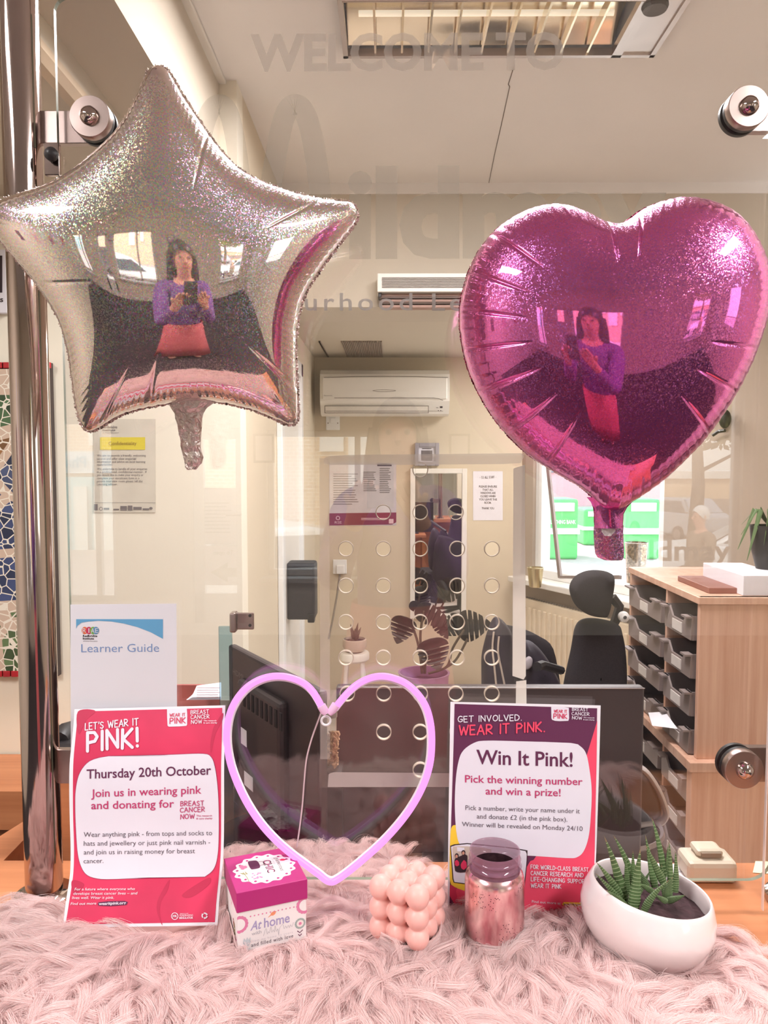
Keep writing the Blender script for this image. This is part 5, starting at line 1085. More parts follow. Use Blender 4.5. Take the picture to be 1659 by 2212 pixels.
s2 = n.new('ShaderNodeSeparateColor'); l.new(sm.outputs['Color'], s2.inputs[0]); hv = n.new('ShaderNodeHueSaturation'); ma = n.new('ShaderNodeMath'); ma.operation = 'MULTIPLY_ADD'; ma.inputs[1].default_value = 1.3; ma.inputs[2].default_value = .5; l.new(s2.outputs[1], ma.inputs[0]); l.new(ma.outputs[0], hv.inputs['Value']); l.new(cr_.outputs[0], hv.inputs['Color'])
band = n.new('ShaderNodeMath'); band.operation = 'LESS_THAN'; band.inputs[1].default_value = .085; l.new(bigd.outputs['Distance'], band.inputs[0])
m1 = n.new('ShaderNodeMix'); m1.data_type = 'RGBA'; l.new(band.outputs[0], m1.inputs[0]); l.new(hv.outputs[0], m1.inputs[6]); m1.inputs[7].default_value = lin((206, 180, 160))
gr = n.new('ShaderNodeMath'); gr.operation = 'LESS_THAN'; gr.inputs[1].default_value = .05; l.new(smd.outputs['Distance'], gr.inputs[0])
m2 = n.new('ShaderNodeMix'); m2.data_type = 'RGBA'; l.new(gr.outputs[0], m2.inputs[0]); l.new(m1.outputs[2], m2.inputs[6]); m2.inputs[7].default_value = lin((236, 226, 210)); l.new(m2.outputs[2], pb.inputs['Base Color']); l.new(pb.outputs[0], o.inputs[0])
p, q_ = U(-420, 782, 2.46), U(122, 1463, 2.46)
B().box((p.x, 2.47, q_.z), (q_.x, 2.497, p.z)).build('board', mat('dark_board_edge', (56, 44, 42), .5), ms)
p2, q2 = U(-400, 797, 2.46), U(119, 1450, 2.46); B().box((p2.x, 2.464, q2.z), (q2.x, 2.471, p2.z)).build('tile_field', m, ms)
mrt = mat('red_tile', (176, 42, 50), .2, var=.2, scale=20)
for yy in (782, 1450):
    for k in range(12):
        a_, b_ = U(-100 + k * 17.5, yy, 2.46), U(-100 + k * 17.5 + 15.5, yy + 13, 2.46); B().box((a_.x, 2.462, b_.z), (b_.x, 2.471, a_.z), None, .002).build('red_tile', mrt, ms)
sg = thing('framed_sign', 'black and white framed sign cut off by the left edge of the photo', 'sign', U(-40, 610, 2.48))
p, q_ = U(-120, 540, 2.48), U(17, 677, 2.48); B().box((p.x, 2.476, q_.z), (q_.x, 2.497, p.z), None, .002).build('white_board', M_paper, sg)
Sg = Sheet(lambda x, y: 2.475); Sg.put('dark_panel', rect(-110, 552, 5, 632), i_black, sg); Sg.put('sign_lettering', text_px('s', 0, 652, 7, 652, 11, .02), i_black, sg)
# return wall: door frame, dispenser, glass clip
def onret(px, py, off=0.):
    return UPL(px, py, Vector((-.48 + off, 0, 0)), Vector((1, 0, 0)))
dd0, dd1 = onret(598, 1000).y, onret(646, 1000).y
zt_ = 2.02
dr2 = struct('door_2', B().box((-.49, dd0 + .05, 0), (-.474, dd1 - .05, zt_ - .05)), M_white); b = B()
for y_0, y_1, z_0, z_1 in [(dd0, dd0 + .07, 0, zt_), (dd1 - .07, dd1, 0, zt_), (dd0, dd1, zt_ - .07, zt_)]: b.box((-.48, y_0, z_0), (-.455, y_1, z_1), None, .004)
struct('door_frame', b, M_upvc, parent=dr2)
ds = thing('soap_dispenser', 'dark grey box dispenser on the cream side wall left of the speech holes', 'dispenser', U(652, 1275, 3.6))
p, q_ = U(626, 1214, 3.6), U(683, 1335, 3.6); B().box((-.478, 3.55, q_.z), (q_.x, 3.68, p.z), None, .012).build('housing', M_dark, ds); B().box((q_.x - .035, 3.545, q_.z - .012), (q_.x - .004, 3.6, q_.z + .03), None, .004).build('spout', M_black, ds)
gc = thing('glass_clip', 'small steel glass clip with two screw holes above the left monitor', 'clip', U(525, 1340, 1.5))
p, q_ = U(513, 1322, 1.5), U(550, 1358, 1.5); B().box((p.x, 1.49, q_.z), (q_.x, 1.497, p.z), None, .002).build('plate', M_steel, gc); p, q_ = U(500, 1320, 1.5), U(514, 1362, 1.5); B().box((p.x, 1.478, q_.z), (q_.x, 1.505, p.z), None, .003).build('jaw', M_steel, gc)
for y in (1330, 1351): c = U(540, y, 1.489); B().lathe([(.003, -.001), (.003, .001)], c, 12, Matrix.Rotation(PI / 2, 3, 'X'), capt=True).build('screw_hole', M_black, gc)
p, q_ = U(474, 1312, 1.5), U(500, 1480, 1.5); B().box((p.x, 1.488, .73), (q_.x + .004, 1.496, q_.z + .12), None, .001).build('glass_strip', glass_mat('pale_blue_glass', (214, 232, 238), .06), gc)

# ---- radiator, sill ornaments
rd = thing('radiator', 'cream panel radiator under the office window', 'radiator', onwall(1240, 1400, .1) * 1)
sr0, sr1 = s_of(onwall(1137, 1350)), s_of(onwall(1470, 1350)); zr1 = onwall(1180, 1302, .08).z; zr0 = zr1 - .62
b = B().box((sr0, -.10, zr0), (sr1, -.04, zr1), MW, .008)
nfl = 26
for k in range(nfl): s0 = sr0 + (sr1 - sr0) * (k + .25) / nfl; b.box((s0, -.112, zr0 + .03), (s0 + (sr1 - sr0) / nfl * .5, -.098, zr1 - .05), MW, .004)
b.build('panel', mat('cream_radiator', (226, 210, 184), .4), rd)
b = B(); 
for k in range(nfl * 2): s0 = sr0 + (sr1 - sr0) * (k + .25) / nfl / 2; b.box((s0, -.085, zr1 - .001), (s0 + .01, -.055, zr1 + .003), MW)
b.build('top_grille', mgr, rd)
M_goldp = mat('pale_gold_metal', (206, 190, 150), .28, .9)
def cup(name, label, px, ytop, ybot, rt, rb_, off, m):
    c_ = UZ(px, ybot, wz0 + .001); d = c_.y; top = U(px, ytop, d); h = top.z - c_.z; R1 = rt * d / F; R0 = rb_ * d / F; t = thing(name, label, 'cup', c_)
    B().lathe([(R0 * .9, 0), (R0, .004), (R0 + (R1 - R0) * .5, h * .5), (R1, h), (R1 * .94, h), (R0 * .9, .02)], c_, 32).build('bowl', m, t, True); B().lathe([(R1 * 1.0, h - .004), (R1 * 1.03, h), (R1 * .93, h + .002)], c_, 32, capb=False).build('rim', m, t, True); return t
cup('planter_cup', 'pale gold metal cup at the left end of the window sill', 1156, 1226, 1268, 18, 13, .06, M_goldp)
mmot = mat('mottled_silver', (176, 156, 140), .2, .9, var=.6, scale=90)
cup('mercury_votive', 'mottled silver glass votive on the window sill right of the pink balloon tail', 1373, 1172, 1262, 24, 19, .06, mmot)
# ---- monstera and its pot
mo = thing('monstera_plant', 'dark leaved monstera in a lilac pot before the back wall', 'potted plant', U(912, 1700, 4.3))
M_mon = mat('monstera_leaf', (58, 52, 46), .4, var=.2); M_stem = mat('plant_stem', (92, 78, 62), .6); M_lilp = mat('lilac_pot', (170, 120, 160), .4)
c_ = U(915, 1660, 4.3); B().lathe([(.09, 0), (.12, .02), (.135, .25), (.14, .48), (.147, .5), (.135, .5), (.13, .44)], (c_.x, c_.y, U(915, 1452, 4.3).z - .5), 36).build('pot', M_lilp, mo, True)
stand = B().lathe([(.11, 0), (.11, U(915, 1452, 4.3).z - .5)], (c_.x, c_.y, 0), 24, capt=True).build('pot_stand', M_dark, mo)
def mleaf(cx_, cy_, L_, ang_, d, wdt=.8, tilt=0.):
    out = []; N = 60
    for i in range(N + 1):
        t = i / N; w = wdt * math.sin(PI * min(1, t ** .62)) ** .7 * (1 - .2 * t); ph_n = (t * 6.5) % 1; notch = .42 if (.2 < t < .9 and ph_n < .22) else 1.; out.append((t, max(.01, w * notch)))
    rot = math.radians(ang_); V = []
    for t, w in out: V += [((t - .3) * L_, w * L_ * .5), ((t - .3) * L_, -w * L_ * .5)]
    pts = [(cx_ + x * math.cos(rot) - y * math.sin(rot), cy_ + x * math.sin(rot) + y * math.cos(rot)) for x, y in V]
    Sh = Sheet(lambda x, y: d + .0009 * ((x - cx_) * math.sin(rot) * -1 + (y - cy_) * math.cos(rot)) ** 2 * .05 + tilt * (y - cy_))
    o_ = Sh.put('leaf', (pts, [(2 * i, 2 * i + 1, 2 * i + 3, 2 * i + 2) for i in range(N)]), M_mon, mo); md = o_.modifiers.new('t', 'SOLIDIFY'); md.thickness = .003
for a_ in [(872, 1350, 62, 110, 4.2, 1.0), (922, 1325, 90, 25, 4.25, .55), (935, 1400, 72, 75, 4.1, 1.05), (1010, 1352, 74, -5, 4.3, 1.0), (985, 1348, 60, 150, 4.35, .9), (950, 1350, 50, 60, 4.3, .7), (898, 1310, 50, 20, 4.28, .5)]: mleaf(*a_)
for P in ([(912, 1455), (905, 1400), (893, 1360), (876, 1335)], [(918, 1455), (920, 1420), (930, 1380)], [(925, 1455), (965, 1440), (978, 1400), (1003, 1360)], [(918, 1455), (908, 1380), (915, 1320)], [(960, 1444), (985, 1425), (1010, 1380)]): B().tube([U(v.x, v.y, 4.26) for v in crom(P, 6)], .007, 6).build('stem', M_stem, mo)
# small succulent on a round stool
st = thing('white_stool', 'white round stool with a small potted plant, left of the monstera', 'stool', (U(766, 1400, 4.4).x, 4.4, 0))
zs = U(766, 1408, 4.4).z; cs = (U(766, 1400, 4.4).x, 4.4, 0)
B().lathe([(.075, zs - .05), (.085, zs - .04), (.085, zs - .008), (.08, zs)], cs, 36, capt=True).build('seat', M_white, st, True)
for k in range(4): a_ = PI / 4 + k * PI / 2; B().tube([(cs[0] + .06 * math.cos(a_), 4.4 + .06 * math.sin(a_), zs - .04), (cs[0] + .10 * math.cos(a_), 4.4 + .10 * math.sin(a_), 0)], .012, 10).build('leg', M_white, st)
su = thing('small_succulent', 'tiny succulent in a white bowl standing on the white stool', 'potted plant', (cs[0], 4.4, zs))
B().lathe([(.03, 0), (.055, .01), (.07, .035), (.068, .075), (.062, .077), (.06, .06)], (cs[0], 4.4, zs), 32).build('pot', mat('cream_pot', (214, 196, 180), .4), su, True)
B().lathe([(.001, .066), (.061, .064)], (cs[0], 4.4, zs), 24, capb=False).build('soil', M_soil, su)
for k in range(11):
    a_ = k * 2.4; r_ = .012 + .03 * (k % 4) / 4; tz = .17 - .012 * k; B().tube([(cs[0], 4.4, zs + .06), (cs[0] + r_ * math.cos(a_), 4.4 + r_ * math.sin(a_), zs + .06 + (tz - .06) * .6), (cs[0] + 1.7 * r_ * math.cos(a_), 4.4 + 1.7 * r_ * math.sin(a_), zs + tz)], [.008, .010, .001], 7).build('leaf', mat('dusky_leaf', (112, 92, 78), .5), su, True)

# ---- chairs
M_fab = mat('black_fabric', (44, 38, 42), .9, var=.2, scale=200, bump=.2, bscale=400)
def slab(name, outline_px, d, th, m, parent, puff=.5, dslope=0.):
    """a padded panel: outline on a plane facing the lens, domed front and back"""
    O = [(p.x, p.y) for p in crom(outline_px, 5, True)]; cx_ = sum(p[0] for p in O) / len(O); cy_ = sum(p[1] for p in O) / len(O); n_ = len(O); V = []; Fc = []; R_ = 7
    for s in (-1, 1):
        for i in range(R_ + 1):
            r_ = i / R_; hh = th * (.5 + puff * math.sqrt(max(0, 1 - r_ * r_))) * (1 if i < R_ else .35)
            for x, y in O: xx = cx_ + (x - cx_) * max(r_, .02); P = U(xx, cy_ + (y - cy_) * max(r_, .02), d); V.append((P.x, P.y + s * hh * .5 + dslope * (P.x - U(cx_, cy_, d).x), P.z))
    for s in (0, 1):
        for i in range(R_):
            for k in range(n_): a_ = s * (R_ + 1) * n_ + i * n_ + k; b_ = s * (R_ + 1) * n_ + i * n_ + (k + 1) % n_; Fc.append((a_, b_, b_ + n_, a_ + n_) if s == 0 else (a_, a_ + n_, b_ + n_, b_))
    for k in range(n_): a_ = R_ * n_ + k; b_ = R_ * n_ + (k + 1) % n_; o_ = (R_ + 1) * n_; Fc.append((a_, b_, b_ + o_, a_ + o_))
    return mesh(name, V, Fc, m, parent, True)
oc = thing('office_chair', 'black high backed office chair with an oval headrest before the window', 'chair', U(1285, 1600, 2.5))
slab('headrest', [(1227, 1270), (1238, 1246), (1262, 1234), (1290, 1232), (1318, 1238), (1330, 1252), (1326, 1290), (1316, 1330), (1300, 1334), (1268, 1326), (1240, 1304)], 2.45, .07, M_fab, oc, .5, .25)
slab('backrest', [(1232, 1400), (1242, 1352), (1262, 1336), (1300, 1338), (1336, 1350), (1346, 1372), (1354, 1420), (1356, 1500), (1350, 1640), (1290, 1650), (1205, 1640), (1212, 1500)], 2.5, .09, M_fab, oc, .5, .15)
B().tube([U(*q_, 2.53) for q_ in [(1322, 1290), (1338, 1310), (1330, 1340), (1318, 1360)]], .016, 8).build('headrest_arm', M_black, oc, True)
c_ = U(1347, 1332, 2.5); B().lathe([(.016, -.01), (.018, 0), (.016, .012), (.006, .016)], c_, 20, Matrix.Rotation(PI / 2, 3, 'X')).build('adjuster_knob', M_upvc, oc, True)
slab('seat', [(1170, 1668), (1285, 1655), (1400, 1668), (1405, 1700), (1285, 1712), (1168, 1700)], 2.4, .4, M_fab, oc, .2)
B().tube([U(1212, 1448, 2.46), U(1170, 1436, 2.3), U(1160, 1440, 2.2)], .014, 8).build('armrest', M_black, oc, True)
cb = U(1290, 1700, 2.5); B().tube([(cb.x, 2.5, cb.z), (cb.x, 2.5, .08)], .025, 10).build('gas_column', M_black, oc)
for k in range(5): a_ = k * 2 * PI / 5; B().tube([(cb.x, 2.5, .09), (cb.x + .26 * math.cos(a_), 2.5 + .26 * math.sin(a_), .05)], [.022, .014], 8).build('leg', M_black, oc)
jc_ = thing('draped_chair', 'chair with dark coats draped over it, left of the office chair', 'chair', U(1120, 1500, 3.0))
slab('backrest', [(1060, 1420), (1072, 1370), (1090, 1350), (1160, 1372), (1200, 1420), (1205, 1600), (1060, 1600)], 3.06, .08, M_fab, jc_, .4)
M_coat = mat('dark_coat', (48, 40, 50), .6, var=.35, scale=14, bump=.5, bscale=30)
slab('coat', [(1040, 1440), (1046, 1390), (1062, 1342), (1076, 1334), (1096, 1352), (1108, 1380), (1114, 1440), (1112, 1540), (1050, 1540)], 2.94, .10, M_coat, jc_, .6)
slab('jacket', [(1128, 1400), (1140, 1384), (1160, 1396), (1180, 1420), (1198, 1452), (1212, 1486), (1210, 1530), (1130, 1530)], 2.92, .12, M_coat, jc_, .6)
M_strp = mat('silver_stripe', (206, 190, 176), .5)
for P in ([(1067, 1365), (1064, 1400), (1068, 1440), (1072, 1480)], [(1078, 1375), (1076, 1410), (1084, 1450), (1090, 1480)]): B().tube([U(v.x, v.y, 2.885) for v in crom(P, 5)], .004, 6).build('reflective_piping', M_strp, jc_)
slab('lining', [(1132, 1428), (1142, 1418), (1150, 1424), (1148, 1440), (1136, 1446)], 2.85, .03, mat('grey_lining', (176, 166, 170), .8), jc_)
cj = U(1120, 1640, 3.0)
B().box((cj.x - .22, 2.6, .44), (cj.x + .22, 3.04, .50), None, .02).build('seat', M_fab, jc_)
for x in (-.18, .18):
    for y in (2.64, 3.0): B().tube([(cj.x + x, y, .45), (cj.x + x, y, 0)], .013, 8).build('leg', M_black, jc_)
# ---- monitors
mn = thing('computer_monitor', 'wide charcoal monitor seen from behind the plum poster', 'monitor', U(1050, 1890, 1.5))
p, q_ = U(726, 1484, 1.46), U(1385, 1846, 1.46); B().box((p.x, 1.46, q_.z), (q_.x, 1.485, p.z), None, .004).build('back_shell', mat('monitor_grey', (74, 66, 68), .38, var=.05), mn)
B().box((p.x + .002, 1.484, q_.z + .004), (q_.x - .002, 1.49, p.z - .003)).build('screen', M_black, mn)
B().box((p.x, 1.4585, p.z - .003), (q_.x, 1.4605, p.z - .001)).build('top_trim', mat('trim_silver', (150, 140, 138), .3, .6), mn)
xm = (p.x + q_.x) / 2; B().box((xm - .05, 1.49, .74), (xm + .05, 1.51, q_.z + .15), None, .003).build('stand', M_black, mn); B().box((xm - .13, 1.42, .7305), (xm + .13, 1.62, .742), None, .003).build('base', M_black, mn)
mt_ = thing('side_monitor', 'black monitor turned sideways behind the neon heart, showing its vented back', 'monitor', U(600, 1800, 1.55))
Q0 = U(492, 1392, 1.72); Q1 = U(688, 1502, 1.36); Q1.z = Q0.z; e = (Q1 - Q0); Ls = Vector((e.x, e.y, 0)).length; eu = Vector((e.x, e.y, 0)).normalized(); en = Vector((eu.y, -eu.x, 0)); en = en if en.x < 0 or en.y < 0 else -en
Mm = Matrix(((eu.x, en.x, 0, Q0.x), (eu.y, en.y, 0, Q0.y), (0, 0, 1, 0), (0, 0, 0, 1))); zm0 = Q0.z - .36
B().box((0, -.02, zm0), (Ls, 0, Q0.z), Mm, .006).build('back_shell', mat('side_monitor_black', (66, 56, 58), .45), mt_)
B().box((.10, -.004, zm0 + .05), (Ls - .12, .022, Q0.z - .05), Mm, .01).build('back_hump', mat('side_monitor_black', (66, 56, 58), .45), mt_)
mvn = mat('vent_shadow', (36, 30, 32), .8)
for k in range(9): B().box((.14 + k * .022, .0215, Q0.z - .10), (.150 + k * .022, .0235, Q0.z - .065), Mm).build('vent', mvn, mt_)
def onm(V2, off): return [Mm @ Vector((x, off, z)) for x, z in V2]
V, Fc = text_px('HDMI', 0, 0, .06, 0, .012); mesh('port_lettering', onm([(.03 + x, Q0.z - .06 - y) for x, y in V], .0012), Fc, i_txt, mt_)
for x, z, w, h in ((.125, -.15, .03, .035), (.14, -.24, .045, .03)): B().box((x, .0215, Q0.z + z - h), (x + w, .0226, Q0.z + z), Mm).build('sticker', M_paper, mt_)
B().box((Ls * .45, .0, .735), (Ls * .6, .015, zm0 + .1), Mm, .003).build('stand', M_black, mt_); c_ = Mm @ Vector((Ls * .52, .005, 0)); B().lathe([(.11, .731), (.11, .742), (.02, .75)], (c_.x, c_.y, 0), 32, capt=True).build('base', M_black, mt_)
# jar of nuts beside the monitor
nj = thing('nut_jar', 'clear jar of cashew nuts behind the middle of the neon heart', 'jar', U(716, 1660, 1.42))
p = U(716, 1660, 1.40); tp_ = U(716, 1548, 1.40); rj = 16 * 1.4 / F
B().lathe([(rj, 0), (rj * 1.02, .004), (rj, (tp_.z - p.z) * .85), (rj * .8, tp_.z - p.z)], p, 28, capt=True).build('jar_glass', glass_mat('jar_clear', (248, 246, 244), .05), nj, True)
B().lathe([(rj * .85, tp_.z - p.z), (rj * .85, tp_.z - p.z + .012)], p, 28, capt=True).build('lid', mat('jar_lid', (190, 180, 176), .4), nj)
B().box((p.x - .014, 1.385, .7305), (p.x + .02, 1.44, p.z - .001)).build('riser', M_dark, nj)
bn = B(); Rn = random.Random(5)
for k in range(90):
    c_ = Vector((p.x, p.y, p.z + .005)) + Vector((Rn.uniform(-1, 1) * rj * .68, Rn.uniform(-1, 1) * rj * .68, Rn.uniform(.003, .062))); a_ = Rn.uniform(0, 6); bn.tube([c_ + Vector((.006 * math.cos(a_ + j * .8), .003 * math.sin(j), .006 * math.sin(a_ + j * .8))) for j in range(4)], [.0015, .0028, .0028, .0015], 6)
no = bn.build('cashew_nuts', mat('cashew', (226, 190, 150), .5), nj, True); no['kind'] = 'stuff'
# ---- pigeonhole cabinet with grey trays
cbn = thing('tray_cabinet', 'light wood cabinet of grey pull-out trays at the right, behind the glass', 'cabinet', U(1600, 1830, 2.5))
dC = 2.3; xA = U(1510, 1400, dC).x; zTop = U(1560, 1290, dC).z; zMid = U(1560, 1640, dC).z; dE = UPL(1358, 1400, Vector((xA, 0, 0)), Vector((1, 0, 0))).y
B().box((xA, dC, zMid), (xA + .55, dC + .02, zTop), None, .002).build('side_panel', M_oak, cbn)
B().box((xA - .012, dC - .012, zTop), (xA + .56, dE + .01, zTop + .0), None).V if False else None
B().box((xA - .006, dC - .006, zTop - .022), (xA + .555, dE + .006, zTop), None, .002).build('cabinet_top', M_oak, cbn)
B().box((xA, dE - .02, .05), (xA + .55, dE, zTop - .022)).build('side_panel', M_oak, cbn)
B().box((xA - .02, dC - .02, 0.02), (xA + .57, dC + .02, zMid - .03), None, .002).build('lower_panel', M_oak, cbn)
B().box((xA - .03, dC - .03, zMid - .03), (xA + .58, dE + .01, zMid), None, .002).build('lower_top', M_oak, cbn)
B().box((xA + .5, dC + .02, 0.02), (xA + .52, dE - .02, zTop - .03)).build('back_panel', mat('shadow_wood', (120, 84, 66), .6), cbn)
ym_ = (dC + dE) / 2 - .06; B().box((xA, ym_ - .008, .05), (xA + .5, ym_ + .008, zTop - .022)).build('divider', M_oak, cbn)
M_tray = mat('grey_tray', (146, 132, 128), .5); M_lbl = mat('tray_label', (222, 214, 208), .6)
def tray(y0_, y1_, z):
    h = .075; ym2 = (y0_ + y1_) / 2; w = y1_ - y0_
    prof_ = [(y0_ + .008, h), (y0_ + w * .2, h), (y0_ + w * .32, h * .62), (y1_ - w * .32, h * .62), (y1_ - w * .2, h), (y1_ - .008, h), (y1_ - .012, 0), (y0_ + .012, 0)]
    b = B().prism([(xA - .012, y, z + hh) for y, hh in prof_], (.006, 0, 0)); b.box((xA - .006, y0_ + .012, z), (xA + .38, y1_ - .012, z + .004)); b.box((xA - .006, y0_ + .010, z), (xA + .38, y0_ + .014, z + h)); b.box((xA - .006, y1_ - .014, z), (xA + .38, y1_ - .010, z + h)); b.box((xA - .03, y0_ + .008, z + h - .006), (xA - .004, y0_ + w * .2, z + h)); b.box((xA - .03, y1_ - w * .2, z + h - .006), (xA - .004, y1_ - .008, z + h))
    o_ = b.build('tray', M_tray, cbn); B().box((xA - .0145, ym2 - .04, z + .008), (xA - .0118, ym2 + .04, z + .040)).build('label_holder', M_lbl, o_)
for k in range(4):
    z = zTop - .14 - k * .118
    tray(dC + .022, ym_ - .008, z); tray(ym_ + .008, dE - .022, z)
for k in range(4):
    z = zMid - .15 - k * .118; tray(dC + .022, ym_ - .008, z); tray(ym_ + .008, dE - .022, z)
p = U(1452, 1570, dC + .12); mesh('loose_paper', [Vector((xA - .02, dC + .10, p.z)), Vector((xA - .08, dC + .16, p.z - .01)), Vector((xA - .06, dC + .26, p.z)), Vector((xA - .01, dC + .24, p.z + .01))], [(0, 1, 2, 3)], M_paper, cbn)
def item(name, label, cat, x0, y0, x1, y1, d0, d1, m, zb_=None, bev=.002):
    p, q_ = U(x0, y0, d0), U(x1, y1, d0); t = B().box((p.x, d0, q_.z if zb_ is None else zb_), (q_.x, d1, p.z), None, bev); V = t.V; o_ = mesh(name, V, t.F, m); return tag(o_, label, cat)
zt2 = zTop + .0005
item('storage_box', 'white card box on top of the wooden tray cabinet', 'box', 1606, 1243, 1700, 1288, 2.32, 2.62, M_paper, zt2)
bk = item('brown_book', 'brown book lying on the tray cabinet beside the white box', 'book', 1532, 1270, 1598, 1290, 2.36, 2.62, mat('brown_cover', (140, 92, 80), .5), zt2)
pz = thing('trailing_plant', 'dark potted trailing plant at the right edge, on the white box', 'potted plant', (0, 0, 0)); cpz = U(1668, 1243, 2.45); pz.location = cpz; zp = U(1600, 1243, 2.32).z
B().lathe([(.04, 0), (.055, .06), (.062, .14), (.055, .14)], (cpz.x, 2.47, zp), 28).build('pot', M_black, pz, True)
for k in range(14):
    a_ = k * 2.4; B().tube([(cpz.x, 2.47, zp + .13), (cpz.x + .05 * math.cos(a_), 2.47 + .04 * math.sin(a_), zp + .19), (cpz.x + .10 * math.cos(a_), 2.47 + .06 * math.sin(a_), zp + .15 - .01 * k)], [.003, .009, .001], 6, flat=.4).build('leaf', M_leaf, pz, True)
# ---- pedal bin lid and rim peeping past the monitor
bi = thing('swing_bin', 'black bin with an open silver lid, right of the wide monitor', 'bin', U(1330, 1850, 1.75))
c_ = U(1330, 1792, 1.75); rB = 98 * 1.75 / F
B().lathe([(rB * .8, .006), (rB * .85, .3), (rB, c_.z)], (c_.x, 1.75, 0), 40).build('bin_body', M_dark, bi, True); B().lathe([(rB * .98, c_.z - .004), (rB * 1.05, c_.z + .003), (rB * 1.02, c_.z + .012), (rB * .95, c_.z + .008)], (c_.x, 1.75, 0), 48, capb=False).build('rim', mat('grey_rim', (150, 142, 142), .35, .4), bi, True)
O1 = [(p.x, p.y) for p in crom([(1360, 1650), (1392, 1664), (1418, 1700), (1434, 1738), (1438, 1762), (1424, 1778), (1398, 1780), (1370, 1785)], 5)]
B().tube([U(x, y, 1.78) for x, y in O1], .012, 10, flat=.6).build('lid_rim', mat('silver_plastic', (200, 194, 194), .35, .2), bi, True)
slab('lid', [(1340, 1650), (1388, 1662), (1412, 1700), (1428, 1742), (1420, 1770), (1370, 1776), (1330, 1740)], 1.79, .03, M_black, bi, .5)
# ---- things on the desk side of the counter
zc = CT
dv = thing('card_terminal', 'cream plastic desk device with a slotted top behind the white plant pot', 'device', UZ(1525, 1885, zc))
p0, p1 = UZ(1468, 1884, zc), UZ(1578, 1884, zc); y_ = 1.12
B().box((p0.x, 1.135, zc + .0005), (p1.x - .004, 1.19, zc + .034), None, .008).build('casing', mat('cream_plastic', (214, 206, 186), .45), dv)
B().box((p0.x + .018, 1.15, zc + .034), (p1.x - .02, 1.185, zc + .046), None, .006).build('top_cover', mat('cream_plastic', (214, 206, 186), .45), dv); B().box((p0.x + .024, 1.147, zc + .036), (p1.x - .026, 1.151, zc + .043)).build('paper_slot', mat('olive_slot', (130, 120, 104), .5), dv)
pa = thing('printed_plan', 'white sheet with a pale blue printed plan lying behind the plant pot', 'sheet of paper', UZ(1430, 1890, zc))
def flat(pts, z): return [UZ(x, y, z) for x, y in pts]
mesh('sheet', flat([(1310, 1905), (1570, 1905), (1545, 1868), (1330, 1862)], zc + .0008), [(0, 1, 2, 3)], M_paper, pa)
V, Fc = join2(line2([(1370, 1880), (1500, 1884), (1498, 1898), (1368, 1896), (1370, 1880)], 1.2), line2([(1400, 1880), (1399, 1896)], 1.2), line2([(1440, 1882), (1440, 1890), (1452, 1890), (1452, 1883)], 1.2), rect(1500, 1880, 1540, 1900)); mesh('plan_print', flat(V, zc + .0012), Fc, ink('pale_blue', (176, 190, 206)), pa)
yn = mesh('sticky_note', flat([(1626, 1885), (1700, 1889), (1700, 1862), (1632, 1860)], zc + .001), [(0, 1, 2, 3)], mat('pale_yellow_paper', (236, 226, 190), .8)); tag(yn, 'pale yellow note on the wooden counter at the right edge', 'note')
# red folder with papers, behind the Learner Guide sheet
rf_ = thing('red_folder', 'red folder holding papers, right of the Learner Guide sheet', 'folder', U(430, 1530, 1.62))
p, q_ = U(300, 1478, 1.66), U(476, 1530, 1.66); B().box((p.x, 1.655, q_.z), (q_.x, 1.662, p.z), None, .001).build('cover', mat('brick_red_card', (176, 96, 90), .6), rf_)
for k in range(4): mesh('paper', [U(402 + 4 * k, 1512 - 2 * k, 1.60), U(478, 1511 - 2 * k, 1.60), U(478, 1474, 1.652), U(440 - 5 * k, 1481, 1.652)], [(0, 1, 2, 3)], M_paper, rf_)
mesh('printed_lines', [U(*v, 1.595) for v in lines(425, 476, range(1486, 1508, 5), 1.2, RL, .1)[0]], lines(425, 476, range(1486, 1508, 5), 1.2, RL, .1)[1], ink('pink_grey', (206, 170, 176)), rf_)
B().box((U(300, 1530, 1.58).x, 1.58, .731), (U(476, 1530, 1.58).x, 1.70, U(300, 1530, 1.64).z), None, .003).build('wooden_tray', M_oak, rf_)
ph = thing('desk_phone', 'black desk telephone tucked behind the lower left clamp', 'telephone', U(150, 1640, 1.3))
B().box((U(122, 1600, 1.3).x, 1.27, U(120, 1650, 1.3).z), (U(230, 1600, 1.3).x, 1.42, U(120, 1598, 1.3).z), None, .012).build('base', M_black, ph)
B().tube([U(128, 1600, 1.30), U(140, 1584, 1.32), U(160, 1578, 1.36), U(200, 1576, 1.40)], .018, 10).build('handset', M_black, ph, True)
B().box((U(110, 1650, 1.3).x, 1.25, .0), (U(240, 1600, 1.3).x, 1.44, U(120, 1651, 1.3).z), None, .003).build('pedestal', M_counter, ph)
hk = thing('black_hook', 'small black hook fitting by the window to the right of the heart', 'hook', onwall(1562, 920, .03))
c_ = onwall(1566, 905, .03); B().sphere(c_, .04, 16, 10, (.7, .5, 1.1)).build('body', M_black, hk, True); B().tube([onwall(x, y, .05) for x, y in [(1540, 940), (1552, 932), (1566, 930)]], .008, 8).build('arm', M_black, hk, True); B().sphere(onwall(1540, 908, .03), .018, 12, 8).build('bulb', M_chrome, hk, True)
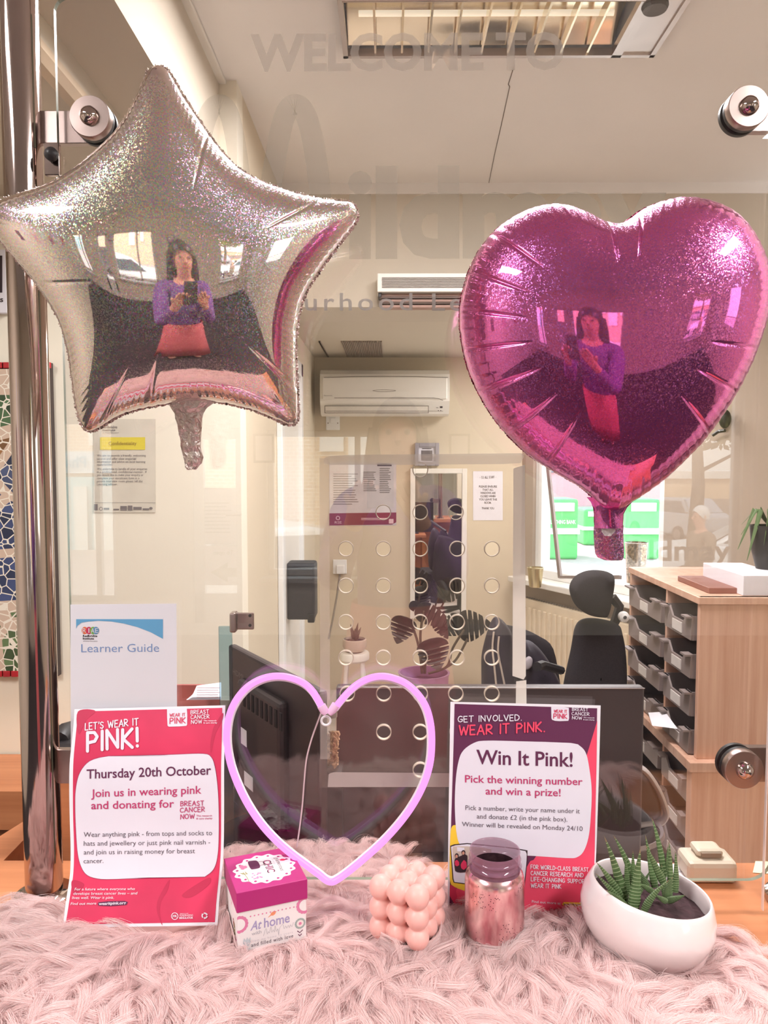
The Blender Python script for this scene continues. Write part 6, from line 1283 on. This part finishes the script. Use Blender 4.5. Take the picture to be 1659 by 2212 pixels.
# ================================================================== STREET BEYOND THE OFFICE WINDOW
M_asph = mat('pale_asphalt', (176, 168, 162), .9, var=.1); M_brick = mat('red_brick', (176, 92, 78), .85)
def brickify(m, c1, c2, mort, sc=2.0):
    n = m.node_tree.nodes; l = m.node_tree.links; b = n['Principled BSDF']; t = [x for x in n if x.type == 'TEX_COORD'][0]; k = n.new('ShaderNodeTexBrick'); k.inputs['Scale'].default_value = sc
    k.inputs['Color1'].default_value = lin(c1); k.inputs['Color2'].default_value = lin(c2); k.inputs['Mortar'].default_value = lin(mort); k.inputs['Mortar Size'].default_value = .025
    mp = n.new('ShaderNodeMapping'); mp.inputs['Rotation'].default_value = (PI / 2, 0, 0); l.new(t.outputs['Object'], mp.inputs[0]); l.new(mp.outputs[0], k.inputs['Vector']); l.new(k.outputs['Color'], b.inputs['Base Color'])
brickify(M_brick, (176, 92, 78), (196, 112, 96), (220, 200, 190), 4.0)
M_ybrick = mat('yellow_brick', (214, 184, 150), .85); brickify(M_ybrick, (216, 186, 150), (204, 166, 132), (236, 226, 210), 2.6)
gz = CZ - 2.2
struct('trim_ground_office', B().box((-2, 7.5, gz - .1), (40, 60, gz)), M_asph)
pr1 = B(); a_, b_ = U(1162, 900, 5.35), U(1181, 1262, 5.35); pr1.box((a_.x, 5.3, 0), (b_.x, 5.7, 2.6)); tag(pr1.build('brick_pier', M_brick), 'red brick pier just outside the left edge of the office window', 'pier')
M_green = mat('bank_green', (96, 196, 112), .5); M_lgreen = mat('bank_pale', (226, 232, 222), .6)
def bank(x0, x1, yt, yb, d, label, words):
    t = thing('clothing_bank', label, 'recycling bank', (U(x0, yb, d).x, d, gz)); p, q = U(x0, yt, d), U(x1, yb, d); zb = max(q.z, gz)
    B().box((p.x, d, gz), (q.x, d + 1.1, p.z), None, .06).build('body', M_green, t); h = p.z - gz
    B().box((p.x - .03, d - .03, gz + h * .42), (q.x + .03, d + 1.12, gz + h * .52)).build('pale_band', M_lgreen, t); B().box((p.x + .1, d - .04, gz + h * .80), (q.x - .1, d + .02, gz + h * .94)).build('hatch', M_lgreen, t)
    if words:
        V, Fc = text_px(words, x0 + 4, yt + (yb - yt) * .40, x1 - 4, yt + (yb - yt) * .40, 8, .03); mesh('bank_lettering', [U(x, y, d - .05) for x, y in V], Fc, M_lgreen, t)
    return t
bank(1180, 1248, 1078, 1212, 17.5, 'green clothing bank seen through the left part of the office window', 'CLOTHING BANK')
bank(1354, 1424, 1078, 1208, 17.5, 'green recycling bank seen through the window right of the balloon tail', '')
bank(1262, 1326, 1100, 1206, 20.5, 'green recycling bank hidden mostly by the pink balloon tail', '')
bs = B(); p, q = U(1120, 860, 40), U(1460, 1120, 40); bs.box((p.x - 2, 40, gz), (q.x + 2, 46, p.z)); hb = bs.build('shop_building', mat('pale_pink_render', (226, 176, 180), .8)); tag(hb, 'pale pink building across the road outside the office window', 'building')
for k in range(3): x = p.x + (q.x - p.x) * (k + .3) / 3; B().box((x, 39.9, 1.0), (x + 1.6, 40.02, 2.6)).build('window_pane', mat('dark_pane', (120, 126, 136), .2), hb)
# ================================================================== STREET MIRRORED IN THE GLASS (behind the lens)
struct('trim_ground_street', B().prism([(-14, LY - .3, -.72), (18, LY - .3, -.72), (18, -10, -.75), (18, -42, -2.0), (-14, -42, -2.0), (-14, -10, -.75)], (0, 0, -.1)), M_asph)
def rbox(px0, py0, px1, py1, d, depth):
    p, q = RF(px0, py0, d), RF(px1, py1, d); y = 2 * GY - d; return (min(p.x, q.x), y - depth, min(p.z, q.z)), (max(p.x, q.x), y, max(p.z, q.z))
RS = lambda d: (lambda V2, lift=0.: [Vector((RF(x, y, d).x, 2 * GY - d + lift, RF(x, y, d).z)) for x, y in V2])
ph_ = thing('pharmacy', 'yellow brick pharmacy with a pale blue fascia, mirrored at the left of the glass', 'shop', (RF(180, 1300, 24).x, 2 * GY - 24, -1.2))
a_, b_ = rbox(20, 700, 300, 1330, 24, 5); B().box((a_[0], a_[1], -1.5), (b_[0], b_[1], b_[2])).build('brick_wall', M_ybrick, ph_)
fs = B().box(*rbox(20, 975, 300, 1022, 23.8, .15)).build('fascia', mat('fascia_pale_blue', (206, 226, 236), .5), ph_)
V, Fc = text_px('Pharmacy', 0, 0, 100, 0, 24, .02); mesh('fascia_lettering', RS(23.7)([(186 - x * 1.28, 1010 + y) for x, y in V]), Fc, mat('sky_blue_sign', (90, 170, 200), .5), fs)
B().box(*rbox(30, 1030, 290, 1240, 23.85, .1)).build('shopfront', mat('shop_teal', (150, 206, 214), .5), ph_)
for x0, x1 in ((118, 136), (158, 190), (60, 100), (200, 250)): B().box(*rbox(x0, 1050, x1, 1200, 23.7, .05)).build('shop_window', mat('shop_pane', (216, 226, 224), .2), ph_)
for x0 in (110, 190): B().box(*rbox(x0, 900, x0 + 20, 962, 23.9, .1)).build('sash_window', M_white, ph_)
tb = thing('brick_terrace', 'yellow brick terrace with white doors, mirrored in the middle of the glass', 'building', (RF(700, 1300, 20).x, 2 * GY - 20, -1))
a_, b_ = rbox(330, 640, 960, 1330, 20, 5); B().box((a_[0], a_[1], -1.4), (b_[0], b_[1], b_[2])).build('brick_wall', M_ybrick, tb)
for x0, x1, y0, y1 in ((690, 742, 930, 975), (752, 800, 940, 1090), (810, 835, 930, 1000), (845, 870, 940, 1060)): B().box(*rbox(x0, y0, x1, y1, 19.9, .1)).build('white_door' if y1 > 1050 else 'white_window', M_white, tb)
bb_ = thing('rendered_house', 'buff rendered building under a tree, mirrored at the right of the glass', 'building', (RF(1560, 1150, 38).x, 2 * GY - 38, -1.6)); a_, b_ = rbox(1250, 1030, 1800, 1200, 38, 5); B().box((a_[0], a_[1], -2.2), (b_[0], b_[1], b_[2])).build('wall', mat('buff_render', (226, 196, 160), .8), bb_); B().box(*rbox(1240, 1018, 1810, 1034, 37.8, 5.4)).build('eaves', M_white, bb_)
B().box(*rbox(1240, 1078, 1810, 1125, 36, .2)).build('low_wall', mat('grey_wall', (150, 136, 124), .8), bb_)
# tree
def tree(name, label, base, h, r, n, seed, col):
    t = thing(name, label, 'tree', base); base = Vector(base); rnd = random.Random(seed)
    B().tube([base, base + Vector((.1, 0, h * .3)), base + Vector((-.05, .1, h * .55)), base + Vector((.1, 0, h * .8))], [.28, .22, .16, .05], 10).build('trunk', mat('bark', (110, 92, 66), .9, var=.3, bump=.5), t, True)
    b = B()
    for k in range(7): a_ = k * 1.9; p0 = base + Vector((0, 0, h * (.35 + .05 * k))); b.tube([p0, p0 + Vector((math.cos(a_) * r * .4, math.sin(a_) * r * .4, h * .1)), p0 + Vector((math.cos(a_) * r * .75, math.sin(a_) * r * .75, h * .12))], [.08, .05, .015], 6)
    b.build('branches', mat('bark', (110, 92, 66), .9), t, True); b = B()
    for k in range(n):
        u = Vector((rnd.gauss(0, 1), rnd.gauss(0, 1), rnd.gauss(0, 1))).normalized() * r * rnd.uniform(.45, 1.0); c = base + Vector((0, 0, h * .72)) + Vector((u.x, u.y, u.z * .55)); s = rnd.uniform(.12, .26); x = Vector((rnd.gauss(0, 1), rnd.gauss(0, 1), rnd.gauss(0, 1))).normalized(); y = x.orthogonal().normalized()
        b.add([c - x * s, c + y * s * .5, c + x * s, c - y * s * .5], [(0, 1, 2, 3)])
    f = b.build('foliage', mat('leaf_' + col, {'olive': (136, 132, 70), 'green': (110, 130, 70)}[col], .7, var=.3, scale=2), t); f['kind'] = 'stuff'
p = RF(1500, 1150, 27); tree('street_tree', 'olive leaved tree over the parked silver car, mirrored at the right', (p.x, p.y, -1.5), 7.5, 3.6, 3800, 3, 'olive')
p = U(1330, 1200, 26); tree('roadside_tree', 'green tree beyond the recycling banks outside the office window', (p.x + 2.5, 26, gz), 7, 3.0, 1500, 4, 'green')
# cars
def car(name, label, loc, rz, paint, L_=4.3, Wd=1.78, Hh=1.5, suv=False):
    t = thing(name, label, 'car', loc, rz); M = Matrix.Translation(loc) @ Matrix.Rotation(rz, 4, 'Z'); k = Hh / 1.5
    body = [(-L_ / 2, .32), (-L_ / 2 - .02, .62), (-L_ / 2 + .1, .86 * k), (-L_ * .22, 1.0 * k), (L_ * .43, 1.02 * k), (L_ / 2, .9 * k), (L_ / 2 + .02, .5), (L_ / 2 - .1, .3)]
    cab = [(-L_ * .24, .98 * k), (-L_ * .08, 1.42 * k), (.1, 1.5 * k), (L_ * .3, 1.48 * k), (L_ * .42, 1.02 * k)]
    def ext(prof, w0, w1, m, nm):
        n = len(prof); zs = [z for _, z in prof]; za, zb = min(zs), max(zs); V = []
        for s in (-1, 1):
            for x, z in prof: w = w0 + (w1 - w0) * (z - za) / (zb - za); V.append(M @ Vector((x, s * w / 2, z)))
        return mesh(nm, V, [tuple(range(n)), tuple(range(n, 2 * n))[::-1]] + [(i, i + n, (i + 1) % n + n, (i + 1) % n) for i in range(n)], m, t)
    o_ = ext(body, Wd, Wd * .94, paint, 'body'); md = o_.modifiers.new('b', 'BEVEL'); md.width = .08; md.segments = 3
    o_ = ext(cab, Wd * .9, Wd * .72, paint, 'cabin'); md = o_.modifiers.new('b', 'BEVEL'); md.width = .06; md.segments = 3
    mg_ = mat('car_glass', (70, 78, 86), .08, 0, .8); e = .012
    def quad(nm, P, m): return mesh(nm, [M @ Vector(v) for v in P], [(0, 1, 2, 3)], m, t)
    wz = lambda z: (Wd * .9 + (Wd * .72 - Wd * .9) * (z - .98 * k) / (.52 * k)) / 2
    quad('windscreen', [(-L_ * .232 - e, -wz(1.02 * k) + .06, 1.02 * k), (-L_ * .232 - e, wz(1.02 * k) - .06, 1.02 * k), (-L_ * .09 - e, wz(1.38 * k) - .06, 1.39 * k), (-L_ * .09 - e, -wz(1.38 * k) + .06, 1.39 * k)], mg_)
    for s in (-1, 1): quad('side_window', [(-L_ * .19, s * (wz(1.04 * k) + e), 1.04 * k), (L_ * .36, s * (wz(1.04 * k) + e), 1.04 * k), (L_ * .27, s * (wz(1.4 * k) + e), 1.40 * k), (-L_ * .06, s * (wz(1.4 * k) + e), 1.40 * k)], mg_)
    for x in (-L_ * .31, L_ * .3):
        for s in (-1, 1):
            R = Matrix.Rotation(PI / 2, 3, 'X'); w = B().lathe([(.1, -.1), (.33, -.09), (.34, 0), (.33, .09), (.1, .1)], (0, 0, 0), 24, R, capt=True); w.V = [M @ (v + Vector((x, s * (Wd / 2 - .08), .34))) for v in w.V]; wo = w.build('wheel', M_black, t, True); h = B().lathe([(.2, -.02), (.19, .02), (.02, .03)], (0, 0, 0), 16, R); h.V = [M @ (v + Vector((x, s * (Wd / 2 + .03), .34))) for v in h.V]; h.build('hubcap', M_steel, wo)
    for s in (-1, 1): b = B().box((-L_ / 2 - .03, s * .62 - .17, .68 * k), (-L_ / 2 + .12, s * .62 + .17, .82 * k), M, .03); b.build('headlight', mat('headlight', (226, 226, 226), .1), t)
    b = B().box((-L_ / 2 - .035, -.42, .6 * k), (-L_ / 2 + .05, .42, .72 * k), M, .02); b.build('grille', M_black, t)
    b = B().box((-L_ / 2 - .04, -.26, .42), (-L_ / 2 + .05, .26, .52), M, .005); b.build('number_plate', M_paper, t)
    return t
pw = mat('white_paint', (238, 238, 238), .2, coat=.6); ps = mat('silver_paint', (206, 208, 212), .22, .3, coat=.6)
d = 31; p = RF(1457, 1165, d); zg = p.z - .0; car('silver_car', 'silver off-road car parked under the tree, mirrored right of the balloon tail', Vector((p.x, p.y, zg)), math.radians(72), ps, 4.4, 1.8, 1.72)
p = RF(640, 1235, 9.0); car('white_car', 'white hatchback parked outside the lobby, mirrored left of the speech holes', Vector((p.x, p.y - .6, -.74)), math.radians(158), pw)
p = RF(1590, 1235, 13.0); car('white_estate', 'white car standing behind the grey haired man, mirrored at the right', Vector((p.x + .6, p.y, -.85)), math.radians(20), pw)
# lettering on the lobby window, reads the right way round only in the mirror
MVW = mat('window_vinyl', (226, 222, 216), .6)
wl_ = thing('window_lettering', 'vinyl name lettering on the lobby window, mirrored at the right of the glass', 'lettering', ((WD[0] + WD[1]) / 2, LY - .09, 1.0)); dW = 2 * GY - LY
for nm, s_, x0, y0, x1, y1, h in (('name', 'Mildmay', 1335, 1214, 1590, 1213, 44), ('strapline', 'Neighbourhood Learning C', 1330, 1241, 1540, 1241, 10)):
    V, Fc = text_px(s_, x0, y0, x1, y1, h, .02); mesh(nm, [Vector((RF(x, y, dW).x, LY - .092, RF(x, y, dW).z)) for x, y in V], Fc, MVW, wl_)
# notices on the lobby door (seen mirrored, backs to us)
def lobby_paper(name, label, x0, y0, x1, y1, yy=LY - .093):
    t = thing(name, label, 'notice', ((RF(x0, y0, dW).x + RF(x1, y1, dW).x) / 2, yy, RF(x0, (y0 + y1) / 2, dW).z)); p, q = RF(x0, y0, dW), RF(x1, y1, dW); B().box((p.x, yy, q.z), (q.x, yy + .001, p.z)).build('sheet', M_paper, t); return t
n1 = lobby_paper('door_notice', 'white notice on the lobby door, mirrored under the star', 423, 1055, 508, 1178)
V, Fc = lines(435, 500, range(1088, 1160, 8), 2.2, RL, .3); mesh('notice_text', [Vector((RF(x, y, dW).x, LY - .0915, RF(x, y, dW).z)) for x, y in V], Fc, i_txt, n1)
n2 = lobby_paper('opening_notice', 'notice with an arrow reading To open, mirrored on the lobby door', 423, 1182, 508, 1268)
V, Fc = join2(text_px('To open', 455, 1201, 499, 1201, 9, .02), ([(443, 1230), (467, 1230), (467, 1218), (505, 1240), (467, 1262), (467, 1250), (443, 1250)], [(0, 1, 2, 3, 4, 5, 6)]))
mesh('arrow_print', [Vector((RF(965 - x if False else x, y, dW).x, LY - .0915, RF(x, y, dW).z)) for x, y in [(954 - a, b) for a, b in V]], Fc, ink('olive_grey', (150, 150, 120)), n2)
# coloured sheets on the lobby walls, seen in the balloons
RW = random.Random(12); cols = [i_red, M_paper, i_mag, M_paper, ink('pale_pink', (236, 190, 200)), M_paper, i_plum]; wn_ = ['raspberry', 'white', 'magenta', 'cream white', 'pale pink', 'plain white', 'plum']
for k in range(7):
    y = -3.4 + k * .55; z = 1.25 + .28 * (k % 2); o_ = B().box((-2.998, y, z), (-2.993, y + .3, z + .42)).build('wall_leaflet', cols[k]); tag(o_, wn_[k] + ' leaflet on the west lobby wall, mirrored in the star balloon', 'leaflet', 'leaflets on the lobby wall')
for k in range(2):
    t = thing('framed_print', ['small framed print between door and window in the lobby', 'small framed print right of the middle lobby window'][k], 'picture', (0, 0, 0)); x = (WC[1] + .35) if k else (DB[1] + .08); t.location = (x, LY, 1.6); B().box((x, LY + .002, 1.5), (x + .18, LY + .02, 1.75), None, .003).build('frame', M_black, t); B().box((x + .02, LY + .0195, 1.52), (x + .16, LY + .0215, 1.73)).build('print', M_paper, t)

# ================================================================== PEOPLE
M_skin = mat('skin', (226, 170, 146), .5, var=.04, sss=.08)
def skinbody(name, J, E, m, parent, sub=2):
    """J: name -> (xyz, radius or (rx,ry)); E: bones. One continuous skinned surface."""
    ks = list(J); me = bpy.data.meshes.new(name); me.from_pydata([J[k][0] for k in ks], [(ks.index(a), ks.index(b)) for a, b in E], []); me.update()
    o = bpy.data.objects.new(name, me); C.objects.link(o); o.parent = parent; me.materials.append(m)
    md = o.modifiers.new('skin', 'SKIN'); md.use_smooth_shade = True
    for k, v in zip(ks, me.skin_vertices[0].data):
        r = J[k][1]; v.radius = r if isinstance(r, tuple) else (r, r)
    me.skin_vertices[0].data[0].use_root = True
    sd = o.modifiers.new('sub', 'SUBSURF'); sd.levels = sub; sd.render_levels = sub
    return o
def person(label, loc, rz, pose, top, legs, hair, skirt=None, longhair=True, shoes=None):
    t = thing('person', label, 'person', loc, rz)
    J = {'pelvis': ((0, 0, .93), (.15, .11)), 'waist': ((0, 0, 1.06), (.125, .095)), 'chest': ((0, .0, 1.24), (.15, .105)), 'neckb': ((0, -.01, 1.385), (.07, .06)), 'neck': ((0, .0, 1.45), .05), 'jaw': ((0, .03, 1.52), (.06, .07)), 'head': ((0, .015, 1.60), (.078, .092)), 'crown': ((0, 0, 1.665), (.06, .07))}
    E = [('pelvis', 'waist'), ('waist', 'chest'), ('chest', 'neckb'), ('neckb', 'neck'), ('neck', 'jaw'), ('jaw', 'head'), ('head', 'crown')]
    for s, sd in ((-1, 'l'), (1, 'r')):
        sh = Vector((s * .175, -.01, 1.355)); el, wr = Vector(pose['el' + sd]), Vector(pose['wr' + sd]); kn, an = Vector(pose.get('kn' + sd, (s * .10, .02, .49))), Vector(pose.get('an' + sd, (s * .10, -.02, .085)))
        hd = (wr - el).normalized(); hp = wr + hd * .05
        J.update({'sh' + sd: (sh, .058), 'el' + sd: (el, .042), 'wr' + sd: (wr, .028), 'pa' + sd: (hp, (.036, .02)), 'hip' + sd: (Vector((s * .095, 0, .86)), .095), 'kn' + sd: (kn, .058), 'an' + sd: (an, .038), 'to' + sd: (an + Vector((0, .15, -.05)), (.04, .028))})
        E += [('neckb', 'sh' + sd), ('sh' + sd, 'el' + sd), ('el' + sd, 'wr' + sd), ('wr' + sd, 'pa' + sd), ('pelvis', 'hip' + sd), ('hip' + sd, 'kn' + sd), ('kn' + sd, 'an' + sd), ('an' + sd, 'to' + sd)]
        side = hd.cross(Vector((0, 1, 0))); side = (side if side.length > .1 else Vector((1, 0, 0))).normalized(); cur = Vector(pose.get('curl', (0, .02, 0)))
        for i, (f_, q) in enumerate(((-.027, .066), (-.009, .076), (.009, .072), (.026, .056))):
            b0 = hp + side * f_ + hd * .022; b1 = b0 + hd * q * .5 + cur * .4; b2 = b0 + hd * q * .85 + cur * 1.1
            J.update({f'f{i}a{sd}': (b0, .0105), f'f{i}b{sd}': (b1, .0095), f'f{i}c{sd}': (b2, .0075)}); E += [('pa' + sd, f'f{i}a{sd}'), (f'f{i}a{sd}', f'f{i}b{sd}'), (f'f{i}b{sd}', f'f{i}c{sd}')]
        tb0 = wr + hd * .03 - side * s * .03; tb1 = tb0 + hd * .03 - side * s * .022 + cur * .5; J.update({'ta' + sd: (tb0, .012), 'tb' + sd: (tb1, .0095)}); E += [('pa' + sd, 'ta' + sd), ('ta' + sd, 'tb' + sd)]
    skinbody('body', J, E, M_skin, t)
    g = {}
    for k, gr_ in (('pelvis', .02), ('waist', .018), ('chest', .018), ('shl', .014), ('shr', .014), ('ell', .014), ('elr', .014), ('wrl', .012), ('wrr', .012)):
        r = J[k][1]; g[k] = (J[k][0], tuple(x + gr_ for x in r) if isinstance(r, tuple) else r + gr_)
    g['neckb'] = ((0, -.01, 1.375), (.085, .072))
    for sd in 'lr': g['wr' + sd] = (Vector(J['el' + sd][0]).lerp(Vector(J['wr' + sd][0]), .93), .04)
    skinbody('top', g, [('pelvis', 'waist'), ('waist', 'chest'), ('chest', 'neckb'), ('neckb', 'shl'), ('neckb', 'shr'), ('shl', 'ell'), ('shr', 'elr'), ('ell', 'wrl'), ('elr', 'wrr')], top, t)
    M = mw(t)
    if skirt:
        prof = [(.16, 1.02), (.175, .93), (.19, .8), (.22, .55), (.25, .22), (.242, .22), (.16, .8)]; V = []; n = 40
        for r, z in prof:
            for k in range(n): a = 2 * PI * k / n; rr_ = r * (1 + .05 * math.sin(7 * a) * (1 - z)); V.append((rr_ * math.cos(a), rr_ * .8 * math.sin(a), z))
        mesh('skirt', V, [(i * n + k, i * n + (k + 1) % n, (i + 1) * n + (k + 1) % n, (i + 1) * n + k) for i in range(len(prof) - 1) for k in range(n)], skirt, t, True, world=False)
    else:
        g = {'pelvis': ((0, 0, .95), (.168, .128))}; E2 = []
        for sd in 'lr':
            for k, e in (('hip', .016), ('kn', .022), ('an', .022)): g[k + sd] = (J[k + sd][0] + (Vector((0, 0, .03)) if k == 'an' else Vector()), J[k + sd][1] + e)
            E2 += [('pelvis', 'hip' + sd), ('hip' + sd, 'kn' + sd), ('kn' + sd, 'an' + sd)]
        skinbody('trousers', g, E2, legs, t)
    for sd in 'lr':
        a = J['an' + sd][0]; skinbody('shoe', {'a': (a + Vector((0, -.03, -.03)), (.046, .05)), 'b': (a + Vector((0, .07, -.045)), (.048, .036)), 'c': (a + Vector((0, .16, -.055)), (.04, .026))}, [('a', 'b'), ('b', 'c')], shoes or M_black, t)
    # hair: a cap over the skull, falling to the shoulders when long
    V = []; Fc = []; n = 28; m_ = 14
    for i in range(m_ + 1):
        th = PI * (.0 + .62 * i / m_)
        for k in range(n):
            a = 2 * PI * k / n; front = math.sin(a); r = 1.0; tt = th
            if front > .25: tt = th * (1 - .42 * (front - .25) / .75)
            V.append((.088 * math.sin(tt) * math.cos(a), .004 + .106 * math.sin(tt) * math.sin(a) * r, 1.61 + .118 * math.cos(tt)))
    for i in range(m_):
        for k in range(n): Fc.append((i * n + k, i * n + (k + 1) % n, (i + 1) * n + (k + 1) % n, (i + 1) * n + k))
    mesh('hair', V, Fc, hair, t, True, world=False)
    if longhair:
        b = B()
        for k in range(15): a = PI + PI * k / 14; x, y = .08 * math.cos(a), .085 * math.sin(a) + .01; b.tube([(x, y, 1.62), (x * 1.12, y * 1.1 - .005, 1.52), (x * 1.25, y * 1.0 - .01, 1.42), (x * 1.2, y * .9 - .03, 1.33)], [.02, .024, .022, .008], 8)
        b.build('long_hair', hair, t, True, world=False)
    for s in (-1, 1):
        B().sphere((s * .031, .096, 1.603), .0105, 12, 8).build('eye', mat('eye_white', (150, 136, 128), .6), t, True, world=False); B().sphere((s * .031, .1045, 1.603), .0055, 10, 6).build('pupil', M_black, t, True, world=False)
        B().sphere((s * .083, .01, 1.595), .02, 12, 8, (.4, .7, 1.3)).build('ear', M_skin, t, True, world=False)
    B().tube([(0, .105, 1.60), (0, .122, 1.572), (0, .112, 1.562)], [.007, .012, .008], 8).build('nose', M_skin, t, True, world=False)
    B().tube([(-.022, .10, 1.535), (0, .108, 1.533), (.022, .10, 1.535)], [.003, .006, .003], 8).build('mouth', mat('lips', (176, 92, 92), .5), t, True, world=False)
    return t
wool = lambda n, c: mat(n, c, .9, var=.2, scale=60, bump=.3, bscale=200)
person('person in purple cardigan and long pink skirt holding a phone, mirrored in the balloons', (0.03, -.5, 0), 0, {'ell': (-.21, .26, 1.12), 'elr': (.17, .26, 1.12), 'wrl': (-.125, .41, 1.345), 'wrr': (.055, .41, 1.345), 'curl': (0, .01, 0)}, wool('purple_wool', (122, 84, 150)), None, mat('dark_hair', (50, 36, 34), .45, var=.2, scale=80), mat('pink_skirt', (226, 120, 128), .8, var=.08))
pn = thing('phone', 'slim dark phone held up by the person in the purple cardigan', 'phone', (0, -.02, 1.44)); B().box((-.062, -.022, 1.372), (.014, -.013, 1.516), None, .003).build('phone_body', M_black, pn); B().box((-.060, -.0228, 1.374), (.012, -.0221, 1.514)).build('phone_screen', mat('phone_screen', (40, 44, 52), .1), pn)
pmn = RF(1512, 1240, 9.0); person('white haired man in a brown jacket walking past outside, mirrored at the right', (pmn.x, pmn.y, -.72), math.radians(75), {'ell': (-.25, -.06, 1.10), 'elr': (.25, .08, 1.10), 'wrl': (-.24, .02, .86), 'wrr': (.24, .2, .88), 'knl': (-.10, .12, .50), 'anl': (-.10, .2, .09), 'knr': (.10, .02, .49), 'anr': (.10, -.22, .12), 'curl': (0, .01, 0)}, wool('brown_jacket', (140, 122, 104)), wool('black_trousers', (52, 46, 50)), mat('white_hair', (232, 228, 224), .7), None, False)
